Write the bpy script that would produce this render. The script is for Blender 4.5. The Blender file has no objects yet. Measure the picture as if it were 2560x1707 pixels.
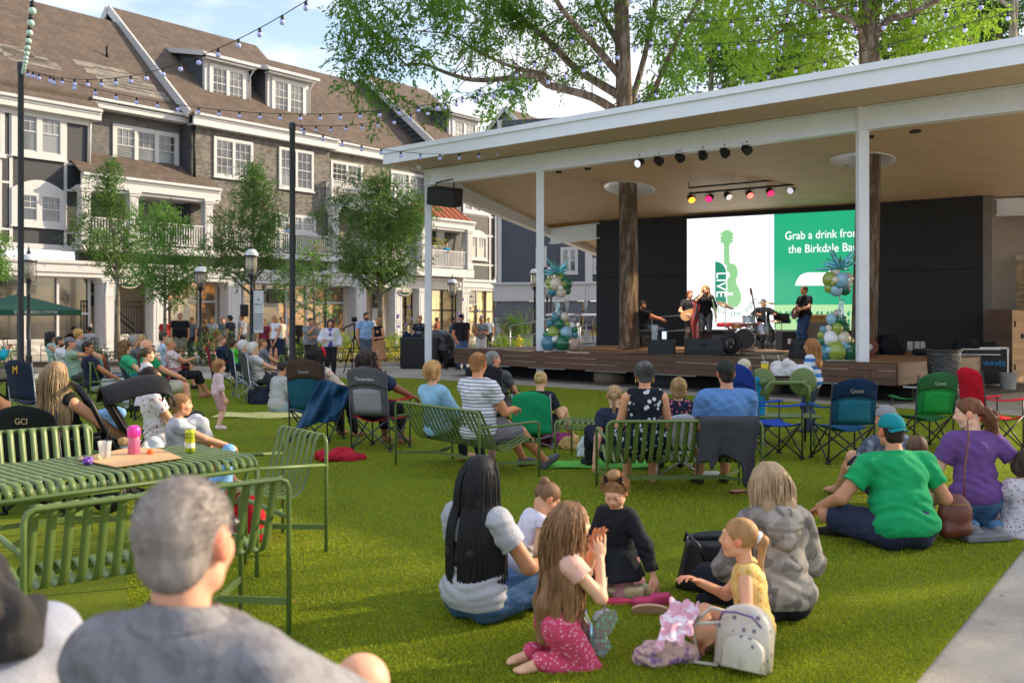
import bpy, math, random, numpy as np
from mathutils import Vector, Matrix
R=math.radians; PI=math.pi; sin=math.sin; cos=math.cos
rnd=random.Random(7)
SC=bpy.context.scene; COL=SC.collection
# ---------------- camera (level, small vertical lens shift) ----------------
F=2400.0; CX=1280.0; HY=795.0; CH=1.62     # focal length in photo pixels, centre column, horizon row, eye height
cam=bpy.data.cameras.new('camera'); camo=bpy.data.objects.new('camera',cam); COL.objects.link(camo)
cam.sensor_width=36; cam.lens=36*F/2560; cam.shift_y=-(853.5-HY)/2560; cam.clip_end=3000; cam.clip_start=.05
camo.location=(0,0,CH); camo.rotation_euler=(R(90),0,0); SC.camera=camo
cam.dof.use_dof=True; cam.dof.focus_distance=10; cam.dof.aperture_fstop=3.0
# ---------------- world ----------------
SUN_AZ=R(20); SUN_EL=R(24)               # azimuth from +X towards +Y
W=bpy.data.worlds.new('World'); SC.world=W; W.use_nodes=True
nt=W.node_tree; nt.nodes.clear()
def nd(nt,t,**k):
    n=nt.nodes.new(t)
    for a,b in k.items(): setattr(n,a,b)
    return n
def lk(nt,a,b): nt.links.new(a,b)
sky=nd(nt,'ShaderNodeTexSky',sky_type='NISHITA'); sky.sun_disc=False; sky.sun_elevation=SUN_EL
sky.sun_rotation=R(90)-SUN_AZ; sky.air_density=1.0; sky.dust_density=1.2; sky.ozone_density=1.5
tc=nd(nt,'ShaderNodeTexCoord'); mp=nd(nt,'ShaderNodeMapping'); mp.inputs['Scale'].default_value=(1.2,1.2,3.4)
mp.inputs['Location'].default_value=(.3,.15,.1)
nz=nd(nt,'ShaderNodeTexNoise'); nz.inputs['Scale'].default_value=3.2; nz.inputs['Detail'].default_value=9; nz.inputs['Roughness'].default_value=.56
cr=nd(nt,'ShaderNodeValToRGB'); cr.color_ramp.elements[0].position=.42; cr.color_ramp.elements[1].position=.60
cr.color_ramp.elements[0].color=(.15,.15,.15,1)
mx=nd(nt,'ShaderNodeMixRGB'); mx.inputs[2].default_value=(4.5,4.5,4.75,1)
hs=nd(nt,'ShaderNodeHueSaturation'); hs.inputs['Saturation'].default_value=1.0; hs.inputs['Value'].default_value=1.05
bg=nd(nt,'ShaderNodeBackground'); bg.inputs[1].default_value=.15; ow=nd(nt,'ShaderNodeOutputWorld')
lk(nt,tc.outputs['Generated'],mp.inputs[0]); lk(nt,mp.outputs[0],nz.inputs['Vector']); lk(nt,nz.outputs['Fac'],cr.inputs[0])
lk(nt,cr.outputs[0],mx.inputs[0]); lk(nt,sky.outputs[0],hs.inputs['Color']); lk(nt,hs.outputs[0],mx.inputs[1]); lk(nt,mx.outputs[0],bg.inputs[0]); lk(nt,bg.outputs[0],ow.inputs[0])
# ---------------- sun ----------------
sl=bpy.data.lights.new('sun','SUN'); sl.energy=3.8; sl.angle=R(.8); sl.color=(1,.80,.55)
so=bpy.data.objects.new('sun',sl); COL.objects.link(so)
sd=Vector((cos(SUN_EL)*cos(SUN_AZ),cos(SUN_EL)*sin(SUN_AZ),sin(SUN_EL)))
so.rotation_euler=sd.to_track_quat('Z','Y').to_euler(); so.location=sd*60
SC.view_settings.view_transform='Standard'; SC.view_settings.look='None'; SC.view_settings.gamma=1; SC.view_settings.exposure=.93
SC.cycles.max_bounces=6; SC.cycles.transparent_max_bounces=12; SC.cycles.caustics_reflective=False; SC.cycles.caustics_refractive=False
SC.cycles.use_denoising=True
# ---------------- pixel helpers (a photo pixel + a real depth -> a point) ----------------
def at(px,py,Y): return Vector(((px-CX)/F*Y, Y, CH-(py-HY)/F*Y))
def gp(px,py,z=0.0):
    Y=(CH-z)*F/(py-HY); return Vector(((px-CX)/F*Y,Y,z))
# ---------------- materials ----------------
def lin(h):
    if not isinstance(h,str): return tuple(h)[:3]
    o=[]
    for i in (0,2,4):
        c=int(h[i:i+2],16)/255; o.append(c/12.92 if c<=.04045 else ((c+.055)/1.055)**2.4)
    return tuple(o)
MATS={}
def mat(name,col='808080',rough=.65,metal=0,var=.12,vs=6,bump=0,bs=50,spec=.4,pat=None,col2=None,ps=10,emit=0,alpha=1,trans=0,sss=0,stretch=(1,1,1),sheen=0,pdir=(0,0,1),translu=0,coat=0,bd=.01):
    if name in MATS: return MATS[name]
    m=bpy.data.materials.new(name); MATS[name]=m; m.use_nodes=True; t=m.node_tree; t.nodes.clear()
    o=nd(t,'ShaderNodeOutputMaterial'); b=nd(t,'ShaderNodeBsdfPrincipled')
    b.inputs['Roughness'].default_value=rough; b.inputs['Metallic'].default_value=metal; b.inputs['Specular IOR Level'].default_value=spec
    b.inputs['Alpha'].default_value=alpha; b.inputs['Transmission Weight'].default_value=trans; b.inputs['Coat Weight'].default_value=coat
    if sheen: b.inputs['Sheen Weight'].default_value=sheen
    if sss: b.inputs['Subsurface Weight'].default_value=sss; b.inputs['Subsurface Radius'].default_value=(1,.35,.2); b.inputs['Subsurface Scale'].default_value=.012
    c=nd(t,'ShaderNodeTexCoord'); mpn=nd(t,'ShaderNodeMapping'); mpn.inputs['Scale'].default_value=stretch; lk(t,c.outputs['Object'],mpn.inputs[0]); vec=mpn.outputs[0]
    base=lin(col) if col!='attr' else None
    if base is None:
        a=nd(t,'ShaderNodeAttribute',attribute_name='Col'); cur=a.outputs['Color']
    else:
        rg=nd(t,'ShaderNodeRGB'); rg.outputs[0].default_value=(*base,1); cur=rg.outputs[0]
    c2=lin(col2) if col2 else (0,0,0)
    def mix(fac,a,bcol):
        x=nd(t,'ShaderNodeMixRGB'); lk(t,fac,x.inputs[0]); lk(t,a,x.inputs[1])
        if isinstance(bcol,tuple): x.inputs[2].default_value=(*bcol,1)
        else: lk(t,bcol,x.inputs[2])
        return x.outputs[0]
    def ramp(src,p0,p1,inv=False):
        r=nd(t,'ShaderNodeValToRGB'); r.color_ramp.elements[0].position=p0; r.color_ramp.elements[1].position=p1
        if inv: r.color_ramp.elements[0].color=(1,1,1,1); r.color_ramp.elements[1].color=(0,0,0,1)
        lk(t,src,r.inputs[0]); return r.outputs[0]
    def noise(sc,det=4,ro=.55,v=None,dist=0):
        n=nd(t,'ShaderNodeTexNoise'); n.inputs['Scale'].default_value=sc; n.inputs['Detail'].default_value=det; n.inputs['Roughness'].default_value=ro; n.inputs['Distortion'].default_value=dist
        lk(t,v or vec,n.inputs['Vector']); return n.outputs['Fac']
    if pat=='stripe':
        w=nd(t,'ShaderNodeTexWave',bands_direction={0:'X',1:'Y',2:'Z'}[max(range(3),key=lambda i:pdir[i])]); w.inputs['Scale'].default_value=ps; w.inputs['Distortion'].default_value=.3; w.inputs['Detail'].default_value=0
        lk(t,vec,w.inputs['Vector']); cur=mix(ramp(w.outputs['Fac'],.84,.92),cur,c2)
    if pat=='band':
        w=nd(t,'ShaderNodeTexWave',bands_direction='Z'); w.inputs['Scale'].default_value=ps; w.inputs['Distortion'].default_value=.2; w.inputs['Detail'].default_value=0
        lk(t,vec,w.inputs['Vector']); cur=mix(ramp(w.outputs['Fac'],.48,.54),cur,c2)
    if pat in('floral','dots'):
        v=nd(t,'ShaderNodeTexVoronoi'); v.inputs['Scale'].default_value=ps; v.inputs['Randomness'].default_value=1 if pat=='floral' else .45; lk(t,vec,v.inputs['Vector'])
        cur=mix(ramp(v.outputs['Distance'],.26 if pat=='floral' else .16,.34 if pat=='floral' else .2,True),cur,c2)
    if pat=='camo':
        cur=mix(ramp(noise(ps,1,.3),.5,.53),cur,c2); cur=mix(ramp(noise(ps*1.3,1,.3,None,.6),.56,.58),cur,tuple(x*.62+.0 for x in base))
    if pat=='siding' or pat=='shingle' or pat=='brick' or pat=='roof' or pat=='plank':
        bt=nd(t,'ShaderNodeTexBrick'); 
        if pat=='siding': bw,bh,off,mort=40,.16,0,.012
        elif pat=='shingle': bw,bh,off,mort=.20,.17,.5,.008
        elif pat=='brick': bw,bh,off,mort=.24,.085,.5,.008
        elif pat=='roof': bw,bh,off,mort=.30,.15,.5,.008
        else: bw,bh,off,mort=2.1,.14,.37,.004
        bt.inputs['Scale'].default_value=1; bt.offset=off; bt.inputs['Brick Width'].default_value=bw*ps; bt.inputs['Row Height'].default_value=bh*ps; bt.inputs['Mortar Size'].default_value=mort*ps*.8; bt.inputs['Mortar Smooth'].default_value=.3
        k=.16 if pat in('roof','shingle') else .10
        if pat=='brick': k=.35
        if pat=='plank': k=.05 if name=='soffit_wood' else .16
        if pat=='siding': k=.02
        bt.inputs['Color1'].default_value=(*[x*(1-k) for x in base],1); bt.inputs['Color2'].default_value=(*[min(1,x*(1+k)) for x in base],1); bt.inputs['Mortar'].default_value=(*(c2 if col2 else tuple(x*.45 for x in base)),1)
        sx=nd(t,'ShaderNodeSeparateXYZ'); cx=nd(t,'ShaderNodeCombineXYZ'); lk(t,vec,sx.inputs[0])
        ax=nd(t,'ShaderNodeMath',operation='ADD'); lk(t,sx.outputs[0],ax.inputs[0]); lk(t,sx.outputs[1],ax.inputs[1])
        if pat=='plank': lk(t,sx.outputs[0],cx.inputs[0]); lk(t,sx.outputs[1 if pdir[2]==0 else 2],cx.inputs[1])
        else: lk(t,(ax.outputs[0] if pdir[2]==2 else sx.outputs[0] if pdir[2]==1 else sx.outputs[1]),cx.inputs[0]); lk(t,sx.outputs[2],cx.inputs[1])
        lk(t,cx.outputs[0],bt.inputs['Vector']); cur=bt.outputs['Color']; bfac=bt.outputs['Fac']
    if pat=='blind':
        w=nd(t,'ShaderNodeTexWave',bands_direction='Z'); w.inputs['Scale'].default_value=ps; w.inputs['Distortion'].default_value=0
        lk(t,vec,w.inputs['Vector']); cur=mix(ramp(w.outputs['Fac'],.35,.65),cur,c2)
        cur=mix(ramp(noise(.35,3),.45,.6),cur,tuple(x*.12 for x in base))
    if pat=='wood':
        w=noise(ps,6,.6,None,.4); cur=mix(ramp(w,.35,.7),cur,c2)
    if pat=='blotch': cur=mix(ramp(noise(ps,5,.6),.48,.6),cur,c2)
    if var:
        n=noise(vs,5,.6); mr=nd(t,'ShaderNodeMapRange'); mr.inputs[1].default_value=.3; mr.inputs[2].default_value=.7; mr.inputs[3].default_value=1-var; mr.inputs[4].default_value=1+var; lk(t,n,mr.inputs[0])
        hv=nd(t,'ShaderNodeHueSaturation'); lk(t,mr.outputs[0],hv.inputs['Value']); lk(t,cur,hv.inputs['Color']); cur=hv.outputs[0]
    lk(t,cur,b.inputs['Base Color'])
    if bump or pat in('siding','shingle','brick','roof','plank'):
        bp=nd(t,'ShaderNodeBump'); bp.inputs['Strength'].default_value=bump or .4; bp.inputs['Distance'].default_value=bd
        hgt=noise(bs,4,.6)
        if pat in('siding','shingle','brick','roof','plank'):
            ad=nd(t,'ShaderNodeMath',operation='SUBTRACT'); lk(t,hgt,ad.inputs[0]); lk(t,bfac,ad.inputs[1]); hgt=ad.outputs[0]
        lk(t,hgt,bp.inputs['Height']); lk(t,bp.outputs[0],b.inputs['Normal'])
    if emit:
        lk(t,cur,b.inputs['Emission Color']); b.inputs['Emission Strength'].default_value=emit
    out=b.outputs[0]
    if translu:
        tr=nd(t,'ShaderNodeBsdfTranslucent'); lk(t,cur,tr.inputs['Color']); ms=nd(t,'ShaderNodeMixShader'); ms.inputs[0].default_value=translu
        lk(t,out,ms.inputs[1]); lk(t,tr.outputs[0],ms.inputs[2]); out=ms.outputs[0]
    lk(t,out,o.inputs[0]); return m
# ---------------- mesh builder ----------------
class MB:
    def __init__(s): s.v=[]; s.f=[]; s.m=[]; s.sm=[]; s.cm=0; s.M=None
    def add(s,vs,fs,smooth=False):
        n=len(s.v)
        if s.M is not None: vs=[s.M@Vector(v) for v in vs]
        s.v.extend([tuple(v) for v in vs])
        for f in fs: s.f.append(tuple(i+n for i in f)); s.m.append(s.cm); s.sm.append(smooth)
        return s
    def box(s,c,d,rot=None,bev=0):
        x,y,z=d[0]/2,d[1]/2,d[2]/2
        if bev:
            b=min(bev,x*.9,y*.9,z*.9); vs=[];
            # chamfered box: 24 verts
            idx={}
            for sx in(-1,1):
                for sy in(-1,1):
                    for sz in(-1,1):
                        for a in range(3):
                            q=[sx*x,sy*y,sz*z]; 
                            for k in range(3):
                                if k!=a: q[k]-= (sx,sy,sz)[k]*b
                            idx[(sx,sy,sz,a)]=len(vs); vs.append(q)
            fs=[]
            for a in range(3):
                o=[k for k in range(3) if k!=a]
                for sg in(-1,1):
                    q=[]
                    for (p1,p2) in((-1,-1),(1,-1),(1,1),(-1,1)):
                        t=[0,0,0]; t[a]=sg; t[o[0]]=p1; t[o[1]]=p2; q.append(idx[(*t,a)])
                    if (sg>0)==(a==1): q=q[::-1]
                    fs.append(q)
            for a in range(3):
                o=[k for k in range(3) if k!=a]
                for p1 in(-1,1):
                    for p2 in(-1,1):
                        t0=[0,0,0]; t0[o[0]]=p1; t0[o[1]]=p2; t1=list(t0); t0[a]=-1; t1[a]=1
                        fs.append([idx[(*t0,o[0])],idx[(*t1,o[0])],idx[(*t1,o[1])],idx[(*t0,o[1])]])
            for sx in(-1,1):
                for sy in(-1,1):
                    for sz in(-1,1): fs.append([idx[(sx,sy,sz,0)],idx[(sx,sy,sz,1)],idx[(sx,sy,sz,2)]])
        else:
            vs=[(-x,-y,-z),(x,-y,-z),(x,y,-z),(-x,y,-z),(-x,-y,z),(x,-y,z),(x,y,z),(-x,y,z)]
            fs=[(0,3,2,1),(4,5,6,7),(0,1,5,4),(1,2,6,5),(2,3,7,6),(3,0,4,7)]
        M=Matrix.Translation(Vector(c))
        if rot is not None: M=M@(rot.to_4x4() if isinstance(rot,Matrix) else Matrix.Rotation(rot,4,'Z'))
        return s.add([M@Vector(v) for v in vs],fs)
    def bx(s,x0,x1,y0,y1,z0,z1,bev=0): return s.box(((x0+x1)/2,(y0+y1)/2,(z0+z1)/2),(abs(x1-x0),abs(y1-y0),abs(z1-z0)),None,bev)
    def beam(s,a,b,w,h,up=(0,0,1),bev=0):
        a=Vector(a); b=Vector(b); d=b-a; L=d.length
        if L<1e-6: return s
        x=d/L; u=Vector(up); y=u.cross(x)
        if y.length<1e-4: y=Vector((0,1,0)).cross(x)
        y.normalize(); z=x.cross(y); M=Matrix((x,y,z)).transposed()
        return s.box((a+b)/2,(L,w,h),M,bev)
    def tube(s,pts,r,n=8,cap=True,closed=False,flat=None):
        pts=[Vector(p) for p in pts]; N=len(pts); vs=[]; fs=[]
        rr=list(r) if hasattr(r,'__len__') else [r]*N
        up=None
        for i,p in enumerate(pts):
            if closed: t=pts[(i+1)%N]-pts[i-1]
            else: t=(pts[min(i+1,N-1)]-pts[max(i-1,0)])
            if t.length<1e-9: t=Vector((0,0,1))
            t.normalize()
            if up is None:
                up=Vector((0,0,1)) if abs(t.z)<.9 else Vector((0,1,0))
            a=(up-t*up.dot(t)); 
            if a.length<1e-5: a=t.orthogonal()
            a.normalize(); b=t.cross(a); up=a
            for k in range(n):
                th=2*PI*k/n; q=a*cos(th)*(flat or 1)+b*sin(th); vs.append(p+q*rr[i])
        for i in range(N if closed else N-1):
            for k in range(n):
                j=(i+1)%N; fs.append((i*n+k,i*n+(k+1)%n,j*n+(k+1)%n,j*n+k))
        if cap and not closed:
            fs.append(tuple(range(n))[::-1]); fs.append(tuple((N-1)*n+k for k in range(n)))
        return s.add(vs,fs,True)
    def lathe(s,prof,c=(0,0,0),n=16,axis=None,cap=True):
        c=Vector(c); vs=[]; fs=[]; M=Matrix.Identity(3)
        if axis is not None: M=Vector(axis).to_track_quat('Z','Y').to_matrix()
        for r,z in prof:
            for k in range(n): vs.append(c+M@Vector((r*cos(2*PI*k/n),r*sin(2*PI*k/n),z)))
        for i in range(len(prof)-1):
            for k in range(n): fs.append((i*n+k,i*n+(k+1)%n,(i+1)*n+(k+1)%n,(i+1)*n+k))
        if cap:
            fs.append(tuple(range(n))[::-1]); fs.append(tuple((len(prof)-1)*n+k for k in range(n)))
        return s.add(vs,fs,True)
    def ball(s,c,r,n=12,sq=(1,1,1)):
        m=max(4,n//2); prof=[(max(1e-4,sin(PI*i/m))*1,-cos(PI*i/m)) for i in range(m+1)]; c=Vector(c); vs=[];fs=[]
        for a,z in prof:
            for k in range(n): vs.append(c+Vector((r*a*cos(2*PI*k/n)*sq[0],r*a*sin(2*PI*k/n)*sq[1],r*z*sq[2])))
        for i in range(m):
            for k in range(n): fs.append((i*n+k,i*n+(k+1)%n,(i+1)*n+(k+1)%n,(i+1)*n+k))
        return s.add(vs,fs,True)
    def poly(s,pts,th,nrm=None):
        """extrude planar polygon by th along its normal"""
        p=[Vector(q) for q in pts]; n=Vector(nrm) if nrm is not None else (p[1]-p[0]).cross(p[2]-p[0]).normalized()
        N=len(p); vs=p+[q+n*th for q in p]; fs=[tuple(range(N))[::-1],tuple(range(N,2*N))]+[(i,(i+1)%N,N+(i+1)%N,N+i) for i in range(N)]
        return s.add(vs,fs)
    def quad(s,*p): return s.add(p,[tuple(range(len(p)))])
    def sheet(s,fn,nu,nv,th=.004,smooth=True):
        g=[[Vector(fn(i/nu,j/nv)) for j in range(nv+1)] for i in range(nu+1)]; vs=[];fs=[]
        nr=[[None]*(nv+1) for _ in range(nu+1)]
        for i in range(nu+1):
            for j in range(nv+1):
                a=g[min(i+1,nu)][j]-g[max(i-1,0)][j]; b=g[i][min(j+1,nv)]-g[i][max(j-1,0)]; q=a.cross(b); nr[i][j]=q.normalized() if q.length>1e-9 else Vector((0,0,1))
        for sg in(1,-1):
            for i in range(nu+1):
                for j in range(nv+1): vs.append(g[i][j]+nr[i][j]*th*.5*sg)
        K=(nu+1)*(nv+1); id=lambda i,j:i*(nv+1)+j
        for i in range(nu):
            for j in range(nv):
                q=(id(i,j),id(i+1,j),id(i+1,j+1),id(i,j+1)); fs.append(q); fs.append(tuple(K+x for x in q[::-1]))
        bd=[(id(i,0),id(i+1,0)) for i in range(nu)]+[(id(nu,j),id(nu,j+1)) for j in range(nv)]+[(id(i+1,nv),id(i,nv)) for i in range(nu)]+[(id(0,j+1),id(0,j)) for j in range(nv)]
        for a,b in bd: fs.append((b,a,K+a,K+b))
        return s.add(vs,fs,smooth)
    def build(s,name,mats,parent=None,loc=None):
        me=bpy.data.meshes.new(name); me.from_pydata(s.v,[],s.f)
        if not isinstance(mats,(list,tuple)): mats=[mats]
        for m in mats: me.materials.append(m)
        if len(mats)>1: me.polygons.foreach_set('material_index',s.m)
        me.polygons.foreach_set('use_smooth',s.sm); me.update()
        return link(name,me,parent,loc)
def link(name,me,parent=None,loc=None):
    o=bpy.data.objects.new(name,me); COL.objects.link(o)
    if parent is not None: o.parent=parent
    if loc is not None: o.location=loc
    return o
def tag(o,label=None,cat=None,group=None,kind=None):
    if label: o['label']=label
    if cat: o['category']=cat
    if group: o['group']=group
    if kind: o['kind']=kind
    return o
def T(name,label,cat,loc=(0,0,0),rz=0,group=None):
    o=bpy.data.objects.new(name,None); COL.objects.link(o); o.empty_display_size=.1
    o.location=loc; o.rotation_euler=(0,0,rz); return tag(o,label,cat,group)
def S(o,kind='structure'): o['kind']=kind; return o
def copy_tree(o,parent=None):
    c=o.copy(); COL.objects.link(c); c.parent=parent
    for ch in o.children: copy_tree(ch,c)
    return c
def text_mesh(txt,size,depth=.004,align='CENTER',space=1.0):
    cu=bpy.data.curves.new('txt','FONT'); cu.body=txt; cu.size=size; cu.extrude=depth; cu.align_x=align; cu.align_y='CENTER'; cu.space_character=space; cu.resolution_u=3
    ob=bpy.data.objects.new('txt',cu); COL.objects.link(ob); dg=bpy.context.evaluated_depsgraph_get(); dg.update()
    me=bpy.data.meshes.new_from_object(ob.evaluated_get(dg)); bpy.data.objects.remove(ob); bpy.data.curves.remove(cu); return me
def text(name,txt,size,m,parent,M,depth=.004,align='CENTER',bold=0,sx=1.0):
    me=text_mesh(txt,size,depth,align); me.transform(M@Matrix.Diagonal((sx,1,1,1))); me.materials.clear(); me.materials.append(m); return link(name,me,parent)
def np_mesh(name,V,Fq,m,parent=None,smooth=True,col=None):
    me=bpy.data.meshes.new(name); V=np.asarray(V,np.float32); Fq=np.asarray(Fq,np.int32); n=len(Fq); k=Fq.shape[1]
    me.vertices.add(len(V)); me.vertices.foreach_set('co',V.ravel()); me.loops.add(n*k); me.loops.foreach_set('vertex_index',Fq.ravel())
    me.polygons.add(n); me.polygons.foreach_set('loop_start',np.arange(0,n*k,k,dtype=np.int32)); me.polygons.foreach_set('loop_total',np.full(n,k,np.int32))
    me.update(calc_edges=True); me.polygons.foreach_set('use_smooth',np.full(n,smooth))
    if col is not None:
        a=me.color_attributes.new('Col','FLOAT_COLOR','POINT'); c=np.ones((len(V),4),np.float32); c[:,:3]=col; a.data.foreach_set('color',c.ravel())
    for q in (m if isinstance(m,(list,tuple)) else [m]): me.materials.append(q)
    return link(name,me,parent)
# ================= SETTING: GROUND =================
def turfmat():
    m=bpy.data.materials.new('turf'); m.use_nodes=True; t=m.node_tree; b=t.nodes['Principled BSDF']; c=nd(t,'ShaderNodeTexCoord')
    def N(sc,d=5,r=.6):
        n=nd(t,'ShaderNodeTexNoise'); n.inputs['Scale'].default_value=sc; n.inputs['Detail'].default_value=d; n.inputs['Roughness'].default_value=r; lk(t,c.outputs['Object'],n.inputs['Vector']); return n.outputs['Fac']
    r=nd(t,'ShaderNodeValToRGB'); e=r.color_ramp.elements; e[0].position=.36; e[0].color=(.07,.105,.008,1); e[1].position=.6; e[1].color=(.21,.27,.014,1); lk(t,N(75,6,.7),r.inputs[0])
    r2=nd(t,'ShaderNodeMapRange'); r2.inputs[1].default_value=.3; r2.inputs[2].default_value=.7; r2.inputs[3].default_value=.8; r2.inputs[4].default_value=1.2; lk(t,N(1.3),r2.inputs[0])
    h=nd(t,'ShaderNodeHueSaturation'); lk(t,r2.outputs[0],h.inputs['Value']); lk(t,r.outputs[0],h.inputs['Color']); lk(t,h.outputs[0],b.inputs['Base Color'])
    b.inputs['Roughness'].default_value=.85; b.inputs['Specular IOR Level'].default_value=.15
    bp=nd(t,'ShaderNodeBump'); bp.inputs['Strength'].default_value=.9; bp.inputs['Distance'].default_value=.02; lk(t,N(90,5,.7),bp.inputs['Height']); lk(t,bp.outputs[0],b.inputs['Normal'])
    return m
conc=mat('concrete','b3aa9e',.88,pat='blotch',ps=1.1,col2='a39a8e',var=.10,vs=30,bump=.5,bs=60)
pave=mat('pavement','aca498',.88,pat='blotch',ps=.9,col2='9b9388',var=.09,vs=45,bump=.6,bs=80)
g=MB().quad((-400,-60,-.012),(400,-60,-.012),(400,700,-.012),(-400,700,-.012)); S(g.build('ground',pave))
TF=[(-26,-4),(-3.0,-2.33),(3.6,6.75),(7.2,11.7),(9.0,15.3),(8.3,16.07),(2.2,21.4),(-2.6,25.9),(-3.4,26.2),(-8,25.6),(-15,25.2),(-30,24.8)]
TM=turfmat(); g=MB().add([(x,y,0) for x,y in TF],[tuple(range(len(TF)))]); S(g.build('lawn',TM))
def inpoly(x,y):
    c=np.zeros(len(x),bool); j=len(TF)-1
    for i in range(len(TF)):
        xi,yi=TF[i]; xj,yj=TF[j]
        with np.errstate(divide='ignore'): c^=((yi>y)!=(yj>y))&(x<(xj-xi)*(y-yi)/((yj-yi) or 1e-9)+xi)
        j=i
    return c
def blades():
    rs=np.random.RandomState(3); PX=[];
    n=640000; d=3.0+24*rs.rand(n)**2.1; tx=(rs.rand(n)*1.12-.40); x=tx*d; y=d
    k=inpoly(x,y); x=x[k];y=y[k];n=len(x)
    h=(.008+.010*rs.rand(n)); a=rs.rand(n)*2*PI; w=.0022*(1+y*.1); lx=(rs.rand(n)-.5)*.022; ly=(rs.rand(n)-.5)*.022
    V=np.zeros((n,3,3),np.float32); V[:,0]=np.stack([x-w*np.cos(a),y-w*np.sin(a),0*x],1); V[:,1]=np.stack([x+w*np.cos(a),y+w*np.sin(a),0*x],1); V[:,2]=np.stack([x+lx,y+ly,h],1)
    m=mat('turf_blade','9ba622',.8,var=.35,vs=45,spec=.25,translu=.25)
    o=np_mesh('grass',V.reshape(-1,3),np.arange(n*3).reshape(-1,3),m,None,False); tag(o,'short green blades of the artificial lawn','grass',kind='stuff')
blades()
# path joints
def darkline(a,b,w=.02):
    a=Vector(a);b=Vector(b);d=(b-a).normalized();n=Vector((-d.y,d.x,0))*w/2; return [a-n,a+n,b+n,b-n]
jm=mat('joint','6f6a62',.9)
g=MB()
for i in range(12):
    x=-12+i*2.4; 
    if x< -3: g.quad(*[p+Vector((0,0,-.006)) for p in darkline((x,26,0),(x+.3,30,0))])
for i in range(8):
    t=i/8*9; p=Vector((-2.2+t,25.4-t*1.02,-.006)); g.quad(*darkline(p,p+Vector((1.35,1.35,0))))
g.quad(*darkline((3.64,6.75,-.006),(9.9,15.3,-.006),.03)); g.quad(*darkline((3.1,4.3,-.006),(6.5,2.2,-.006))); g.quad(*darkline((5.3,7.6,-.006),(8.5,5.6,-.006)))
S(g.build('path',jm))
# ================= BUILDING HELPERS =================
def frame(p,ang):
    p=Vector(p); d=Vector((cos(ang),sin(ang),0)); n=Vector((-sin(ang),cos(ang),0))
    def fp(px,py,w=0.0):
        t=(px-CX)/F; Y=(w-n.x*(-p.x)*-1*-1 if False else (w+n.x*p.x+n.y*p.y))/(n.x*t+n.y)
        X=t*Y; return ((X-p.x)*d.x+(Y-p.y)*d.y, CH+(HY-py)/F*Y)
    return fp
white=mat('white_trim','bfbfc0',.5,var=.05,vs=3,bump=.08,bs=12)
whitesid=mat('white_siding','d4d1cc',.55,pat='siding',ps=.9,pdir=(0,0,1),bump=.35,var=.05)
darkshin=mat('dark_shingle','474b52',.8,pat='shingle',ps=1,bump=.6,var=.15,vs=2)
tanshin=mat('tan_shingle','7f796c',.8,pat='shingle',ps=1,bump=.6,var=.18,vs=2)
greyshin=mat('grey_shingle','6b6a68',.8,pat='shingle',ps=1,bump=.6,var=.15,vs=2)
brickm=mat('painted_brick','706c66',.8,pat='brick',ps=1,bump=.8,var=.18,vs=2)
darkpan=mat('dark_panel','33363b',.55,var=.12,vs=1)
roofm=mat('roof_shingle','5d5148',.9,pat='roof',ps=1.25,bump=.9,var=.13,vs=1.1)
roofpatch=mat('roof_patch','7d776f',.9,pat='roof',ps=1.1,bump=.7,var=.2,vs=1)
glassb=mat('window_blind','9da0a0',.12,pat='blind',ps=4.2,col2='4e5052',var=.25,vs=.7,spec=.8,coat=1)
glassd=mat('window_dark','30343a',.06,var=.5,vs=.8,spec=.9,coat=1)
beige=mat('beige_wall','c4b7a2',.7,var=.06)
blackm=mat('black_metal','1b1c1f',.45,metal=.3,var=.1)
def glowglass(name,c='5a4128',e=.35):
    m=mat(name,c,.08,pat='blotch',ps=1.1,col2='c98a4b',var=.5,vs=1.7,spec=.8,emit=e,coat=1); return m  # warm light of the shop interior painted into the pane as emissive blotches
shopw=glowglass('shop_glass_glow','4a3a2a',.22); shopd=mat('shop_glass_dark','34302c',.08,var=.6,vs=.9,spec=.9,coat=1,emit=.04)  # the dark panes carry a faint painted interior glow too
shopl=mat('shop_glass_light','b09a70',.1,pat='blotch',ps=.9,col2='7a6848',var=.3,spec=.8,emit=.18,coat=1)  # pale panes with interior light put into the glass as a weak glow
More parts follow.
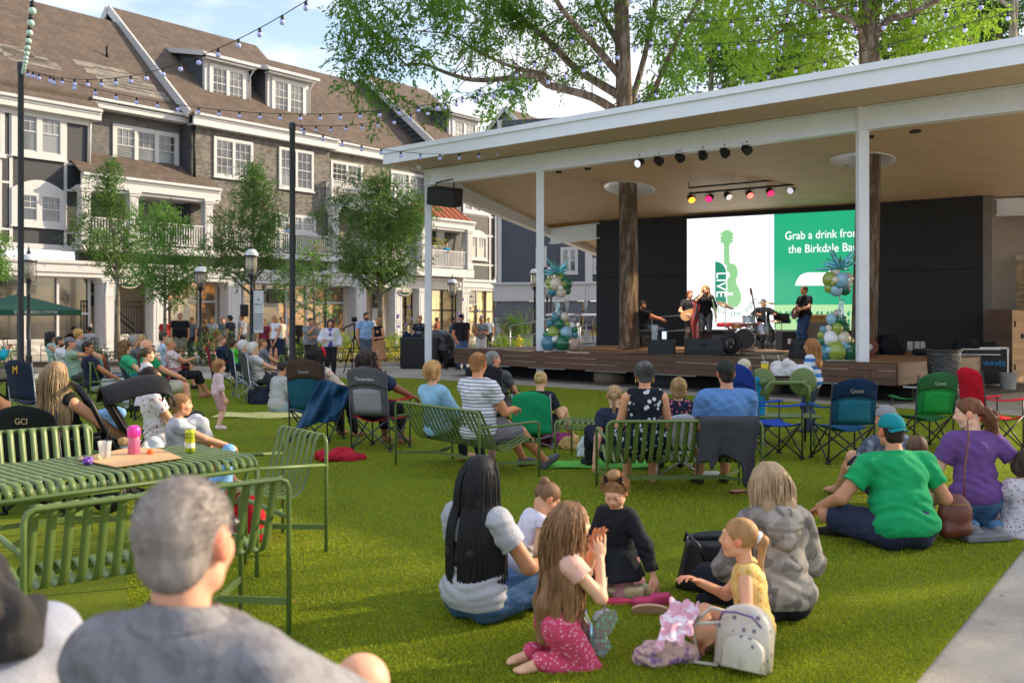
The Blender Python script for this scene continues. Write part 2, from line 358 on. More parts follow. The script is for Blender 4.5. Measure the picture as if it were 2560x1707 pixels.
def window(par,u0,u1,z0,z1,y,n=2,ft=.13,grid='top',glass=None,arch=0,sill=True,cols=3,rows=2,out=.09):
    """white sash window(s); y = wall plane, outward is -y"""
    fr=MB(); yo=y-out; yi=y-.012
    a,b=u0+ft,u1-ft; c,d=z0+ft,z1-ft
    fr.bx(u0,u1,yo,yi+.01,z1-ft,z1); fr.bx(u0,u1,yo,yi+.01,z0,z0+ft)
    fr.bx(u0,u0+ft,yo,yi+.01,c,d); fr.bx(u1-ft,u1,yo,yi+.01,c,d)
    if arch:
        K=12; pts=[(u0,yo,z1)]+[(u0+(u1-u0)*i/K,yo,z1+arch*sin(PI*i/K)) for i in range(1,K)]+[(u1,yo,z1)]
        fr.poly(pts[::-1],out,(0,1,0))
    W=(b-a-(n-1)*ft*.9)/n; gl=MB()
    for i in range(n):
        x0=a+i*(W+ft*.9); x1=x0+W
        if i: fr.bx(x0-ft*.9,x0,yo+.004,yi+.01,c,d)
        gl.quad((x0,yi,c),(x1,yi,c),(x1,yi,d),(x0,yi,d))
        zm=(c+d)/2; s=.045
        fr.bx(x0,x1,yi-.045,yi-.004,zm-s/2,zm+s/2)
        for (p,q) in((x0,x0+s*.8),(x1-s*.8,x1)): fr.bx(p,q,yi-.04,yi-.005,c,zm-s/2); fr.bx(p,q,yi-.05,yi-.005,zm+s/2,d)
        fr.bx(x0+s*.8,x1-s*.8,yi-.04,yi-.005,c,c+s); fr.bx(x0+s*.8,x1-s*.8,yi-.05,yi-.005,d-s*.8,d)
        zz=[(zm,d)]+([(c,zm)] if grid=='all' else [])
        for (p,q) in zz:
            for k in range(1,cols): xx=x0+W*k/cols; fr.bx(xx-.012,xx+.012,yi-.03,yi-.004,p+s/2,q-s*.8)
            for k in range(1,rows): z_=p+(q-p)*k/rows; fr.bx(x0+s*.8,x1-s*.8,yi-.026,yi-.006,z_-.012,z_+.012)
    if sill: fr.bx(u0-.06,u1+.06,yo-.05,yo,z0-.05,z0+.03)
    o=fr.build('window',white,par); gl.build('pane',glass or glassb,o); return o
def railing(par,pts,z0,h=1.0,m=None,sp=.14,name='railing',bt=.045,post=.16,newel=True):
    b=MB(); n=len(pts)
    for i in range(n-1):
        p=Vector((*pts[i],z0));q=Vector((*pts[i+1],z0)); L=(q-p).length; b.beam(p+Vector((0,0,h)),q+Vector((0,0,h)),.09,.06); b.beam(p+Vector((0,0,.12)),q+Vector((0,0,.12)),.07,.06)
        k=int(L/sp)
        for j in range(1,k): c=p+(q-p)*j/k; b.beam(c+Vector((0,0,.15)),c+Vector((0,0,h-.03)),bt,bt,(0,1,0))
    if newel:
        for p in pts: b.bx(p[0]-post/2,p[0]+post/2,p[1]-post/2,p[1]+post/2,z0,z0+h+.1)
    return b.build(name,m or white,par)
def pipe(par,pts,m=None,r=.06,name='downspout'): return MB().tube(pts,r,8).build(name,m or white,par)
def gutter(par,u0,u1,y,z,m=None,fas=.45):
    b=MB(); b.bx(u0,u1,y-.16,y,z-.14,z,.02); b.bx(u0,u1,y+.002,y+.12,z-fas,z-.01); b.bx(u0,u1,y+.12,y+.62,z-fas,z-fas+.06); b.bx(u0,u1,y-.05,y+.0,z-.24,z-.145)
    return b.build('gutter',m or white,par)
def slab(name,par,p,m,th=.16):  # p = quad points of top surface, extruded down
    p=[Vector(q) for q in p]; return MB().poly(p,-th,(0,0,1)).build(name,m,par)
def column(par,u,y,z0,z1,w=.5,name='column'):
    b=MB(); b.bx(u-w/2,u+w/2,y-w/2,y+w/2,z0+.35,z1-.25); b.bx(u-w/2-.07,u+w/2+.07,y-w/2-.07,y+w/2+.07,z0,z0+.35,.02); b.bx(u-w/2-.06,u+w/2+.06,y-w/2-.06,y+w/2+.06,z1-.25,z1-.12,.02); b.bx(u-w/2-.1,u+w/2+.1,y-w/2-.1,y+w/2+.1,z1-.12,z1)
    for a,c in((z0+.55,z0+.35+(z1-z0)*.62),(z0+.47+(z1-z0)*.62,z1-.38)):
        for (s,t) in((0,-1),(-1,0),(1,0)):
            e=.028
            for q in(-1,1):
                if t: b.bx(u+q*(w*.27)-e/2,u+q*(w*.27)+e/2,y-w/2-.018,y-w/2-.002,a,c)
                else: b.bx(u+s*(w/2+.002),u+s*(w/2+.018),y+q*w*.36-e/2,y+q*w*.36+e/2,a,c)
            for zz in(a,c):
                if t: b.bx(u-w*.36,u+w*.36,y-w/2-.019,y-w/2-.002,zz-e/2,zz+e/2)
                else: b.bx(u+s*(w/2+.002),u+s*(w/2+.019),y-w*.36,y+w*.36,zz-e/2,zz+e/2)
    return b.build(name,white,par)
# ================= LEFT TOWNHOUSE ROW =================
P0=Vector((-22.1,41.4,0)); AN=math.atan2(.7809,.6247); fp=frame(P0,AN)
B=T('shop_and_apartment_building','long four-storey building with brown shingle roofs, dormers, brick and dark panelled bays above white shopfronts','building',P0,AN)
U=lambda px,w=0: fp(px,500,w)[0]
Z=lambda px,py,w=0: fp(px,py,w)[1]
UL=-14; UA=U(222); 
zGA=Z(247,280); zB=Z(340,268,.6); zC=Z(476,284); zD=Z(900,368,.8)
zF1=Z(100,648)   # top of white band over shops
zF0=Z(100,690)   # underside of band
uC0=U(476); uC1=U(824); uD1=U(1079,.3); uE1=U(1238)
# walls (each section a part)
def wall(u0,u1,y,z0,z1,m,name='wall',th=.4): return MB().bx(u0,u1,y,y+th,z0,z1).build(name,m,B)
ZA=Z(100,616)
wall(UL,UA,0,ZA,zGA-.3,darkpan); wall(UA+.002,uC0,.9,zF1,zB-.3,greyshin); wall(uC0,uC1,0,zF1,zC-.35,brickm); wall(uC1,uD1,.8,zF1,zD-.3,tanshin); wall(uD1,uE1,0,zF1,zD-.3,darkpan)
MB().bx(uC0-.002,uC0+.15,.0,9,zF1,zC).build('side_wall',darkshin,B)
# white strips on dark panelled bays
b=MB()
for px in (0,27,163,222): u=U(px); b.bx(u-.07,u+.07,-.03,-.003,ZA,zGA-.4)
for px,py in ((10,388),(10,455),(10,572),(190,412),(190,478),(190,583),(100,617)):
    z=Z(px,py); 
    if px==10: b.bx(U(-40),U(27)-.07,-.025,-.004,z-.05,z+.05)
    elif px==190: b.bx(U(163)+.07,UA,-.025,-.004,z-.05,z+.05)
    else: b.bx(UL,UA,-.1,-.004,z-.12,z+.12)
b.bx(UL,UA,-.12,-.003,zGA-.75,zGA-.42)
b.build('trim_strips',white,B)
def winpx(px0,px1,pyt,pyb,w=0,**k):
    u0,_=fp(px0,500,w); u1,_=fp(px1,500,w); zt=Z((px0+px1)/2,pyt,w); zb=Z((px0+px1)/2,pyb,w); return window(B,u0,u1,zb,zt,w,**k)
winpx(27,163,268,396,0,ft=.26,glass=glassb); winpx(27,163,476,568,0,ft=.26,arch=.45,glass=glassd)
winpx(-110,10,262,386,0,ft=.2); winpx(280,445,322,422,.9,n=3,ft=.2); winpx(533,631,349,448,0,ft=.15,grid='all'); winpx(696,782,374,476,0,ft=.14,grid='all')
winpx(686,788,537,582,0,n=3,ft=.15); winpx(825,905,407,470,.8,n=2,ft=.15,grid='all'); winpx(976,1066,433,518,.8,n=2,ft=.15,grid='all')
winpx(300,420,530,600,1.3,n=3,glass=glassd); 
# storefront level: piers, band, glass
b=MB(); b.bx(UL,uE1,-.32,.25,zF0+.2,zF1-.18); b.bx(UL,uE1,-.42,.3,zF1-.18,zF1,.03); b.bx(UL,uE1,-.38,-.325,zF0+.2,zF0+.42); b.bx(UL,uE1,-.3,.2,zF0,zF0+.2)
for px in range(20,1230,86):
    u=U(px); b.bx(u-.05,u+.05,-.345,-.322,zF0+.5,zF1-.3)
b.build('fascia_band',white,B)
for px in (262,387,572,888,984,1044,1152): column(B,U(px),-.15,0,zF0,.78 if px in(262,572,888,387) else .6)
WB=mat('white_brick','b5b2ae',.75,pat='brick',ps=1,bump=.5,var=.05)
for q in ((UL,U(235),.0,.3,0,.62),(U(286),U(366),.05,.3,0,.85),(U(607),U(860),.35,.6,0,.45),(U(1165),uE1,.1,.4,0,.35)): MB().bx(*q).build('base_wall',WB,B)
back=MB(); back.bx(UL,uE1,2.2,2.5,0,zF1); back.build('inner_wall',beige,B)
def shop(px0,px1,w,z0,z1,gm,nx=3,zt=.62,fm=None,name='shop_window'):
    u0=U(px0,w);u1=U(px1,w); f=MB(); t=.055
    for i in range(nx+1): u=u0+(u1-u0)*i/nx; f.bx(u-t,u+t,w-.06,w+.04,z0,z1)
    for z in(z0,z0+(z1-z0)*zt,z1): f.bx(u0,u1,w-.05,w+.03,z-t*.9,z+t*.9)
    o=f.build(name,fm or white,B); MB().quad((u0,w+.05,z0),(u1,w+.05,z0),(u1,w+.05,z1),(u0,w+.05,z1)).build('pane',gm,o); return o
shop(-120,222,.15,.62,zF0,shopd,4,.42); shop(405,540,.6,.1,zF0,shopw,3,.7); shop(607,860,.5,.45,zF0,shopw,5,.68); shop(1166,1236,.2,.35,zF0,shopl,3,.55,blackm); shop(1068,1140,.4,.1,zF0,shopl,2,.6,blackm); shop(996,1030,1.6,1.2,zF0,shopl,2,.5,blackm)
# doors in recesses
dr=MB(); u=U(930,2.19); dr.bx(u-.1,u+1.15,2.05,2.19,0,2.35); dr.build('door',white,B)
dr=MB(); u=U(425,.55); dr.bx(u,u+1.1,.42,.55,0,2.6); dr.build('door',mat('door_cream','b8ac98',.6),B)
dr=MB(); u=U(646,.4); dr.bx(u,u+1.3,.3,.44,0,2.5,.02); dd=dr.build('door',mat('door_cream2','c6bda8',.6),B); MB().quad((u+.2,.29,.5),(u+1.1,.29,.5),(u+1.1,.29,2.2),(u+.2,.29,2.2)).build('pane',shopw,dd)
# black stair railings in openings
for (a,c,z0,h) in ((208,236,.86,1.55),(288,358,.86,1.55)):
    u0,u1=U(a),U(c); b=MB(); b.beam((u0,.15,z0+h),(u1,.15,z0+h),.06,.06); b.beam((u0,.15,z0+h-.25),(u1,.15,z0+h-.25),.04,.04); b.beam((u0,.15,z0+.08),(u1,.15,z0+.08),.05,.05)
    k=int((u1-u0)/.13)
    for i in range(k+1): x=u0+(u1-u0)*i/k; b.beam((x,.15,z0),(x,.15,z0+h),.025,.025,(0,1,0))
    if a==288: b.beam((u0,.4,z0+h-.5),(u1-.2,.4,z0+.1),.05,.09); b.beam((u0,.4,z0+h-.2),(u1-.2,.4,z0+.4),.04,.05)
    b.build('stair_railing',blackm,B)
for (px,zb) in ((1005,1.1),(1085,.3)):
    u0=U(px,-.6); b=MB()
    for s in range(9): b.beam((u0+s*.16,-.3,zb+.9-s*.1),(u0+s*.16,-.3,zb-s*.06),.02,.02,(0,1,0))
    b.beam((u0,-.3,zb+.9),(u0+1.3,-.3,zb+.1),.05,.05); b.build('stair_railing',blackm,B)
# porch over section B (roof, columns, balcony)
uB0=U(202,-.9); uB1=U(549,-.9); zP=Z(380,452,-.9)
slab('porch_roof',B,[(uB0,-1.0,zP),(uB1,-1.0,zP),(uB1,.9,zP+1.25),(uB0,.9,zP+1.25)],roofm,.1); gutter(B,uB0,uB1,-1.0,zP,fas=.6)
MB().bx(uB0,uB1,-.86,.9,zP-.75,zP-.62).build('porch_ceiling',white,B)
zBal=Z(470,622,-.7); 
MB().bx(uB0,uB1,-.95,.9,zBal-.35,zBal).build('balcony_floor',white,B)
for px in (210,330,517): column(B,U(px,-.7),-.7,zBal,zP-.6,.42)
railing(B,[(U(210,-.8),-.8),(U(517,-.8),-.8)],zBal,1.15)
MB().bx(U(440,.9),U(505,.9),.86,.9,zBal,zP-.7).build('dark_panel',darkpan,B)
d=MB().bx(U(452,.84),U(478,.84),.8,.85,zBal,zBal+2.2).build('door',white,B)
# balcony rows right of the brick bay
zb2=Z(900,510,-.5); ub0,ub1=U(826,-.5),U(990,-.5)
MB().bx(ub0,ub1,-.6,.8,zb2-.4,zb2).build('balcony_floor',white,B); railing(B,[(ub0+.1,.7),(ub0+.1,-.5),(ub1-.1,-.5)],zb2,1.15)
column(B,ub0+.35,-.35,zF1,zb2-.4,.45); column(B,ub1-.3,-.35,zF1,zb2-.4,.45)
zb3=Z(800,640,-.4); b0,b1=U(560,-.5),U(1110,-.5)
MB().bx(b0,b1,-.7,.3,zb3-.3,zb3).build('balcony_floor',white,B); railing(B,[(b0,-.6),(U(700,-.6),-.6),(U(840,-.6),-.6),(U(980,-.6),-.6),(b1,-.6)],zb3,1.1,name='railing')
# red standing seam porch
uR0,uR1=U(1049,-1.2),U(1184,-1.2); zR=Z(1120,548,-1.2)
redm=mat('copper_roof','8a4a30',.5,var=.15,vs=3)
o=slab('porch_roof',B,[(uR0,-1.3,zR),(uR1,-1.3,zR),(uR1-.6,.0,zR+1.0),(uR0+.4,0,zR+1.0)],redm,.08)
b=MB()
for i in range(1,9): u=uR0+(uR1-uR0)*i/9; b.beam((u,-1.3,zR+.02),(u,0,zR+1.02),.03,.05)
b.build('roof_seams',redm,o); gutter(B,uR0,uR1,-1.3,zR,fas=.55)
MB().bx(uR0,uR1,-1.2,.0,zR-.7,zR-.40).build('porch_ceiling',white,B)
zE=Z(1110,672,-1); column(B,uR1-.4,-1.0,zE,zR-.55,.45); column(B,uR0+.4,-1.0,zE,zR-.55,.45)
MB().bx(uR0-.3,uR1,-1.25,.1,zE-.5,zE).build('balcony_floor',white,B); railing(B,[(uR0+.3,-1.1),(uR1-.4,-1.1)],zE,1.15)
MB().bx(U(1090,-.02),U(1110,-.02),-.06,-.01,zE,zR-.7).build('window',white,B)
winpx(1168,1216,588,650,0,ft=.16,arch=.35,glass=glassb); winpx(1156,1222,470,535,0,ft=.2,n=3)
b=MB()
for px in (1160,1224,1237): u=U(px); b.bx(u-.07,u+.07,-.04,-.003,zF1,zD-.4)
for py in (540,588,662): z=Z(1200,py); b.bx(U(1150),uE1,-.03,-.004,z-.06,z+.06)
b.build('trim_strips',white,B)
pipe(B,[(U(1158,-.5),-.5,zR-.3),(U(1158,-.3),-.3,zR-.8),(U(1150,-.4),-.4,zE+.2),(U(1156,-.5),-.5,zE-.4),(U(1156,-.5),-.5,zF0-.4),(U(1152,-.6),-.55,0)]); pipe(B,[(uE1-.1,-.1,zD-.8),(uE1-.1,-.1,zF1+.3),(uE1-.2,-.5,zF1-.2),(uE1-.2,-.5,0)])
pipe(B,[(U(224),-.1,zGA-.3),(U(222),-.12,zGA-.9),(U(220),-.12,Z(220,420))]); pipe(B,[(uC0+.15,-.12,zC-.5),(uC0+.15,-.12,Z(480,455))],blackm,.07)
pipe(B,[(U(268,-.62),-.62,zF0-.2),(U(264,-.6),-.6,zF0-.8),(U(264,-.6),-.6,.2)])
# roofs
TAN=.91
def roofsec(u0,u1,ye,ze,yr,zr=None,m=roofm,back=4.5,name='roof',th=.2):
    zr=zr or ze+(yr-ye)*TAN
    o=MB(); o.poly([(u0,ye,ze),(u1,ye,ze),(u1,yr,zr),(u0,yr,zr)],-th,(0,0,1)); o.poly([(u0,yr+.001,zr),(u1,yr+.001,zr),(u1,yr+back,zr-back*.9),(u0,yr+back,zr-back*.9)],-th,(0,0,1)); return o.build(name,m,B)
yrA=6.4; zrA=Z(273,52,yrA); roofsec(UL,uC0,-.45+.5,zB,yrA,zrA)
gutter(B,U(228,.1),uC0,.1,zB); slab('lower_roof',B,[(UL,-.5,zGA),(UA+.35,-.5,zGA),(UA+.35,.4,zGA+.75),(UL,.4,zGA+.75)],roofm,.12); gutter(B,UL,UA+.35,-.5,zGA,fas=.5)
yrC=7.37; zrC=Z(286,20,yrC); oC=roofsec(uC0-.35,U(845,-.4),-.45,zC,yrC,zrC); gutter(B,uC0-.1,U(845,-.4),-.45,zC,fas=.6)
slopeC=(zrC-zC)/(yrC+.45)
# rake board and dark gable cheek left of section C
b=MB(); b.beam((uC0-.38,-.45,zC-.12),(uC0-.38,yrC,zrC-.12),.12,.42,(0,0,1)); b.beam((uC0-.38,yrC,zrC-.12),(uC0-.38,yrC+2,zrC-2),.12,.42); b.build('rake_board',white,B)
b=MB(); b.poly([(uC0-.02,0,zC-1.2),(uC0-.02,.0,zC-.1),(uC0-.02,yrC,zrC-.2),(uC0-.02,yrC+5,zrC-4.7),(uC0-.02,yrC+5,zC-1.2)],.2,(1,0,0)); b.build('gable_wall',darkshin,B)
yrD=7.0; zrD=Z(800,182,yrD); roofsec(uC1,uD1,.35,zD,yrD,zrD); gutter(B,U(830,.3),U(985,.3)+3,.35,zD,fas=.6)
yrE=6.8; zrE=Z(915,186,yrE); zEv=Z(1079,362,0); roofsec(uD1-.2,uE1+.2,-.3,zEv,yrE,zrE); gutter(B,uD1,uE1+.3,-.3,zEv,fas=.6)
b=MB(); b.beam((uD1-.25,-.3,zEv-.12),(uD1-.25,yrE,zrE-.12),.12,.42); b.build('rake_board',white,B)
MB().poly([(uD1-.02,0,zD-1.2),(uD1-.02,0,zEv-.1),(uD1-.02,yrE,zrE-.2),(uD1-.02,yrE+5,zrE-4.6),(uD1-.02,yrE+5,zD-1.2)],.2,(1,0,0)).build('gable_wall',darkshin,B)
slopeE=(zrE-zEv)/(yrE+.3)
def dormer(px0,px1,pyt,pyb,yf,ze,ye,sl,rise=.22,n=2):
    u0,u1=U(px0,yf),U(px1,yf); zt=Z((px0+px1)/2,pyt,yf); zb=Z((px0+px1)/2,pyb,yf)
    roofz=lambda y: ze+(y-ye)*sl
    b=MB(); b.bx(u0,u1,yf+.0,yf+.2,zb-.4,zt+.1)
    d=b.build('dormer',white,B)
    # back depth where shed roof meets main roof
    yb=yf+(zt+.45-roofz(yf))/(sl-rise)
    MB().poly([(u0+.0,yf+.2,roofz(yf+.2)-.1),(u0,yf+.2,zt+.35),(u0,yb,roofz(yb)+.05)],.12,(1,0,0)).poly([(u1-.12,yf+.2,roofz(yf+.2)-.1),(u1-.12,yf+.2,zt+.35),(u1-.12,yb,roofz(yb)+.05)],.12,(1,0,0)).build('dormer_side',darkshin,d)
    slab('dormer_roof',d,[(u0-.35,yf-.45,zt+.35),(u1+.35,yf-.45,zt+.35),(u1+.35,yb+.6,zt+.35+(yb-yf+1.05)*rise),(u0-.35,yb+.6,zt+.35+(yb-yf+1.05)*rise)],roofm,.1)
    t=MB(); t.bx(u0-.4,u1+.4,yf-.58,yf-.46,zt+.16,zt+.33,.02); t.bx(u0-.2,u1+.2,yf-.45,yf-.0,zt+.05,zt+.14); t.beam((u0-.36,yf-.45,zt+.28),(u0-.36,yb+.4,zt+.28+(yb-yf+.85)*rise),.08,.26); t.tube([(u1+.1,yf-.4,zt+.1),(u1+.02,yf-.08,zt-.3),(u1+.02,yf-.08,zb)],.05,6); t.build('dormer_trim',white,d)
    w=window(d,u0+.25,u1-.25,zb+.05,zt-.05,yf,n=n,ft=.2,grid='all'); return d
dormer(512,622,166,262,1.6,zC,-.45,slopeC); dormer(669,771,200,296,1.3,zC,-.45,slopeC)
dormer(1123,1196,300,372,1.3,zEv,-.3,slopeE)
# roof patches and vent
def rpatch(px0,px1,py0,py1,ye,ze,sl):
    b=MB(); 
    for k in range(7):
        py=py0+(py1-py0)*k/6
        # solve y on roof
        y=1.0
        for _ in range(25): y=ye+(Z((px0+px1)/2,py,y)-ze)/sl
        o_=[-.3,.5,-.1,.7,.1,.4,0][k]; u0=U(px0+k*9,y)+o_; u1=U(px1+k*16,y)+o_*.5; z=ze+(y-ye)*sl+.012
        b.quad((u0,y,z),(u1,y,z),(u1,y+.34,z+.34*sl),(u0,y+.34,z+.34*sl))
    return b.build('roof_patch',roofpatch,B)
slA=(zrA-zB)/(yrA-.05); 
try:
    rpatch(205,330,178,222,.05,zB,slA); rpatch(-30,60,125,150,.05,zB,slA)
except Exception as e: print('rpatch',e)
MB().tube([(U(247,4),3.2,zB+3.1*slA),(U(247,4),3.2,zB+3.1*slA+.6)],.06,8).build('vent_pipe',blackm,B)
# oval street-number signs and shop signs
teal=mat('sign_green','1f4a40',.5); cream=mat('sign_cream','d9d2bd',.6)
def RX(x,y,z): return Matrix.Translation((x,y,z))@Matrix.Rotation(R(90),4,'X')
def oval(px,py,txt,w=-.5):
    u,z=fp(px,py,w); o=T('hanging_sign','oval green hanging sign reading %s in cream numerals%s'%(txt,' over the left archway' if px<500 else ' by the round-topped tree'),'sign',P0+Matrix.Rotation(AN,3,'Z')@Vector((u,w,z)),AN)
    b=MB(); b.M=Matrix.Rotation(R(90),4,'X')@Matrix.Diagonal((1,.55,1,1)); b.lathe([(.52,-.03),(.55,0),(.52,.03)],n=28); b.M=None; b.build('board',teal,o)
    b=MB(); b.tube([(.54*cos(a*PI/16),-.03,.3*sin(a*PI/16)) for a in range(32)],.022,5,closed=True); b.build('rim',cream,o)
    text('lettering',txt,.34,cream,o,RX(0,-.04,0)); MB().beam((0,0,.3),(0,0,.55),.03,.03,(0,1,0)).build('bracket',blackm,o); return o
oval(322,704,'16850'); oval(1012,727,'16848')
def board(px,py,wd,ht,txt,w,size,label,m=None,tm=None,fr=None):
    u,z=fp(px,py,w); o=T('shop_sign',label,'sign',P0+Matrix.Rotation(AN,3,'Z')@Vector((u,w,z)),AN)
    MB().box((0,0,0),(wd,.06,ht),None,.01).build('board',m or mat('sign_dark','23282b',.5),o)
    if fr: 
        b=MB()
        for s in(-1,1): b.box((s*wd/2,-.02,0),(.05,.1,ht+.05)); b.box((0,-.02,s*ht/2),(wd,.09,.05))
        b.build('frame',fr,o)
    for i,l in enumerate(txt.split('\n')): text('lettering',l,size,tm or cream,o,RX(0,-.045,(len(txt.split('\n'))-1)*size*.6-i*size*1.2))
    return o
board(689,740,1.05,.72,"CHICO'S",-.1,.26,'dark framed shop sign with block lettering above the cream shop door',mat('sign_smoke','3a3530',.5),blackm,blackm)
board(945,749,.75,1.1,'16848\nREALTY',2.0,.22,'dark plaque with number 16848 beside the white door')
board(228,735,.6,1.1,'16850',1.9,.22,'dark plaque with a house number seen through the left opening')
board(1178,743,.95,1.0,'ACRE\nSHOP',-.35,.26,'square framed grey shop sign on the right end of the white building',mat('sign_grey','6d6f68',.5),cream,white)
# ---------------- dark blue clapboard building at the end ----------------
PF=Vector((-1.05,60,0)); AF=R(-14); ff=frame(PF,AF)
BF=T('clapboard_building','dark blue-grey clapboard building with white shopfront and grey awnings','building',PF,AF)
navs=mat('navy_siding','4b525d',.7,pat='siding',ps=1,pdir=(0,0,1),bump=.5,var=.06)
zf=ff(1300,706)[1]; uW=ff(1900,500)[0]
MB().bx(0,uW,.3,.6,zf,14).build('wall',navs,BF); MB().bx(ff(1462,500)[0],ff(1480,500)[0],.1,.29,zf,12).build('corner_board',white,BF); MB().bx(.1,.35,.15,.29,zf,14).build('corner_board',white,BF)
b=MB(); b.bx(-.2,uW,-.25,.3,zf-.15,zf,.02); b.bx(-.1,uW,-.1,.3,zf-1.15,zf-.15); b.bx(-.1,uW,-.16,-.1,zf-1.15,zf-1.0)
for i in range(9): b.bx(i*2.2,i*2.2+.1,-.125,-.102,zf-.95,zf-.25)
b.build('fascia_band',white,BF)
def wf(px0,px1,pyt,pyb,**k):
    u0,u1=ff(px0,500,.3)[0],ff(px1,500,.3)[0]; return window(BF,u0,u1,ff((px0+px1)/2,pyb,.3)[1],ff((px0+px1)/2,pyt,.3)[1],.3,**k)
wf(1402,1445,618,685,ft=.15,glass=glassd); wf(1472,1500,645,684,ft=.15,glass=glassd); wf(1340,1367,616,666,ft=.15,glass=glassd)
b=MB(); b.bx(0,uW,0,.3,0,.55); 
for px in (1240,1412,1428,1460,1496): u=ff(px,500)[0]; b.bx(u,u+.35,-.02,.3,0,zf-1.15)
b.build('shop_piers',white,BF)
dk=mat('awning_grey','5a5a60',.8,var=.05)
for (a,c,z1) in ((1242,1335,0),(1336,1412,0),(1424,1458,0),(1470,1560,0)):
    u0,u1=ff(a,500)[0],ff(c,500)[0]; b=MB(); zt=zf-1.2; b.poly([(u0,-.95,zt-1.15),(u1,-.95,zt-1.15),(u1,-.05,zt),(u0,-.05,zt)],-.05); b.quad((u0,-.95,zt-1.15),(u0,-.05,zt),(u0,-.05,zt-1.15)); b.bx(u0,u1,-.97,-.94,zt-1.3,zt-1.12); b.build('awning',dk,BF)
for px in(1250,1438): u,_=ff(px,500); text('lettering','J.Jill',.32,white,BF,RX(u,-.985,zf-2.3))
f=MB(); gl=MB()
for (a,c) in ((1244,1330),(1332,1410),(1428,1440),(1452,1560)):
    u0,u1=ff(a,500)[0],ff(c,500)[0]; n=2
    for i in range(n+1): u=u0+(u1-u0)*i/n; f.bx(u-.05,u+.05,.1,.2,.5,zf-1.2)
    f.bx(u0,u1,.1,.2,1.95,2.05); gl.quad((u0,.2,.55),(u1,.2,.55),(u1,.2,zf-1.2),(u0,.2,zf-1.2))
o=f.build('shop_window',blackm,BF); gl.build('pane',mat('shop_glass_gold','8d7a58',.1,pat='blotch',ps=.5,col2='4b4335',var=.3,spec=.7,emit=.3,coat=1),o)  # lit shop interior painted as a gold glow in the glass
pipe(BF,[(ff(1470,500)[0],-.1,zf-.1),(ff(1468,500)[0],-.2,zf-.9),(ff(1466,500)[0],-.2,0)])
# dress form in the shop window
for px in (1312,1468):
    u,_=ff(px,500); o=T('mannequin','headless shop mannequin in a dark dress behind the clapboard building window' if px==1312 else 'shop mannequin in a blue top at the right shop window','mannequin',PF+Matrix.Rotation(AF,3,'Z')@Vector((u,.1,.6)),AF,None)
    MB().lathe([(.05,0),(.05,.3),(.28,.35),(.22,.8),(.15,1.1),(.22,1.35),(.2,1.5),(.06,1.58),(.05,1.7)],n=14).build('dress',mat('dress_black' if px==1312 else 'dress_blue','1c1b1f' if px==1312 else '35517c',.8),o)
# far gabled house
PG=at(1212,345,78); PG.z=0; G=T('gabled_house','grey-green gabled house showing above the pavilion roof','house',PG,R(-32))
gz=CH+(HY-286)/F*78; b=MB(); b.poly([(0,0,0),(4.2,0,0),(4.2,0,gz-2.1),(2.1,0,gz),(0,0,gz-2.1)],9,(0,1,0)); b.build('wall',mat('green_siding','7f8b88',.7,pat='siding',ps=1,bump=.4),G)
b=MB(); b.poly([(-.5,-.3,gz-2.45),(2.1,-.3,gz+.15),(2.1,9,gz+.15),(-.5,9,gz-2.45)],.15,(0,0,1)); b.poly([(4.7,-.3,gz-2.45),(2.1,-.3,gz+.15),(2.1,9,gz+.15),(4.7,9,gz-2.45)],.15,(0,0,1)); b.build('roof',roofm,G)
b=MB(); b.beam((-.5,-.36,gz-2.4),(2.1,-.36,gz+.2),.08,.32); b.beam((4.7,-.36,gz-2.4),(2.1,-.36,gz+.2),.08,.32); b.build('rake_board',white,G)
MB().bx(1.6,2.7,-.08,0,gz-2.4,gz-2.1).build('window',white,G)

# ================= STAGE PAVILION =================
ZS=.76
lineA=Vector((-2.5,28.7,0)); 
def LP(s): return Vector((-2.5+.6975*s,28.7-.7166*s,0))     # along the front column line
S1=(LP(4.55),LP(13.3))
wht=mat('pavilion_white','e6ebf3',.4,var=.04,vs=2)
PV=T('stage_pavilion','white steel stage pavilion with curved-edge flat roof, wooden soffit and black back wall','pavilion',(0,0,0))
sof=mat('soffit_wood','d2bda2',.6,pat='plank',ps=.8,col2='cbb598',var=.06,vs=.8,bump=.15,pdir=(0,0,0),stretch=(1,1,1))
gl_=mat('glulam','9a7238',.6,pat='wood',ps=9,col2='7b5626',var=.1,stretch=(1,1,.2))
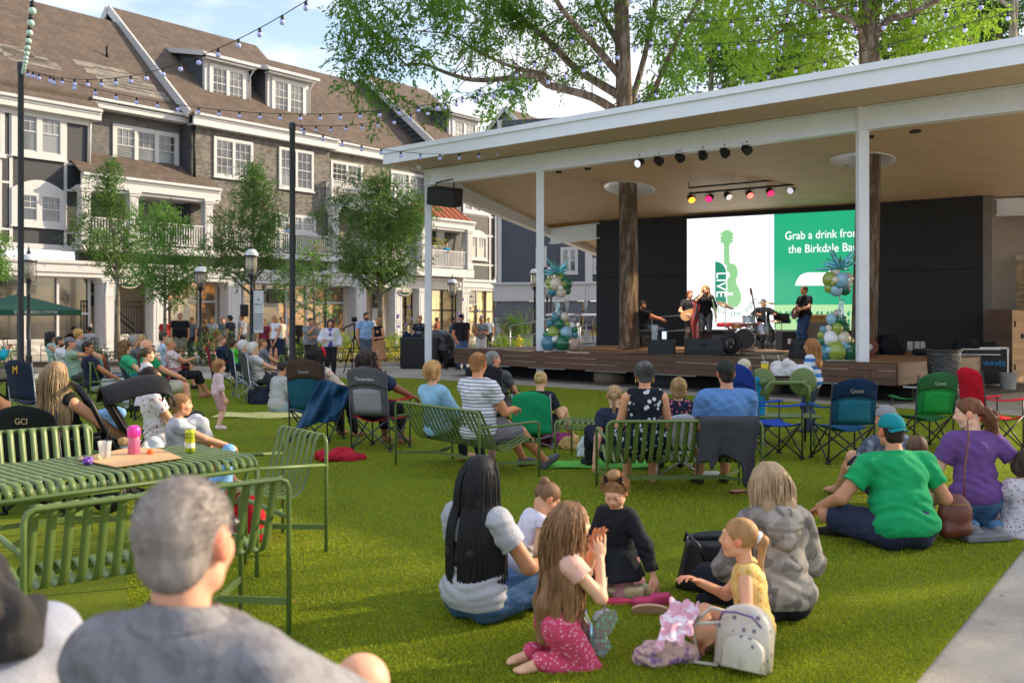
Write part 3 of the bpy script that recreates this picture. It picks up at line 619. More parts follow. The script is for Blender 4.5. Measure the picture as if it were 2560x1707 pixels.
# soffit patch corners (column line = front v=0, back wall line v=1)
L0=Vector((-2.5,28.7,6.06)); R0=Vector((12.6,13.1,5.62)); L1=Vector((1.27,32.5,4.69)); R1=Vector((18.5,21.5,5.0))
def PT(a,b):
    q=(L0*(1-a)+R0*a)*(1-b)+(L1*(1-a)+R1*a)*b
    if b<0:
        q=L0*(1-a)+R0*a+Vector((-.69,-.72,0))*5.3*(-b)
    return q
def bow(a): return 1
trees_at=[(Vector((3.35,27.5,0)),.42),(Vector((8.33,22.8,0)),.40)]
holes=[(p,.72) for p,_ in trees_at]
EDGE=-.30
def roofsheet(dz,name,m,parent,b0,b1,a0=-.005,a1=1.08,nu=150,nv=80,th=.03):
    b=MB(); g={}
    for i in range(nu+1):
        for j in range(nv+1):
            q=PT(a0+(a1-a0)*i/nu,b0+(b1-b0)*j/nv)+Vector((0,0,dz))
            for c,r in holes:
                d=Vector((q.x-c.x,q.y-c.y,0)); L=d.length
                if r-.14<L<r+.0001: q=q+d.normalized()*(r-L)
                elif r<=L<r+.08: pass
            g[i,j]=q
    idx=lambda i,j:i*(nv+1)+j; vs=[g[i,j] for i in range(nu+1) for j in range(nv+1)]; fs=[]
    for i in range(nu):
        for j in range(nv):
            c=(g[i,j]+g[i+1,j+1])/2
            if any((Vector((c.x,c.y,0))-h).length<r-.03 for h,r in holes): continue
            fs.append((idx(i,j),idx(i+1,j),idx(i+1,j+1),idx(i,j+1)) if dz>.2 else (idx(i,j),idx(i,j+1),idx(i+1,j+1),idx(i+1,j)))
    b.add(vs,fs); return b.build(name,m,parent)
roofsheet(.0,'soffit',sof,PV,EDGE,1.75); roofsheet(.25,'roof_deck',wht,PV,EDGE,1.75,nu=60,nv=40)
# fascia along the front edge, left edge
def edge(a,b): return PT(a,b)
n=20; b=MB(); pts=[edge(-.005+1.085*i/n,EDGE) for i in range(n+1)]
for i in range(n):
    p,q=pts[i],pts[i+1]; o_=Vector((-.69,-.72,0))*.03
    b.quad(p+o_+Vector((0,0,-.03)),q+o_+Vector((0,0,-.03)),q+o_+Vector((0,0,.27)),p+o_+Vector((0,0,.27)))
    b.quad(p+o_*3+Vector((0,0,.27)),q+o_*3+Vector((0,0,.27)),q+o_*3+Vector((0,0,.40)),p+o_*3+Vector((0,0,.40)))
    b.quad(p+o_+Vector((0,0,.27)),q+o_+Vector((0,0,.27)),q+o_*3+Vector((0,0,.27)),p+o_*3+Vector((0,0,.27)))
    b.quad(p+o_*3+Vector((0,0,.40)),q+o_*3+Vector((0,0,.40)),q-o_*3+Vector((0,0,.40)),p-o_*3+Vector((0,0,.40)))
    b.quad(p-o_*3+Vector((0,0,.40)),q-o_*3+Vector((0,0,.40)),q-o_*3+Vector((0,0,.25)),p-o_*3+Vector((0,0,.25)))
    b.quad(p+o_+Vector((0,0,-.03)),p-o_,q-o_,q+o_+Vector((0,0,-.03)))
b.build('fascia',wht,PV)
b=MB(); lp=[edge(-.005,EDGE+(1.75-EDGE)*i/10) for i in range(11)]
for i in range(10): b.beam(lp[i]+Vector((-.02,0,.18)),lp[i+1]+Vector((-.02,0,.18)),.08,.40)
b.build('side_fascia',wht,PV)
# beams and columns
def ibeam(name,p,q,h=.46,w=.26,ends=None):
    b=MB(); p=Vector(p);q=Vector(q); zz=Vector((0,0,1))
    b.beam(p-zz*(h-.012),q-zz*(h-.012),w,.03); b.beam(p-zz*.012,q-zz*.012,w,.03); b.beam(p-zz*h/2,q-zz*h/2,.03,h-.06); return b.build(name,wht,PV)
cs=[LP(0.0),LP(4.65),LP(13.53)]; zt=[6.06,5.97,5.80]
for i in range(2): ibeam('front_beam',(cs[i].x,cs[i].y,zt[i]-.02),(cs[i+1].x,cs[i+1].y,zt[i+1]-.02))
ibeam('front_beam',(cs[2].x,cs[2].y,zt[2]-.02),(*(LP(19.5).xy),5.66))
for i in range(2): MB().beam((cs[i].x,cs[i].y,zt[i]+.05),(cs[i+1].x,cs[i+1].y,zt[i+1]+.05),.3,.14).build('glulam_beam',gl_,PV)
MB().beam((cs[2].x,cs[2].y,zt[2]+.05),(*(LP(19.5).xy),5.73),.3,.14).build('glulam_beam',gl_,PV)
for i,c in enumerate(cs):
    b=MB(); ang=R(-45); b.box((c.x,c.y,zt[i]/2-.0),(.2,.2,zt[i]),None,.008)
    b.box((c.x,c.y,zt[i]-.25),(.24,.24,.5)); b.build('column',wht,PV)
lb=Vector((5.1,36.4,3.75)); ibeam('side_beam',(L0.x+.05,L0.y+.1,6.0),lb,h=.5); MB().beam((L0.x+.05,L0.y+.1,6.06),lb+Vector((0,0,.08)),.3,.1).build('glulam_beam',gl_,PV)
ibeam('cross_beam',(1.3,32.35,4.62),(2.9,31.2,4.7),h=.5); MB().beam((1.3,32.35,4.7),(2.9,31.2,4.78),.3,.1).build('glulam_beam',gl_,PV)
# cylindrical white sleeves round the tree holes
for c,r in holes:
    zc=5.25; b=MB(); K=40
    def soffz(x,y):
        best=None
        a,bb=.4,.5
        for _ in range(12):
            q=PT(a,bb); e=Vector((x-q.x,y-q.y)); da=(PT(a+.01,bb)-q)/.01; db=(PT(a,bb+.01)-q)/.01
            det=da.x*db.y-da.y*db.x; a+=(e.x*db.y-e.y*db.x)/det; bb+=(da.x*e.y-da.y*e.x)/det
        return PT(a,bb).z
    rr=r-.01; pv=[]
    for k in range(K):
        t=2*PI*k/K; x,y=c.x+rr*cos(t),c.y+rr*sin(t); pv.append((x,y,soffz(x,y)))
    vs=[(x,y,z-.03) for x,y,z in pv]+[(x,y,z+.55) for x,y,z in pv]+[(c.x+(x-c.x)*1.03,c.y+(y-c.y)*1.03,z-.03) for x,y,z in pv]+[(c.x+(x-c.x)*1.03,c.y+(y-c.y)*1.03,z+.55) for x,y,z in pv]
    fs=[(k,(k+1)%K,K+(k+1)%K,K+k) for k in range(K)]+[(2*K+k,3*K+k,3*K+(k+1)%K,2*K+(k+1)%K) for k in range(K)]+[(k,2*K+k,2*K+(k+1)%K,(k+1)%K) for k in range(K)]
    b.add(vs,fs,True); b.build('tree_opening_ring',wht,PV)
# soffit fixtures
for (px,py) in ((1397,431),(1469,423),(2288,329),(2172,343)): MB().box(at(px,py,{1397:26,1469:25,2288:18.6,2172:19.5}[px]),(.16,.16,.05)).build('downlight',mat('light_dark','2b1f18',.5),PV)
# back wall + screen
w0=Vector((2.74,31.2,0)); w1=Vector((12.5,25.5,0)); wd=(w1-w0).normalized(); wn=Vector((wd.y,-wd.x,0))  # towards the audience
if wn.y>0: wn=-wn
blk=mat('black_wall','24252a',.7,var=.1,vs=1.2)
b=MB(); p,q=w0,w1; hL,hR=4.72,4.88; seam=2.93
for (z0a,z1a,z0b,z1b) in ((ZS-.5,seam-.01,ZS-.5,seam-.01),(seam+.01,hL,seam+.01,hR)):
    vs=[p+Vector((0,0,z0a)),q+Vector((0,0,z0b)),q+Vector((0,0,z1b)),p+Vector((0,0,z1a))]; b.poly([Vector(v) for v in vs],-.3,wn)
b.poly([p-wn*.05+Vector((0,0,seam-.02)),q-wn*.05+Vector((0,0,seam-.02)),q-wn*.05+Vector((0,0,seam+.02)),p-wn*.05+Vector((0,0,seam+.02))],-.2,wn)
b.build('back_wall',blk,PV)
w2=w1+wd*2.6-wn*2.2
b=MB(); q2=w1+Vector((2.1,2.2,0)); b.poly([w1+Vector((.01,0,0)),q2,q2+Vector((0,0,4.5)),w1+Vector((.01,0,4.86))],.25,(.8,-.3,0)); b.build('side_wall',mat('grey_side_wall','75706c',.8,var=.1),PV)
ibeam('rear_beam',(12.6,25.9,4.8),(16.5,24.2,4.8),h=.45)
# stage deck: front edge parallel to the column line
deck=mat('deck_wood','8a6a4c',.55,pat='plank',ps=1,col2='3d2c20',var=.12,bump=.2,pdir=(0,0,0)); ipe=mat('ipe_wood','5b4030',.5,pat='plank',ps=1.1,col2='22160f',var=.15,bump=.25,pdir=(0,0,1))
def DP(s,t): return Vector((-2.5+.6975*s+.7166*t, 28.7-.7166*s+.6975*t,0))
D0,D1=1.55,14.35
ST=T('wooden_stage','raised stage deck of brown hardwood boards with darker plank front','stage',DP(0,0),math.atan2(-.7166,.6975))
# local frame: x along the front, y towards the back
b=MB(); 
b.add([(D0,-.28,ZS),(D1,-.28,ZS),(14.25,4.0,ZS),(12.9,8.5,ZS),(D0+2.5,9,ZS),(D0,1.6,ZS)],[(0,1,2,3,4,5)]); b.build('deck',deck,ST)
b=MB()
for k in range(3): b.bx(D0,D1,-.32+.003*k,-.28+.003*k,ZS-.01-.14*(k+1)+.006,ZS-.01-.14*k)
b.beam((D0-.02,-.28,ZS-.21),(D0-.02,1.6,ZS-.21),.04,.42,(0,0,1)); b.beam((D1,-.28,ZS-.21),(14.25,4.0,ZS-.21),.04,.42,(0,0,1)); b.beam((14.25,4.0,ZS-.21),(12.9,8.5,ZS-.21),.04,.42,(0,0,1)); b.build('plank_front',ipe,ST)
b=MB()
for k in range(7): 
    x=D0+.9+k*2.0; b.bx(x,x+1.3,-.25,-.2,ZS-.455,ZS-.425)
b.build('steel_trim',mat('steel_grey','a9a9a9',.4,metal=.5),ST)
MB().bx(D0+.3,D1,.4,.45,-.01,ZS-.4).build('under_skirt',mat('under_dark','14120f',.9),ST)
for x in (D0+5.3,D0+9.6): MB().lathe([(.42,0),(.42,.33)],(x,.25,0),20).build('concrete_footing',mat('footing','6e6152',.9),ST)
g=MB().add([DP(D0,-.5)+Vector((0,0,-.004)),DP(D1,-.5)+Vector((0,0,-.004)),DP(D1+1,8)+Vector((0,0,-.004)),DP(D0,2)+Vector((0,0,-.004))],[(0,1,2,3)]); S(g.build('gravel_ground',mat('gravel','4b4640',.95,pat='blotch',ps=60,col2='8c867c',bump=1,bs=90)))
# LED screen
SP=lambda px: None
def wallpt(px,off=.0):
    t=(px-CX)/F; # ray meets wall line shifted by off
    p=w0+wn*off; # solve p+s*wd = (tY,Y)
    # x: p.x+s wd.x = t*(p.y+s wd.y)
    s=(t*p.y-p.x)/(wd.x-t*wd.y); return p+wd*s
sA=wallpt(1718,.12); sB=wallpt(2146,.12); SWd=(sB-sA).length; z0s=CH+(HY-823)/F*sA.y; z1s=CH+(HY-548)/F*sA.y
SR=T('led_screen','large lit screen with green guitar emblem and bar message behind the band','screen',(sA.x,sA.y,z0s),math.atan2(wd.y,wd.x))
HS=z1s-z0s; MB().bx(-.05,SWd+.05,-.005,.10,-.05,HS+.05).build('housing',blk,SR)
def em(n,c,e): 
    m=bpy.data.materials.new(n); m.use_nodes=True; t=m.node_tree; bb=t.nodes['Principled BSDF']; bb.inputs['Base Color'].default_value=(.02,.02,.02,1)
    c_=nd(t,'ShaderNodeTexCoord'); w=nd(t,'ShaderNodeTexWave',bands_direction='Z'); w.inputs['Scale'].default_value=5.2; w.inputs['Distortion'].default_value=.6; w.inputs['Detail Scale'].default_value=.5; lk(t,c_.outputs['Object'],w.inputs['Vector'])
    mr=nd(t,'ShaderNodeMapRange'); mr.inputs[3].default_value=e*.90; mr.inputs[4].default_value=e*1.02; lk(t,w.outputs['Fac'],mr.inputs[0]); bb.inputs['Emission Color'].default_value=(*lin(c),1); lk(t,mr.outputs[0],bb.inputs['Emission Strength']); bb.inputs['Roughness'].default_value=.4; return m
EW=em('led_white','f6f8fb',.78); EG=em('led_green','0aa878',.62); EL=em('led_light_green','b4dfa0',.6); EM=em('led_guitar','8cc98a',.62); ED=em('led_dark_green','0a8f6a',.55)
def spx(px,py):  # photo pixel -> screen-local x,z
    p=wallpt(px,.13); return ((p-sA).dot(wd), CH+(HY-py)/F*p.y-z0s)
def flat(name,pts,m,y): 
    b=MB(); b.add([(x,y,z) for x,z in pts],[tuple(range(len(pts)))]); return b.build(name,m,SR)
xm=spx(1935,700)[0]; zl=spx(2000,762)[1]
flat('white_panel',[(0,0),(xm,0),(xm,HS),(0,HS)],EW,-.010); flat('green_panel',[(xm,zl),(SWd,zl),(SWd,HS),(xm,HS)],EG,-.011); flat('light_green_panel',[(xm,0),(SWd,0),(SWd,zl),(xm,zl)],EL,-.0105)
gz3=lambda X,Y:(1750+X/2.904,560+Y/2.904)
def poly3(name,pts,m,y): return flat(name,[spx(*gz3(*p)) for p in pts],m,y)
gt=[(172,152),(152,120),(158,70),(175,48),(205,42),(228,55),(238,80),(232,130),(213,160),(216,285),(250,290),(272,320),(275,370),(262,410),(268,440),(290,480),(302,530),(296,570),(270,600),(235,610),(200,600),(197,560),(197,420),(197,400),(215,385),(215,355),(195,345),(192,300),(175,290)]
poly3('guitar_emblem',gt,EM,-.014)
for yy in (70,100,128):
    for xx in (154,236): poly3('tuning_peg',[(xx+9*cos(a),yy+9*sin(a)) for a in [k*PI/4 for k in range(8)]],EM,-.015)
poly3('guitar_bridge',[(196,498),(240,498),(240,516),(196,516)],EW,-.016)
poly3('live_leaf',[(110,272)]+[(110+80*sin(k*PI/16),352-80*cos(k*PI/16)) for k in range(1,9)]+[(190,610)]+[(190-80*sin(k*PI/16),530+80*cos(k*PI/16)) for k in range(1,9)],ED,-.014)
def screentext(t,px,py,size,m,rot=0,y=-.02,sx=1):
    x,z=spx(px,py); me=text_mesh(t,size,.0); me.transform(Matrix.Translation((x,y,z))@Matrix.Rotation(R(90),4,'X')@Matrix.Rotation(rot,4,'Z')@Matrix.Diagonal((sx,1,1,1))); me.materials.clear(); me.materials.append(m); return link('lettering',me,SR)
screentext('LIVE',*gz3(150,440),.42,EW,R(-90))
screentext('Grab a drink from',*gz3(886,78),.34,EW,0,sx=.84); screentext('the Birkdale Bar',*gz3(886,178),.34,EW,0,sx=.86)
s='under the oaks'
for i,ch in enumerate(s):
    if ch==' ': continue
    a=R(212+ i*9.6); cx_,cz_=232,470; rr_=185; px,py=gz3(cx_-0+rr_*cos(a)*.95,cz_-rr_*sin(a)); screentext(ch,px,py,.27,ED,a-R(270)+0)
ar=[(690,447),(702,410),(725,375),(755,358),(790,352),(935,352),(935,292),(948,296),(1010,352),(1060,400),(1010,447)]
poly3('arrow_emblem',ar,EW,-.014)
for i in range(8):
    for j in range(2):
        for s_ in(-1,1):
            cx_=568+i*75; cy_=650+j*56; pts=[]
            for k in range(9): t=k/8; pts.append((cx_+s_*(8+26*(1-t)+0),cy_-22+44*t)) if False else pts.append((cx_+s_*(10+14*sin(PI*t)+12*t*(-1 if j else 1)*0.4),cy_-22+44*t))
            for k in range(8,-1,-1): t=k/8; pts.append((cx_+s_*(10-4*sin(PI*t)),cy_-22+44*t))
            poly3('leaf_emblem',pts,ED,-.014)
# right hand side: brick pier, cabinet
bp_=T('brick_pier','tan narrow-brick wall with stone cap at the right edge behind the cabinet','wall',(13.95,27.0,0),R(-8)); MB().bx(0,4,0,.5,0,3.25).build('bricks',mat('tan_brick','a08d70',.85,pat='brick',ps=.8,col2='5d5140',bump=.8,pdir=(0,0,1)),bp_); MB().bx(-.1,4.1,-.08,.58,3.25,3.38).build('cap',conc,bp_)
cb=T('wooden_cabinet','tall slatted wooden storage cabinet with doors right of the stage','cabinet',(12.66,24.3,0),R(40))
MB().bx(0,3.2,0,.62,0,1.82).build('body',mat('cabinet_wood','b08a62',.6,pat='plank',ps=1,col2='6d5238',var=.12,bump=.2,pdir=(0,0,1)),cb); MB().bx(-.03,0,-.01,.64,0,1.84).build('side_panel',ipe,cb)
b=MB()
for x in (1.0,2.0): b.bx(x-.008,x+.008,-.012,-.001,.05,1.75)
b.build('door_gap',jm,cb)
b=MB()
for x in(.12,1.1,2.1):
    for z in(.3,1.4): b.bx(x,x+.04,-.03,-.002,z,z+.14)
b.bx(.55,.62,-.05,-.002,1.1,1.22); b.build('hinge',blackm,cb)
# ================= IMPLICIT SURFACES (bodies, clothes, hair) =================
def V3(*a): return np.array(a,float)
def seg(a,b,ra,rb,cut=None): return ('s',np.array(a,float),np.array(b,float),ra,rb,cut)
def ell(c,r,ax=None,cut=None): return ('e',np.array(c,float),np.array(r,float),np.eye(3) if ax is None else np.array(ax,float),None,cut)
def pbb(p,off):
    if p[0]=='s':
        m=max(p[3],p[4])+off; return np.minimum(p[1],p[2])-m,np.maximum(p[1],p[2])+m
    m=np.sqrt(((p[3]*p[2][:,None])**2).sum(0))+off+.0; return p[1]-m,p[1]+m
def pd(p,P,off):
    if p[0]=='s':
        a,b=p[1],p[2]; ba=b-a; L=max(ba@ba,1e-9); q=P-a; h=np.clip((q@ba)/L,0,1); d=np.sqrt(((q-h[...,None]*ba)**2).sum(-1))-(p[3]+(p[4]-p[3])*h)-off
    else:
        q=(P-p[1])@p[3].T; r=p[2]+off; k0=np.sqrt(((q/r)**2).sum(-1)); k1=np.sqrt(((q/(r*r))**2).sum(-1)); d=k0*(k0-1)/np.maximum(k1,1e-6)
    if p[5] is not None:
        for pt,n in p[5]: d=np.maximum(d,(P-np.array(pt))@np.array(n))
    return d
def field(prims,res,k=.03,off=0,subs=(),cuts=(),noise=None,plain=()):
    prims=[p for p in prims if p is not None]
    bb=[pbb(p,off) for p in list(prims)+list(plain)]; lo=np.min([b[0] for b in bb],0)-3*res; hi=np.max([b[1] for b in bb],0)+3*res
    n=np.ceil((hi-lo)/res).astype(int)+1; D=np.full(n,9.,np.float32); m=k+2.5*res
    ax=[lo[i]+res*np.arange(n[i]) for i in range(3)]
    def loc(p,mg,o):
        a,b=pbb(p,o); i0=np.maximum(np.floor((a-mg-lo)/res).astype(int),0); i1=np.minimum(np.ceil((b+mg-lo)/res).astype(int)+1,n)
        if (i1<=i0).any(): return None,None
        sl=tuple(slice(i0[i],i1[i]) for i in range(3)); g=np.stack(np.meshgrid(*[ax[i][sl[i]] for i in range(3)],indexing='ij'),-1); return sl,g
    for p in prims:
        sl,g=loc(p,m,off)
        if sl is None: continue
        d=pd(p,g,off); o=D[sl]; h=np.maximum(k-np.abs(o-d),0)/k; D[sl]=np.minimum(o,d)-h*h*k*.25
    for p in subs:
        sl,g=loc(p,3*res+.01,0)
        if sl is None: continue
        d=-pd(p,g,0); o=D[sl]; kk=.008; h=np.maximum(kk-np.abs(o-d),0)/kk; D[sl]=np.maximum(o,d)+h*h*kk*.25
    for p in plain:
        sl,g=loc(p,3*res,0); 
        if sl is None: continue
        D[sl]=np.minimum(D[sl],pd(p,g,0))
    if noise or cuts:
        G=np.stack(np.meshgrid(*ax,indexing='ij'),-1)
        if noise: D=D+noise(G).astype(np.float32)
        for pt,nn in cuts: D=np.maximum(D,((G-np.array(pt))@np.array(nn)).astype(np.float32))
    return nets(D,lo,res)
def nets(D,lo,res):
    D[0],D[-1],D[:,0],D[:,-1],D[:,:,0],D[:,:,-1]=9,9,9,9,9,9
    I=D<0; nx,ny,nz_=D.shape
    c=np.zeros((nx-1,ny-1,nz_-1),np.int8)
    for i in(0,1):
        for j in(0,1):
            for k in(0,1): c+=I[i:nx-1+i,j:ny-1+j,k:nz_-1+k]
    act=(c>0)&(c<8); ids=np.argwhere(act); N=len(ids)
    if N==0: return np.zeros((0,3)),np.zeros((0,4),int)
    vi=np.full(act.shape,-1,np.int32); vi[act]=np.arange(N)
    acc=np.zeros((N,3)); cnt=np.zeros(N)
    for a in range(3):
        o=[x for x in range(3) if x!=a]
        for u in(0,1):
            for v in(0,1):
                p=ids.copy(); p[:,o[0]]+=u; p[:,o[1]]+=v; q=p.copy(); q[:,a]+=1
                d0=D[tuple(p.T)].astype(float); d1=D[tuple(q.T)].astype(float); s=(d0<0)!=(d1<0); t=np.where(s,d0/np.where(s,d0-d1,1),0)
                pos=p.astype(float); pos[:,a]+=t; acc[s]+=pos[s]; cnt[s]+=1
    V=acc/cnt[:,None]*res+lo; F=[]
    for a in range(3):
        o=[x for x in range(3) if x!=a]; s0=[slice(1,-1)]*3; s0[a]=slice(0,-1); s1=list(s0); s1[a]=slice(1,None)
        A=I[tuple(s0)];Bq=I[tuple(s1)]; e=np.argwhere(A!=Bq); 
        if not len(e): continue
        fl=A[tuple(e.T)]; off=np.ones(3,int); off[a]=0; e=e+off
        def cell(du,dv):
            q=e.copy(); q[:,o[0]]+=du; q[:,o[1]]+=dv; return vi[tuple(q.T)]
        f=np.stack([cell(-1,-1),cell(0,-1),cell(0,0),cell(-1,0)],1)
        if a==1: fl=~fl
        f[~fl]=f[~fl][:,::-1]; F.append(f)
    return V,np.concatenate(F)
def vnoise(seed,amp,fr=18,st=(1,1,1),ridge=False):
    rs=np.random.RandomState(seed); ks=rs.randn(5,3); ks/=np.linalg.norm(ks,axis=1)[:,None]; ks*=np.array(st); ph=rs.rand(5)*6; f=fr*(0.6+rs.rand(5))
    def fn(P):
        w=0; 
        if ridge:
            for i in range(5): w=w+(1-2.2*np.abs(np.sin((P@ks[i])*f[i]*.55+ph[i]+1.3*np.sin((P@ks[(i+2)%5])*f[i]*.4))))
            return amp*w/2.6
        for i in range(5): w=w+np.sin((P@ks[i])*f[i]+ph[i]+1.6*np.sin((P@ks[(i+2)%5])*f[i]*.6))
        return amp*w/2.6
    return fn
def rotax(v,ax,a):
    ax=ax/np.linalg.norm(ax); return v*cos(a)+np.cross(ax,v)*sin(a)+ax*(ax@v)*(1-cos(a))
def nrm(v): return v/max(np.linalg.norm(v),1e-9)
def ik(a,t,l1,l2,hint):
    d=t-a; L=np.linalg.norm(d); mx_=(l1+l2)*.995
    if L>mx_: t=a+d/L*mx_; d=t-a; L=mx_
    x=(l1*l1-l2*l2+L*L)/(2*L); h=math.sqrt(max(l1*l1-x*x,0)); u=d/L; hv=hint-u*(hint@u); hv=nrm(hv); return a+u*x+hv*h,t
# ---------------- people ----------------
skinm=mat('skin','attr',.5,var=.06,vs=25,spec=.35,sss=.12); 
def clothm(c,pat=None,c2=None,ps=10,rough=.85,**k):
    n='cloth_%s_%s_%s_%s'%(c,pat,c2,ps); return mat(n,c,rough,var=.1,vs=9,bump=.55,bs=11,pat=pat,col2=c2,ps=ps,spec=.2,bd=.022,**k)
def hairm(c,c2=None): return mat('hair_%s'%c,c,.55,var=.3,vs=28,bump=.8,bs=90,bd=.006,stretch=(1,1,.22),spec=.35,pat='wood' if c2 else None,col2=c2,ps=14)
SK={'f':'dcae90','t':'c99a78','b':'8a5f45','p':'e4bda4','d':'b98562'}
POSES={
 'stand':dict(pz=.92,lean=(0,.0),hands=((.24,.03,.82),(-.24,.03,.82)),feet=((.1,0,.08),(-.1,.02,.08)),knee=(0,1,0),bare=0),
 'chair':dict(pz=None,lean=(0,-.13),hands=((.19,.34,'s.18'),(-.19,.34,'s.18')),feet=((.14,.50,.08),(-.13,.52,.08)),knee=(0,.6,1)),
 'bench':dict(pz=None,lean=(0,-.10),hands=((.12,.30,'s.20'),(-.12,.30,'s.20')),feet=((.13,.52,.08),(-.13,.48,.08)),knee=(0,.6,1)),
 'cross':dict(pz=.13,lean=(0,.07),hands=((.2,.33,.22),(-.2,.33,.22)),feet=((-.14,.33,.07),(.14,.37,.07)),knee=(1,.2,.25)),
 'kneel':dict(pz=.27,lean=(0,.06),hands=((.16,.34,.36),(-.16,.34,.36)),feet=((.09,-.14,.07),(-.09,-.14,.07)),knee=(0,1,.0)),
 'floor':dict(pz=.12,lean=(0,.03),hands=((.2,.35,.3),(-.2,.35,.3)),feet=((.16,.62,.08),(-.16,.55,.08)),knee=(.25,.3,1)),
}
def person(label,loc,yaw,pose='stand',H=1.7,skin='f',top=None,bottom=None,shoes='2b2b30',hair=None,hat=None,seat=.40,hy=0,hp=0,hr=0,w=1.0,res=None,
           hands=None,feet=None,lean=None,knees=None,sleeve=.5,leg=2.0,fem=False,group=None,extra=None,elb=None,bare=False,curl=(28,28),child=False,glass=False,openm=False,skirt=None,beard=None,tw=0,ears=None,strap=None,seed=None,pz=None,name='person',waist=None,over=None,leg2=None,hsc=1.0):
    seed=seed if seed is not None else len(label)*7+int(abs(loc[0])*10); k=H/1.72; ks=k**.85; hs=(.55+.45*k)*hsc
    if child: w*=.95
    Y=loc[1]; 
    if res is None: res=min(.02,max(.0065,Y*.00055)) 
    ps=dict(POSES[pose]); ps.update({a:b for a,b in dict(hands=hands,feet=feet,lean=lean,knee=knees).items() if b is not None})
    sz=seat
    def pt(q):
        z=q[2]
        if isinstance(z,str): z=sz/k+float(z[1:])
        return V3(q[0],q[1],z)*k
    pelz=(pz if pz is not None else (ps['pz'] if ps['pz'] is not None else None)); pel=V3(0,0,pelz*k) if pelz is not None else V3(0,0,sz+.085*k)
    ln=ps['lean']; up=nrm(V3(ln[0],ln[1],.5)); neck=pel+up*.50*k
    rx=V3(cos(R(tw)),sin(R(tw)),0); rx=nrm(rx-up*(rx@up)); fwd=np.cross(up,rx); 
    hx=V3(1,0,0)
    shw=(.150 if fem else .172)*k*(.5+.5*w)*(.93 if child else 1)
    sh=[neck-up*.076*k+rx*s*shw for s in(1,-1)]; hip=[pel+hx*s*.085*k-V3(0,0,.02*k) for s in(1,-1)]
    mid=pel+up*.22*k+fwd*(-.012*k)
    A=[];Wd=[]
    for i,s in enumerate((1,-1)):
        eh=elb[i] if elb else (s*.6,-.7,-.5)
        e,wv=ik(sh[i],pt(ps['hands'][i]),.285*k,.25*k,V3(*eh)); A.append((sh[i],e,wv))
    Lg=[]
    for i,s in enumerate((1,-1)):
        kn=ps['knee']; kh=kn[i] if isinstance(kn[0],(tuple,list)) else (kn[0]*s,kn[1],kn[2])
        q,a=ik(hip[i],pt(ps['feet'][i]),.43*k,.42*k,V3(*kh)); Lg.append((hip[i],q,a))
    frame3=np.array([rx,fwd,up])
    def torso(o=1.0,hem=None):
        c=[(hem,-up)] if hem is not None else None
        ww=w; L=[]
        L.append(ell(pel+up*.03*k+fwd*-.01*k,V3(.155*ww*(1.06 if fem else 1),.115*ww,.12)*k,frame3,c))
        L.append(ell(pel+up*.17*k+fwd*.01*(ww-1)*4*k,V3((.125 if fem else .14)*ww,.10*ww*(1+.35*max(0,ww-1)),.15)*k,frame3,c))
        L.append(ell(pel+up*.34*k+fwd*.0,V3(.142*(.4+.6*ww)*(.92 if fem else 1.04),.105*(.5+.5*ww),.15)*k,frame3,c))
        L.append(seg(sh[0]-rx*.03*k,sh[1]+rx*.03*k,.046*ks*(.6+.4*ww),.046*ks*(.6+.4*ww)))
        L.append(seg(neck-up*.015*k,(sh[0]*.7+neck*.3),.045*k,.040*k)); L.append(seg(neck-up*.015*k,(sh[1]*.7+neck*.3),.045*k,.040*k))
        if fem and not child:
            for s in(1,-1): L.append(ell(pel+up*.33*k+fwd*.085*k+rx*s*.062*k,V3(.06,.055,.06)*k,frame3))
        return L
    lw=(.55+.45*w)
    def arm(i,fr,o=0):
        s,e,wv=A[i]; r=[.049*ks*lw,.041*ks*lw,.033*ks*lw,.026*ks]
        if fr<=1:
            p=s+(e-s)*fr; d=nrm(e-s); return [seg(s,s+(e-s)*min(1,fr+.15),r[0],r[1]+.005*fr,[(p,d)])]
        f2=fr-1; p=e+(wv-e)*f2; d=nrm(wv-e); return [seg(s,e,r[0],r[1]),seg(e,wv,r[1],r[2]*.9,[(p,d)] if fr<2 else None)]
    def legp(i,fr):
        h,q,a=Lg[i]; lf=.5+.5*w; r=[.088*ks*lf*(1.05 if fem else 1),.056*ks*lf,.05*ks*lf,.036*ks]
        if fr<=1:
            p=h+(q-h)*fr; d=nrm(q-h); return [seg(h,h+(q-h)*min(1,fr+.1),r[0],r[0]+(r[1]+.012*ks-r[0])*fr,[(p,d)])]
        m_=q+(a-q)*.35; back=nrm(np.cross(nrm(a-q),hx))*0
        f2=fr-1; p=q+(a-q)*f2; d=nrm(a-q)
        return [seg(h,q,r[0],r[1]),seg(q,m_,r[1],r[2]+.002),seg(m_,a,r[2]+.002,r[3],[(p,d)] if fr<2 else None)]
    # head frame
    yw=R(hy); f0=V3(-sin(yw),cos(yw),0); f0=nrm(f0*cos(R(hp))+V3(0,0,-sin(R(hp)))); 
    hxv=nrm(np.cross(f0,V3(0,0,1))); hu=np.cross(hxv,f0); 
    if hr: hxv2=hxv*cos(R(hr))+hu*sin(R(hr)); hu=np.cross(hxv2,f0); hxv=hxv2
    HF=np.array([hxv,f0,hu]); hc=neck+nrm(up*.7+V3(0,0,.5))*.135*(k*.5+hs*.5)+f0*.03*hs+V3(0,0,.01)
    # local head point -> body coords
    hl=lambda x,y,z: hc+(hxv*x+f0*y+hu*z)*hs
    he=lambda x,y,z,a,b_,c_,cut=None: ell(hl(x,y,z),V3(a,b_,c_)*hs,HF,cut)
    hsg=lambda p,q,a,b_: seg(hl(*p),hl(*q),a*hs,b_*hs)
    kid=child
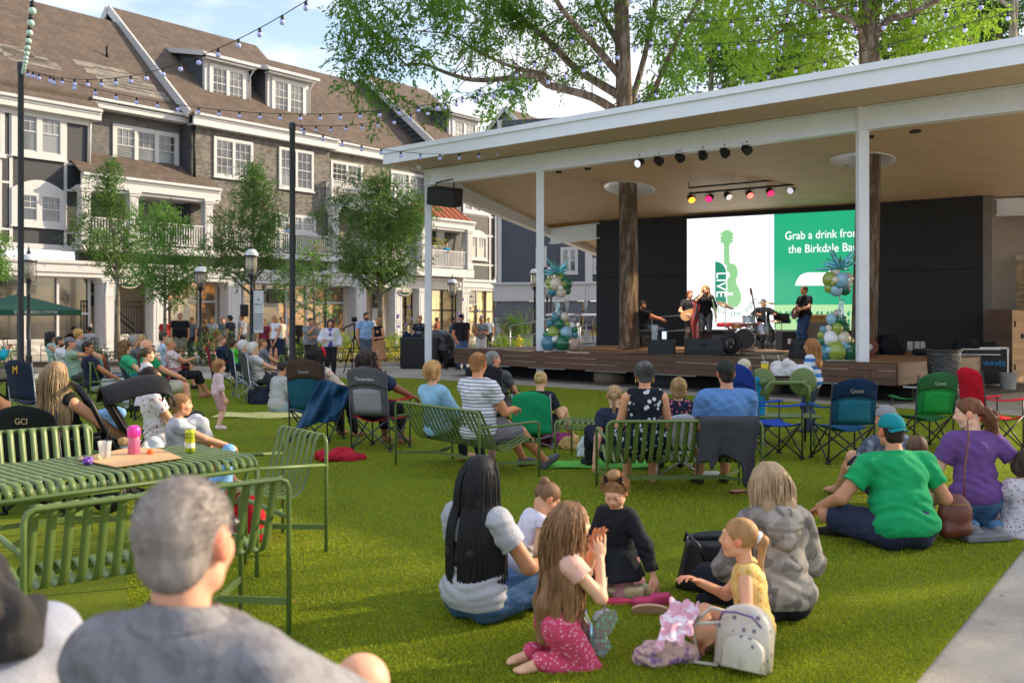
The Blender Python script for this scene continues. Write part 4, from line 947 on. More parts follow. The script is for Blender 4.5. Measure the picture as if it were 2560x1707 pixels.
    head=[he(0,-.014,.028,.074,.093,.086),he(0,.028,-.032,.058 if not kid else .062,.06,.076 if not kid else .068),hsg((0,.06,-.088 if not kid else -.078),(0,.058,-.086 if not kid else -.076),.02,.02),
          hsg((.045,.0,-.06),(.02,.055,-.088),.022,.018),hsg((-.045,.0,-.06),(-.02,.055,-.088),.022,.018),
          he(.036,.052,-.028,.027,.026,.028),he(-.036,.052,-.028,.027,.026,.028)]
    nose=[hsg((0,.088,.014),(0,.104 if not kid else .099,-.016),.0075,.0115 if not kid else .01),hsg((.011,.094,-.022),(-.011,.094,-.022),.0075,.0075),hsg((.016,.082,-.052),(-.016,.082,-.052),.0085,.0085),hsg((.03,.079,.034),(-.03,.079,.034),.011,.011),he(.077,-.008,-.006,.010,.019,.03),he(-.077,-.008,-.006,.010,.019,.03)]
    subs=[he(.031,.100,.012,.017,.016,.012),he(-.031,.100,.012,.017,.016,.012)]
    if openm: subs.append(he(0,.092,-.056,.014,.022,.018))
    eyes=[he(.031,.0785,.010,.0125,.0125,.0125),he(-.031,.0785,.010,.0125,.0125,.0125)]
    neckp=[seg(neck-up*.02*k,hl(0,-.02,-.05),.052*ks*(.7+.3*w),.050*hs)]
    body=torso()+arm(0,2)+arm(1,2)+legp(0,2)+legp(1,2)+neckp+head
    body=[p if p[5] is None else p for p in body]
    # feet
    ftd=[]
    for i,s in enumerate((1,-1)):
        h,q,a=Lg[i]; sh_=nrm(a-q); fd=V3(s*.12,1,0) if pose!='kneel' else V3(0,-1,-.1)
        if pose in('cross',): fd=nrm(V3(a[0]-q[0],a[1]-q[1],0)+V3(0,.3,0))
        if pose=='kneel': pass
        elif abs(sh_[2])<.75 and pose not in('cross',): fd=nrm(V3(sh_[0]*.2,1,.5))
        fd=nrm(V3(*fd)); ball=a+fd*.13*k-V3(0,0,.045*k); ball[2]=max(ball[2],.024*k); toe=ball+fd*.055*k; heel=a-fd*.035*k-V3(0,0,.035*k); heel[2]=max(heel[2],.03*k)
        ftd.append((heel,ball,toe,fd,a)); body+=[seg(heel,ball,.032*ks,.03*ks),seg(a,ball,.034*ks,.026*ks)]
        if bare:
            sd_=nrm(np.cross(fd,V3(0,0,1)))
            for t in range(5): body.append(seg(ball+sd_*s*(t-2)*.015*k*-1,toe+sd_*s*(t-2)*.0155*k*-1-fd*abs(t-1)*.008*k,.012*k,(.012 if t==0 else .009)*k))
        else: body.append(seg(ball,toe,.028*ks,.022*ks))
    # palms
    hd=[]
    for i,s in enumerate((1,-1)):
        sO,e,wv=A[i]; f=nrm(wv-e); inn=V3(-s,0,-.4) if pose!='stand' or hands else V3(-s,0,0); 
        if pose in('chair','bench','cross','kneel','floor'): inn=V3(-s*.3,0,-1)
        n_=nrm(inn-f*(inn@f)); ac=np.cross(f,n_); hd.append((wv,f,n_,ac,s))
        body.append(ell(wv+f*.055*hs,V3(.038,.015,.05)*hs,np.array([ac,n_,f])))
    V,Fq=field(body,res,.022*k+.004,plain=[]) if res>.011 else (None,None)
    if V is None: V,Fq=field(body+nose,res,.016*k+.003,subs=subs,plain=eyes)
    else: V,Fq=field(body+nose,res,.016*k+.004,subs=[],plain=[])
    # fingers appended as tapered tubes rooted in the palm
    fb=MB(); nseg=6
    for (wv,f,n_,ac,s),cu in zip(hd,curl):
        for t in range(4):
            base=wv+f*.085*hs+ac*(t-1.5)*.0185*hs; L=[.07,.08,.075,.058][t if s*ac@ac>0 else t]*hs; d=f.copy(); p=base-f*.02*hs; pts=[p,base]; d=nrm(d+ac*(t-1.5)*.09)
            for j in range(3): d=rotax(d,np.cross(f,n_),R(cu+(t%2)*6)*(1 if j else .7)); p=pts[-1]+d*L*(.42,.32,.26)[j]; pts.append(p)
            fb.tube([tuple(x) for x in pts],[.0095*hs,.0095*hs,.009*hs,.008*hs,.0055*hs],nseg)
        sd_=-1 if (ac@rx)*s>0 else 1; b0=wv+f*.035*hs+ac*sd_*.028*hs; d=nrm(f*.75+ac*sd_*.65+n_*.25); b1=b0+d*.035*hs; d2=nrm(f*.95+n_*.3+ac*sd_*.2); b2=b1+d2*.028*hs; fb.tube([tuple(b0-d*.01),tuple(b1),tuple(b2),tuple(b2+d2*.012)],[.0125*hs,.0105*hs,.0095*hs,.006*hs],nseg)
    # colours
    sc=np.array(lin(SK.get(skin,skin))); C=np.tile(sc,(len(V),1)); q=((V-hc)@HF.T)/hs
    inh=(np.abs(q)<.16).all(1)
    def blob(c,r): return inh&((((q-np.array(c))/np.array(r))**2).sum(1)<1)
    C[blob((.045,.05,-.03),(.03,.05,.028))|blob((-.045,.05,-.03),(.03,.05,.028))]=sc*np.array((1.03,.92,.90))
    C[blob((0,.09,-.052),(.024,.02,.0095))]=sc*np.array((.9,.62,.6))
    if openm: C[blob((0,.08,-.056),(.013,.019,.015))]=(.08,.015,.015)
    for s in(1,-1):
        C[blob((s*.078,-.01,-.006),(.014,.03,.036))]=sc*np.array((1.08,.72,.66))
        C[blob((s*.031,.09,.010),(.0125,.012,.006))]=(.42,.40,.38); C[blob((s*.031,.092,.010),(.0055,.02,.006))]=(.05,.03,.025)
        C[blob((s*.032,.09,.036),(.017,.025,.0036))]=np.array(lin(hair[1] if hair and len(hair)>1 else '3a2a20'))*.35+sc*.5
    if beard: C[(inh)&(q[:,2]<-.045+.0)&(q[:,1]>-.01)&(q[:,2]>-.13)&~blob((0,.09,-.052),(.022,.03,.009))|blob((0,.1,-.038),(.025,.03,.007))]=lin(beard)
    fv=np.array([tuple(x) for x in fb.v]); ff_=[f for f in fb.f if len(f)==4]; nv=len(V)
    V=np.concatenate([V,fv]); C=np.concatenate([C,np.tile(sc*np.array((1.03,.9,.88)),(len(fv),1))]); Fq=np.concatenate([Fq,np.array(ff_)+nv])
    root=T(name,label,'person',loc,R(yaw),group)
    np_mesh('body',V,Fq,skinm,root,True,C)
    ns=lambda a,f=17: (lambda A,B_: (lambda P: A(P)+B_(P)))(vnoise(seed,a*.55,f*1.0,(.8,.8,1.2),True),vnoise(seed+9,a*.5,f*2.3,(.8,.8,1.3),True))
    def gar(nm,prims,m,off,kk=.03,amp=.003,cuts=(),subs=(),fr=17,fold=0):
        nf=ns(amp,fr)
        if fold:
            n0_=nf; ph_=seed%7
            def nf(P):
                h=((P-pel)@up)/k; x_=((P-pel)@rx)/k
                return n0_(P)-.0055*k*np.exp(-((h-.10-.12*np.abs(x_))/.085)**2)*np.sin(h*88+5*np.sin(x_*11+ph_)+ph_)-.004*k*np.exp(-((h-.40)/.07)**2)*np.sin(x_*60+h*50+ph_)
        v,f=field(prims,max(res,.009) if res>.0075 else res,kk,off,subs=subs,cuts=cuts,noise=nf if amp else None)
        if len(v): return np_mesh(nm,v,f,m,root)
    def CM(c):
        if isinstance(c,tuple): return clothm(*c)
        if isinstance(c,str): return clothm(c)
        return c
    O=.010*k+res*.25
    if bottom:
        pr=[p for p in torso()[:1]]
        if waist: pr=torso()[:2]
        wc_=[(pel+up*(waist or (.02 if pose=='stand' else .13))*k,up)]; pr=[(*p[:5],wc_) for p in pr]
        if leg: pr+=legp(0,leg)+legp(1,leg2 or leg)
        if skirt:
            zz=skirt*k; kk_=[(Lg[0][1]+Lg[1][1])/2]; 
            end=pel*(1-0)+ (V3(0,0,-1)*zz if pose=='stand' else nrm(kk_[0]-pel)*zz)
            for s in(-.6,0,.6): pr.append(seg(pel+hx*s*.12*k,end+hx*s*.30*k*(1 if pose=='stand' else 1.1),.11*k,.11*k,[(end,nrm(end-pel))]))
        gar('trousers' if leg>1.6 else 'shorts' if not skirt else 'skirt',pr,CM(bottom),O*(.9 if leg>1.6 else 1.3) if not waist else O*1.9,amp=.006*k,fr=20)
    if top:
        O2=O*1.5+.004*k
        hem=pel-up*.05*k if pose!='stand' else pel-up*.10*k
        if waist: hem=pel+up*(waist-.05)*k
        pr=torso(hem=hem)+ (arm(0,sleeve)+arm(1,sleeve) if sleeve>0 else [])
        if sleeve<=0: pr=pr[:3]+[seg(neck-up*.05*k-rx*.10*k,neck-up*.05*k+rx*.10*k,.05*k,.05*k)]
        gar('shirt' if not(fem and skirt and top==bottom) else 'dress',pr,CM(top),O2,amp=.007*k,fold=1,cuts=[(neck+up*.012*k-f0*0,up)],subs=[ell(neck+up*.035*k+fwd*.025*k,V3(.07,.08,.05)*k,frame3)])
    if over: gar('cardigan',torso(hem=pel-up*.10*k)+arm(0,1.9)+arm(1,1.9),CM(over),O*1.5+.018*k,amp=.006*k,cuts=[(neck-up*.0*k,up)],subs=[seg(pel-up*.2*k+fwd*.13*k,neck+fwd*.10*k,.085*k,.06*k)])
    for i in range(2):
        heel,ball,toe,fd,a=ftd[i]
        if shoes and not bare:
            lf=V3(0,0,.008*k)
            v,f=field([seg(heel,ball,.040*ks,.038*ks),seg(ball,toe,.037*ks,.028*ks),seg(a-(a-heel)*.1,ball,.040*ks,.03*ks)],max(res,.008),.02); np_mesh('shoe',v,f,clothm(shoes) if len(shoes)==6 else clothm(shoes[:6]),root)
    if hair:
        st=hair[0]; hcol=hairm(hair[1],hair[2] if len(hair)>2 else None); hp_=[]; cut=[]
        shell=lambda e=.0:[he(0,-.016,.034,.081+e,.099+e,.090+e)]
        pl=lambda a=.034,b_=.9:[(hl(0,a-.02*b_,0)+(f0*0),nrm(f0-hu*b_))] # keep y< a+b(z-.02)
        am=.003; kk=.02 if st not in('long','wavy') else .05
        back=-fwd
        if st=='short': hp_=shell()+[he(0,-.05,-.03,.066,.05,.06)]; cut=pl(); 
        elif st=='buzz': hp_=[he(0,-.015,.030,.0775,.0965,.0885),he(0,-.05,-.03,.064,.05,.055)]; cut=pl(.03); am=.001
        elif st=='bald': hp_=[he(0,-.035,-.012,.0785,.082,.045)]; cut=pl(-.01); am=.001
        elif st=='bob': hp_=shell(.008)+[he(0,-.03,-.05,.088,.07,.075),]; cut=pl(.045,.75); am=.006
        elif st=='fluffy': hp_=shell(.018)+[he(0,-.045,-.03,.085,.065,.07)]; cut=pl(.045,.8); am=.010
        elif st=='curly': hp_=shell(.02)+[he(0,-.05,-.06,.125,.085,.13),he(0,-.05,-.16,.13,.075,.10)]; cut=pl(.03,.75); am=.012
        elif st in('long','wavy'):
            Lh=(hair[3] if len(hair)>3 else .35); hp_=shell(.006); b0=hl(0,-.055,.0); n0=neck-fwd*.075*k; 
            for s in(-1,0,1): hp_+= [seg(hl(s*.04,-.05,.0),neck+rx*s*.06*k-fwd*.06*k+up*.03*k,.045*hs,.036*hs),seg(neck+rx*s*.06*k-fwd*.06*k+up*.03*k,neck+rx*s*.065*k-fwd*(.11*k)-up*(Lh*.7-(.04 if s else 0)),.034*hs,.026*hs),seg(neck+rx*s*.065*k-fwd*(.11*k)-up*(Lh*.7-(.04 if s else 0)),neck+rx*s*.045*k-fwd*(.10*k)-up*Lh,.035*hs,.016*hs)]
            hp_+=[seg(hl(.074,-.01,.02),hl(.078,-.03,-.11),.022*hs,.02*hs),seg(hl(-.074,-.01,.02),hl(-.078,-.03,-.11),.022*hs,.02*hs)]
            cut=pl(.05,.75); am=.0025 if st=='long' else .006
        elif st=='ponytail': hp_=shell(); cut=pl(.04,.8); t0=hl(0,-.10,.03); hp2=[seg(t0,hl(0,-.135,-.0),.02*hs,.026*hs),seg(hl(0,-.135,-.0),hl(0,-.125,-.11)-V3(0,0,(hair[3] if len(hair)>3 else .12)),.028*hs,.010*hs)]
        elif st=='bun': hp_=shell(); cut=pl(.04,.8); hp2=[he(0,-.085,.085,.038,.038,.036)] if len(hair)<4 else [he(0,-.02,.135,.045,.045,.04)]
        rr=max(res,.0075)
        v,f=field(hp_,rr,kk,0,cuts=[(c[0],c[1]) for c in cut] if st not in('long','wavy','curly') else [],subs=[] if st not in('long','wavy','curly') else [he(0,.105,-.035,.064,.07,.085)],noise=vnoise(seed+3,am,55 if st not in('curly',) else 95,(1,1,.3) if st!='curly' else (1,1,1)))
        if st in('ponytail','bun'):
            v2,f2=field(hp2,rr,kk,0,noise=vnoise(seed+3,.004,70,(1,1,.3))); f=np.concatenate([f,f2+len(v)]); v=np.concatenate([v,v2])
        np_mesh('hair',v,f,hcol,root)
    if hat:
        hm=clothm(hat[0]); back_=len(hat)>1 and hat[1]=='back'; s_=-1 if back_ else 1
        v,f=field([he(0,-.012,.045,.086,.104,.085)],max(res,.007),.01,cuts=[(hl(0,0,.03),-hu)]+([] if not back_ else [])); o=np_mesh('cap',v,f,hm,root)
        b=MB(); K=10
        b.sheet(lambda u,v_: tuple(hl(-.07+.14*u, s_*(.07+ .085*v_*(1-(2*u-1)**2*.45)), .042-.018*v_-.02*(2*u-1)**2)),K,4,.004); b.build('brim',clothm(hat[2]) if len(hat)>2 else hm,o)
    if glass:
        b=MB()
        for s in(1,-1): b.ball(tuple(hl(s*.032,.101 if glass!='up' else .06,.010 if glass!='up' else .098)),.021*hs,8,(1,.45,.8)); b.tube([tuple(hl(s*.052,.09 if glass!='up' else .05,.014 if glass!='up' else .1)),tuple(hl(s*.083,.0 if glass!='up' else -.02,.012 if glass!='up' else .05))],.0025*hs,5)
        b.build('sunglasses',mat('sunglass','15161c',.15,spec=.8),root)
    info=dict(root=root,hands=[(h[0],h[1],h[2]) for h in hd],hl=hl,neck=neck,pel=pel,sh=sh,up=up,fwd=fwd,rx=rx,k=k,hs=hs,hc=hc,legs=Lg,arms=A,HF=HF,f0=f0,hu=hu,hxv=hxv)
    return info
def wpt(info,p):  # person-local -> world
    return info['root'].matrix_basis@Vector(tuple(p))
def strands(info,col,n,Lh,spread=.5,r0=.004,wave=0,seed=1,col2=None,body_r=.14,fat=0,m=None,down=1.0,tips=.3,back=.0):
    """hair strands grown from the scalp, falling over head, neck and back"""
    rs=np.random.RandomState(seed); hl=info['hl']; hs=info['hs']; k=info['k']; b=MB(); 
    cen=[(np.array(hl(0,-.014,.03)),np.array((.082,.100,.092))*hs,info['HF']),(info['neck']-info['up']*.20*k,np.array((.165,.115+fat,.30))*k,np.array([info['rx'],info['fwd'],info['up']]))]
    for i in range(n):
        th=rs.rand()*2*PI; ph=rs.rand()**.8*1.45; loc_=np.array((sin(ph)*sin(th)*.083,-abs(cos(th))*sin(ph)*.098+ (.06 if abs(cos(th))<.3 else 0)*0-.012 + .05*(rs.rand()<.35)*cos(ph),.03+cos(ph)*.091))
        p=np.array(hl(*loc_)); d=nrm(p-np.array(hl(0,.03,.08)))
        d=nrm(d-V3(0,0,1)*max(0,d[2])*1.15+np.array(info['fwd'])*-.25+info['rx']*(.25 if loc_[0]>0 else -.25)); L=Lh*(1-rs.rand()*tips)+.12*hs; N=int(10+Lh*18); st=L/N; pts=[p]; w1=rs.rand()*6; w2=rs.rand()*6
        for j in range(N):
            d=nrm(d*.6+V3(0,0,-.45*down)+ (-info['f0'])*back); 
            if wave: d=nrm(d+ (info['rx']*sin(w1+j*.9)+info['fwd']*sin(w2+j*.8))*wave)
            p=pts[-1]+d*st
            for c,r,fr in cen:
                q=fr@(p-c); e=math.sqrt(((q/r)**2).sum())
                if e<1.02+.05*((i*7)%10)/10: p=c+fr.T@(q/e*(1.02+.05*((i*7)%10)/10))
            pts.append(p)
        rr=[r0*.6]+[r0]*(len(pts)-2)+[r0*.25]; b.tube([tuple(x) for x in pts],rr,4,cap=False)
    return b.build('hair_strands',m or hairm(col,col2),info['root'])
# ================= TREES AND PLANTS =================
bark=mat('bark','5e4d40',.9,pat='blotch',ps=7,col2='7d7267',var=.25,vs=14,bump=1,bs=26,stretch=(1,1,.22),bd=.03)
barkg=mat('bark_grey','6f675a',.9,pat='blotch',ps=5,col2='8f8a7c',var=.25,vs=14,bump=.8,bs=20,stretch=(1,1,.35))
def leafm(n,c,tr=.45,var=.28): return mat(n,c,.5,var=var,vs=1.2,spec=.35,translu=tr)
lfO=leafm('oak_leaf','5c862b',.5); lfO2=leafm('oak_leaf_bright','82a22f',.55); lfD=leafm('dark_leaf','3f6428',.3); lfM=leafm('street_leaf','567a34',.42); lfL=leafm('light_leaf','6a9540',.4)
def leaves(name,parent,blobs,m,L=.10,Wd=.024,twig=.5,per=14,dens=60,droop=.35,seed=1,yj=1.0):
    """sprays of leaf blades along short twigs, spread through blobs (x,y,z,r)"""
    rs=np.random.RandomState(seed); P=[];D=[]
    for (x,y,z,r) in blobs:
        n=int(dens*r*r); 
        if n<1: n=1
        u=rs.randn(n,3); u/=np.linalg.norm(u,axis=1)[:,None]; rad=r*rs.rand(n)**.45; s=np.array([x,y,z])+u*rad[:,None]*np.array([1,yj,.85])
        d=u*.6+rs.randn(n,3)*.55; d[:,2]-=droop; d/=np.linalg.norm(d,axis=1)[:,None]
        for j in range(per):
            t=(j+rs.rand(n))/per*twig; q=s+d*t[:,None]; q[:,2]-=t*t*droop*.8; P.append(q+rs.randn(n,3)*.025); dd=d+rs.randn(n,3)*.75; dd[:,2]-=droop*.8; D.append(dd/np.linalg.norm(dd,axis=1)[:,None])
    P=np.concatenate(P);D=np.concatenate(D);n=len(P); a=rs.randn(n,3); sd_=np.cross(D,a); sd_/=np.linalg.norm(sd_,axis=1)[:,None]; l=L*(.6+.8*rs.rand(n))[:,None]; w=Wd*(.7+.6*rs.rand(n))[:,None]
    nn=np.cross(sd_,D)*l*.12
    V=np.stack([P,P+D*l*.45+sd_*w-nn*0,P+D*l-nn,P+D*l*.45-sd_*w],1).reshape(-1,3)
    return np_mesh(name,V,np.arange(n*4).reshape(-1,4),m,parent,False)
def branchmb(b,pts,r0,r1,n=7,jit=0,rs=None):
    N=len(pts); P=[Vector(p) for p in pts]
    if N>2: # smooth (Catmull-Rom)
        Q=[]
        for i in range(N-1):
            p0=P[max(i-1,0)];p1=P[i];p2=P[i+1];p3=P[min(i+2,N-1)]
            for t in(0,.33,.66): Q.append(.5*((2*p1)+(p2-p0)*t+(2*p0-5*p1+4*p2-p3)*t*t+(3*p1-p0-3*p2+p3)*t**3))
        Q.append(P[-1]); P=Q
    N=len(P); b.tube(P,[r0+(r1-r0)*(i/(N-1))**.9 for i in range(N)],n); return P
def street_tree(px,Y,x0,x1,yt,yb,label,m,seed,trunk=.11,shape='cone',dens=26,L=.085,base=0,lean=0,pts=None,name='street_tree',twigs=18,grp='young trees in front of the shops'):
    rs=random.Random(seed); c=at(px,795,Y); x=c.x; t=T(name,label,'tree',(x,Y,base),0,grp)
    zt=CH+(HY-yt)/F*Y-base; zb=CH+(HY-yb)/F*Y-base; xa=(x0-CX)/F*Y-x; xb=(x1-CX)/F*Y-x; b=MB()
    top=Vector((xa*.5+xb*.5,0,zt-.3)); P=branchmb(b,[(0,0,-.05),(lean*.3,0,zb*.5),(lean,0,zb),top*.6+Vector((lean*.5,0,zb*.3)),top],trunk,.015,8)
    blobs=[]; H=zt-zb
    for i in range(twigs):
        f=(i+.5)/twigs; z=zb+H*f*.96; 
        wmax=(1-f)**.75 if shape=='cone' else sin(PI*(.12+.86*f))**.6
        a=i*2.4+rs.random(); side=xb if cos(a)>0 else -xa; L_=max(.25,side*abs(wmax)*(.42+.85*rs.random())); e=Vector((cos(a)*L_+ (top.x*f),sin(a)*L_*.85,z+L_*.35*rs.random()))
        s=Vector((top.x*f*.6,0,max(z-L_*.55,zb*.75))); branchmb(b,[s,(s+e)/2+Vector((0,0,-.05)),e],max(.012,trunk*.42*(1-f)),.006,5)
        r=.22+.27*L_*(.35+.8*rs.random()); blobs.append((e.x*.92,e.y*.92,e.z,r)); blobs.append((e.x*.5,e.y*.5,(s.z+e.z)/2+.1,r*.9))
        if rs.random()<.6: blobs.append((e.x*1.05+rs.uniform(-.2,.2),e.y,e.z+rs.uniform(-.3,.4),r*.5))
    blobs.append((top.x,0,top.z,.28)); blobs.append((top.x,0,top.z-.5,.4))
    b.build('trunk',barkg,t); leaves('crown',t,blobs,m,L,.022,.34,11,dens*6.2,.15,seed); return t
street_tree(293,38,172,362,395,690,'dark green young tree with a mottled trunk before the house-number archway',lfM,3,.15,twigs=30)
street_tree(412,35,322,500,515,752,'light green young tree just right of the mottled-trunk tree',lfL,5,.09,'round',twigs=26)
street_tree(632,37,515,752,405,690,'tall twin-tipped young tree behind the bannered lamp post',lfM,8,.17,twigs=36,lean=0)
street_tree(952,36,828,1062,432,712,'full round-topped young tree left of the pavilion corner column',lfM,11,.19,'round',twigs=40)
street_tree(786,33,716,850,600,800,'sparse thin-leaved young tree with bare twigs by the tall black pole',lfL,13,.10,'round',dens=9,twigs=14)
street_tree(-26,30,-90,20,560,690,'young tree whose leaf tips enter at the left edge of the lawn',lfL,17,.12,'round',twigs=16)
# --- big oaks that pass through the roof openings ---
def oak(label,base,pp,branches,blobs_px,m,seed,dens,r0,dY=0,extra=()):
    t=T('oak_tree',label,'tree',(0,0,0),0,'tall oaks growing through the stage roof'); b=MB(); Y=base.y
    P=[Vector((base.x,base.y,-.1))]+[at(px,py,Y) for px,py in pp]
    P=branchmb(b,P,r0,r0*.62,18); b.lathe([(r0*1.3,-.1),(r0*1.1,.4),(r0*1.0,1.2)],(base.x,base.y,0),18,cap=False)
    # ridged bark
    rs=random.Random(seed); b.build('trunk',bark,t)
    for pts,ra,rb,dy in branches:
        bb=MB(); q=[at(x,y,Y+dy*i/(len(pts)-1)) for i,(x,y) in enumerate(pts)]; q=branchmb(bb,q,ra*.8,rb*.8,9)
        for i in range(3,len(q),2):
            for s in range(2):
                e=q[i]+Vector((rs.uniform(-.9,.9),rs.uniform(-.9,.9),rs.uniform(-.5,.9))); branchmb(bb,[q[i],(q[i]+e)/2+Vector((0,0,.12)),e],.022,.006,5)
        bb.build('limb',bark,t)
    rs=np.random.RandomState(seed); bl=[]
    for (px,py,r,dy) in blobs_px:
        c=at(px,py,Y+dy); R_=r/F*(Y+dy); 
        for k in range(7):
            o=rs.randn(3)*R_*.42; bl.append((c.x+o[0],c.y+o[1]*1.6,c.z+o[2]*.8,R_*(.25+.25*rs.rand())))
    bl+=list(extra); leaves('foliage',t,bl,m,.14,.024,.55,15,dens,.42,seed); return t
o1=trees_at[0][0]; o2=trees_at[1][0]
oak('tall oak with spreading bare limbs rising through the left roof opening',o1,[(1570,460),(1562,290),(1556,100),(1548,-160),(1545,-420)],
 [([(1548,285),(1480,243),(1368,212),(1345,190),(1262,197),(1180,200),(1110,180),(1055,160),(1003,166)],.17,.03,-3),
  ([(1372,212),(1362,186),(1280,168),(1182,122),(1130,88),(1060,80)],.10,.02,-1.5),
  ([(1550,240),(1440,172),(1380,112),(1310,50),(1260,0),(1200,-70)],.17,.05,1.5),
  ([(1550,190),(1468,95),(1402,20),(1360,-60)],.15,.06,-2),([(1552,120),(1498,20),(1470,-60)],.13,.07,2),
  ([(1575,270),(1612,140),(1640,0),(1660,-90)],.13,.06,1),([(1585,285),(1622,250),(1662,168),(1702,80),(1748,0),(1790,-70)],.12,.05,-2),([(1695,95),(1725,48),(1762,57),(1832,50)],.05,.015,-2)],
 [(895,55,60,-3),(965,100,70,-3),(870,125,42,-3),(930,190,55,-3),(1010,40,75,-3),(1110,30,70,-2),(1190,95,62,-1),(1060,130,45,-3),(905,235,38,-3),(985,235,38,-3),(950,285,26,-3),(1110,240,32,-3),(1225,235,42,-2),(1310,215,55,-1),(1235,105,45,0),(1400,95,70,1),(1330,60,70,1),(1420,185,42,0),(1470,140,48,0),(1255,25,70,1),(1450,25,80,1),(1160,-30,90,0),(900,-20,70,-2),(1020,-50,90,-2),
  (1650,80,60,1),(1700,150,55,-1),(1655,215,42,-1),(1760,60,70,-2),(1600,60,50,0),(1230,278,22,-2),(1080,262,20,-3),(1340,165,50,0),(1500,80,50,0),(1690,240,40,-1),(1300,-80,120,0),(1500,-120,140,0),(1700,-90,120,0),(1100,-130,110,-1),(1600,-300,180,0),(1350,-260,150,0)],lfO,21,130,.285)
oak('thicker oak rising through the right roof opening beside the second column',o2,[(2172,410),(2174,200),(2170,60),(2168,-60)],
 [([(2160,100),(2142,50),(2120,-60)],.16,.1,1),([(2165,150),(2148,75),(2100,40),(2040,20),(1990,-5)],.09,.03,-2),([(2180,110),(2215,55),(2260,40),(2320,15),(2380,-20)],.12,.05,-2),([(2178,90),(2200,0),(2215,-80)],.13,.08,1),
  ([(2100,40),(1990,60),(1900,110),(1850,100)],.05,.015,-1)],
 [(1850,50,70,-1),(1900,110,65,-1),(1960,60,70,0),(2030,110,60,0),(1990,160,50,0),(2080,60,60,1),(2100,140,40,1),(2260,90,60,0),(2330,60,70,-1),(2400,50,60,-1),(2300,130,50,0),(2380,115,45,-1),(2240,20,60,0),(2120,10,60,0),(1840,-40,100,0),(2000,-60,120,0),(2200,-90,140,0),(2400,-60,120,0),(2470,30,45,-2),(2150,-300,200,0),(2450,-250,180,0)],lfO2,23,135,.31)
# --- background trees beyond the roof ---
def bgtree(i,px,Y,blobs,m,label):
    x=(px-CX)/F*Y; t=T('background_tree',label,'tree',(0,0,0),0,'trees beyond the pavilion'); b=MB(); branchmb(b,[(x,Y,0),(x+.2,Y,5),(x-.1,Y,10),(x+.3,Y,19)],.3,.06,8)
    rs=np.random.RandomState(90+i)
    for k in range(9): z=7+k*1.4; a=rs.rand()*6.3; branchmb(b,[(x,Y,z),(x+cos(a)*1.6,Y+sin(a),z+1.2),(x+cos(a)*3.2,Y+sin(a)*2,z+2)],.07,.015,5)
    b.build('trunk',barkg,t); bl=[]
    for (bx_,by_,r) in blobs:
        c=at(bx_,by_,Y); R_=r/F*Y
        for k in range(6): o=rs.randn(3)*R_*.5; bl.append((c.x+o[0],c.y+o[1],c.z+o[2]*.8,R_*(.25+.25*rs.rand())))
    leaves('crown',t,bl,m,.26,.05,.7,10,85,.2,40+i)
bgtree(0,1780,42,[(1720,120,60),(1790,170,55),(1700,225,45),(1820,90,70),(1850,190,50),(1760,260,35),(1660,150,45),(1620,250,35)],lfO,'pale leafy tree beyond the roof between the two oaks')
bgtree(1,1960,46,[(1950,190,60),(2040,170,60),(1900,150,60),(1990,100,70),(2080,200,45),(1880,250,40),(1980,250,35)],lfD,'dark bushy tree beyond the roof just left of the thicker oak')
bgtree(2,2280,40,[(2260,170,60),(2340,150,60),(2230,110,60),(2420,120,60),(2300,60,80),(2270,210,40),(2210,190,45)],lfD,'dense mid green tree beyond the roof just right of the thicker oak')
bgtree(3,2500,36,[(2480,60,70),(2550,60,70),(2430,20,70),(2540,0,70),(2490,140,50),(2580,120,50),(2440,150,40)],lfD,'dark green tree at the top right corner')
bgtree(4,2540,30,[(2560,620,60),(2620,520,90)],lfM,'leafy tree peeping past the brick pier at the right edge')
# --- oaks standing right of the view, whose crowns shade the lawn ---
def shade(x,y,z,r,seed,label,dens=9):
    t=T('shade_tree',label,'tree',(x,y,0),0); b=MB(); branchmb(b,[(0,0,0),(.1,0,z*.5),(0,0,z)],.35,.2,10); rs=np.random.RandomState(seed); bl=[]
    for k in range(34):
        u=rs.randn(3); u/=np.linalg.norm(u); q=u*r*rs.rand()**.4*np.array([1,1,.55]); 
        if k%3==0: branchmb(b,[(0,0,z*.75),(q[0]*.5,q[1]*.5,z+q[2]*.4),(q[0],q[1],z+q[2])],.09,.02,5)
        bl.append((q[0],q[1],z+q[2],r*(.16+.12*rs.rand())))
    b.build('trunk',bark,t); leaves('crown',t,bl,lfO,.3,.06,.8,8,dens,.3,seed)
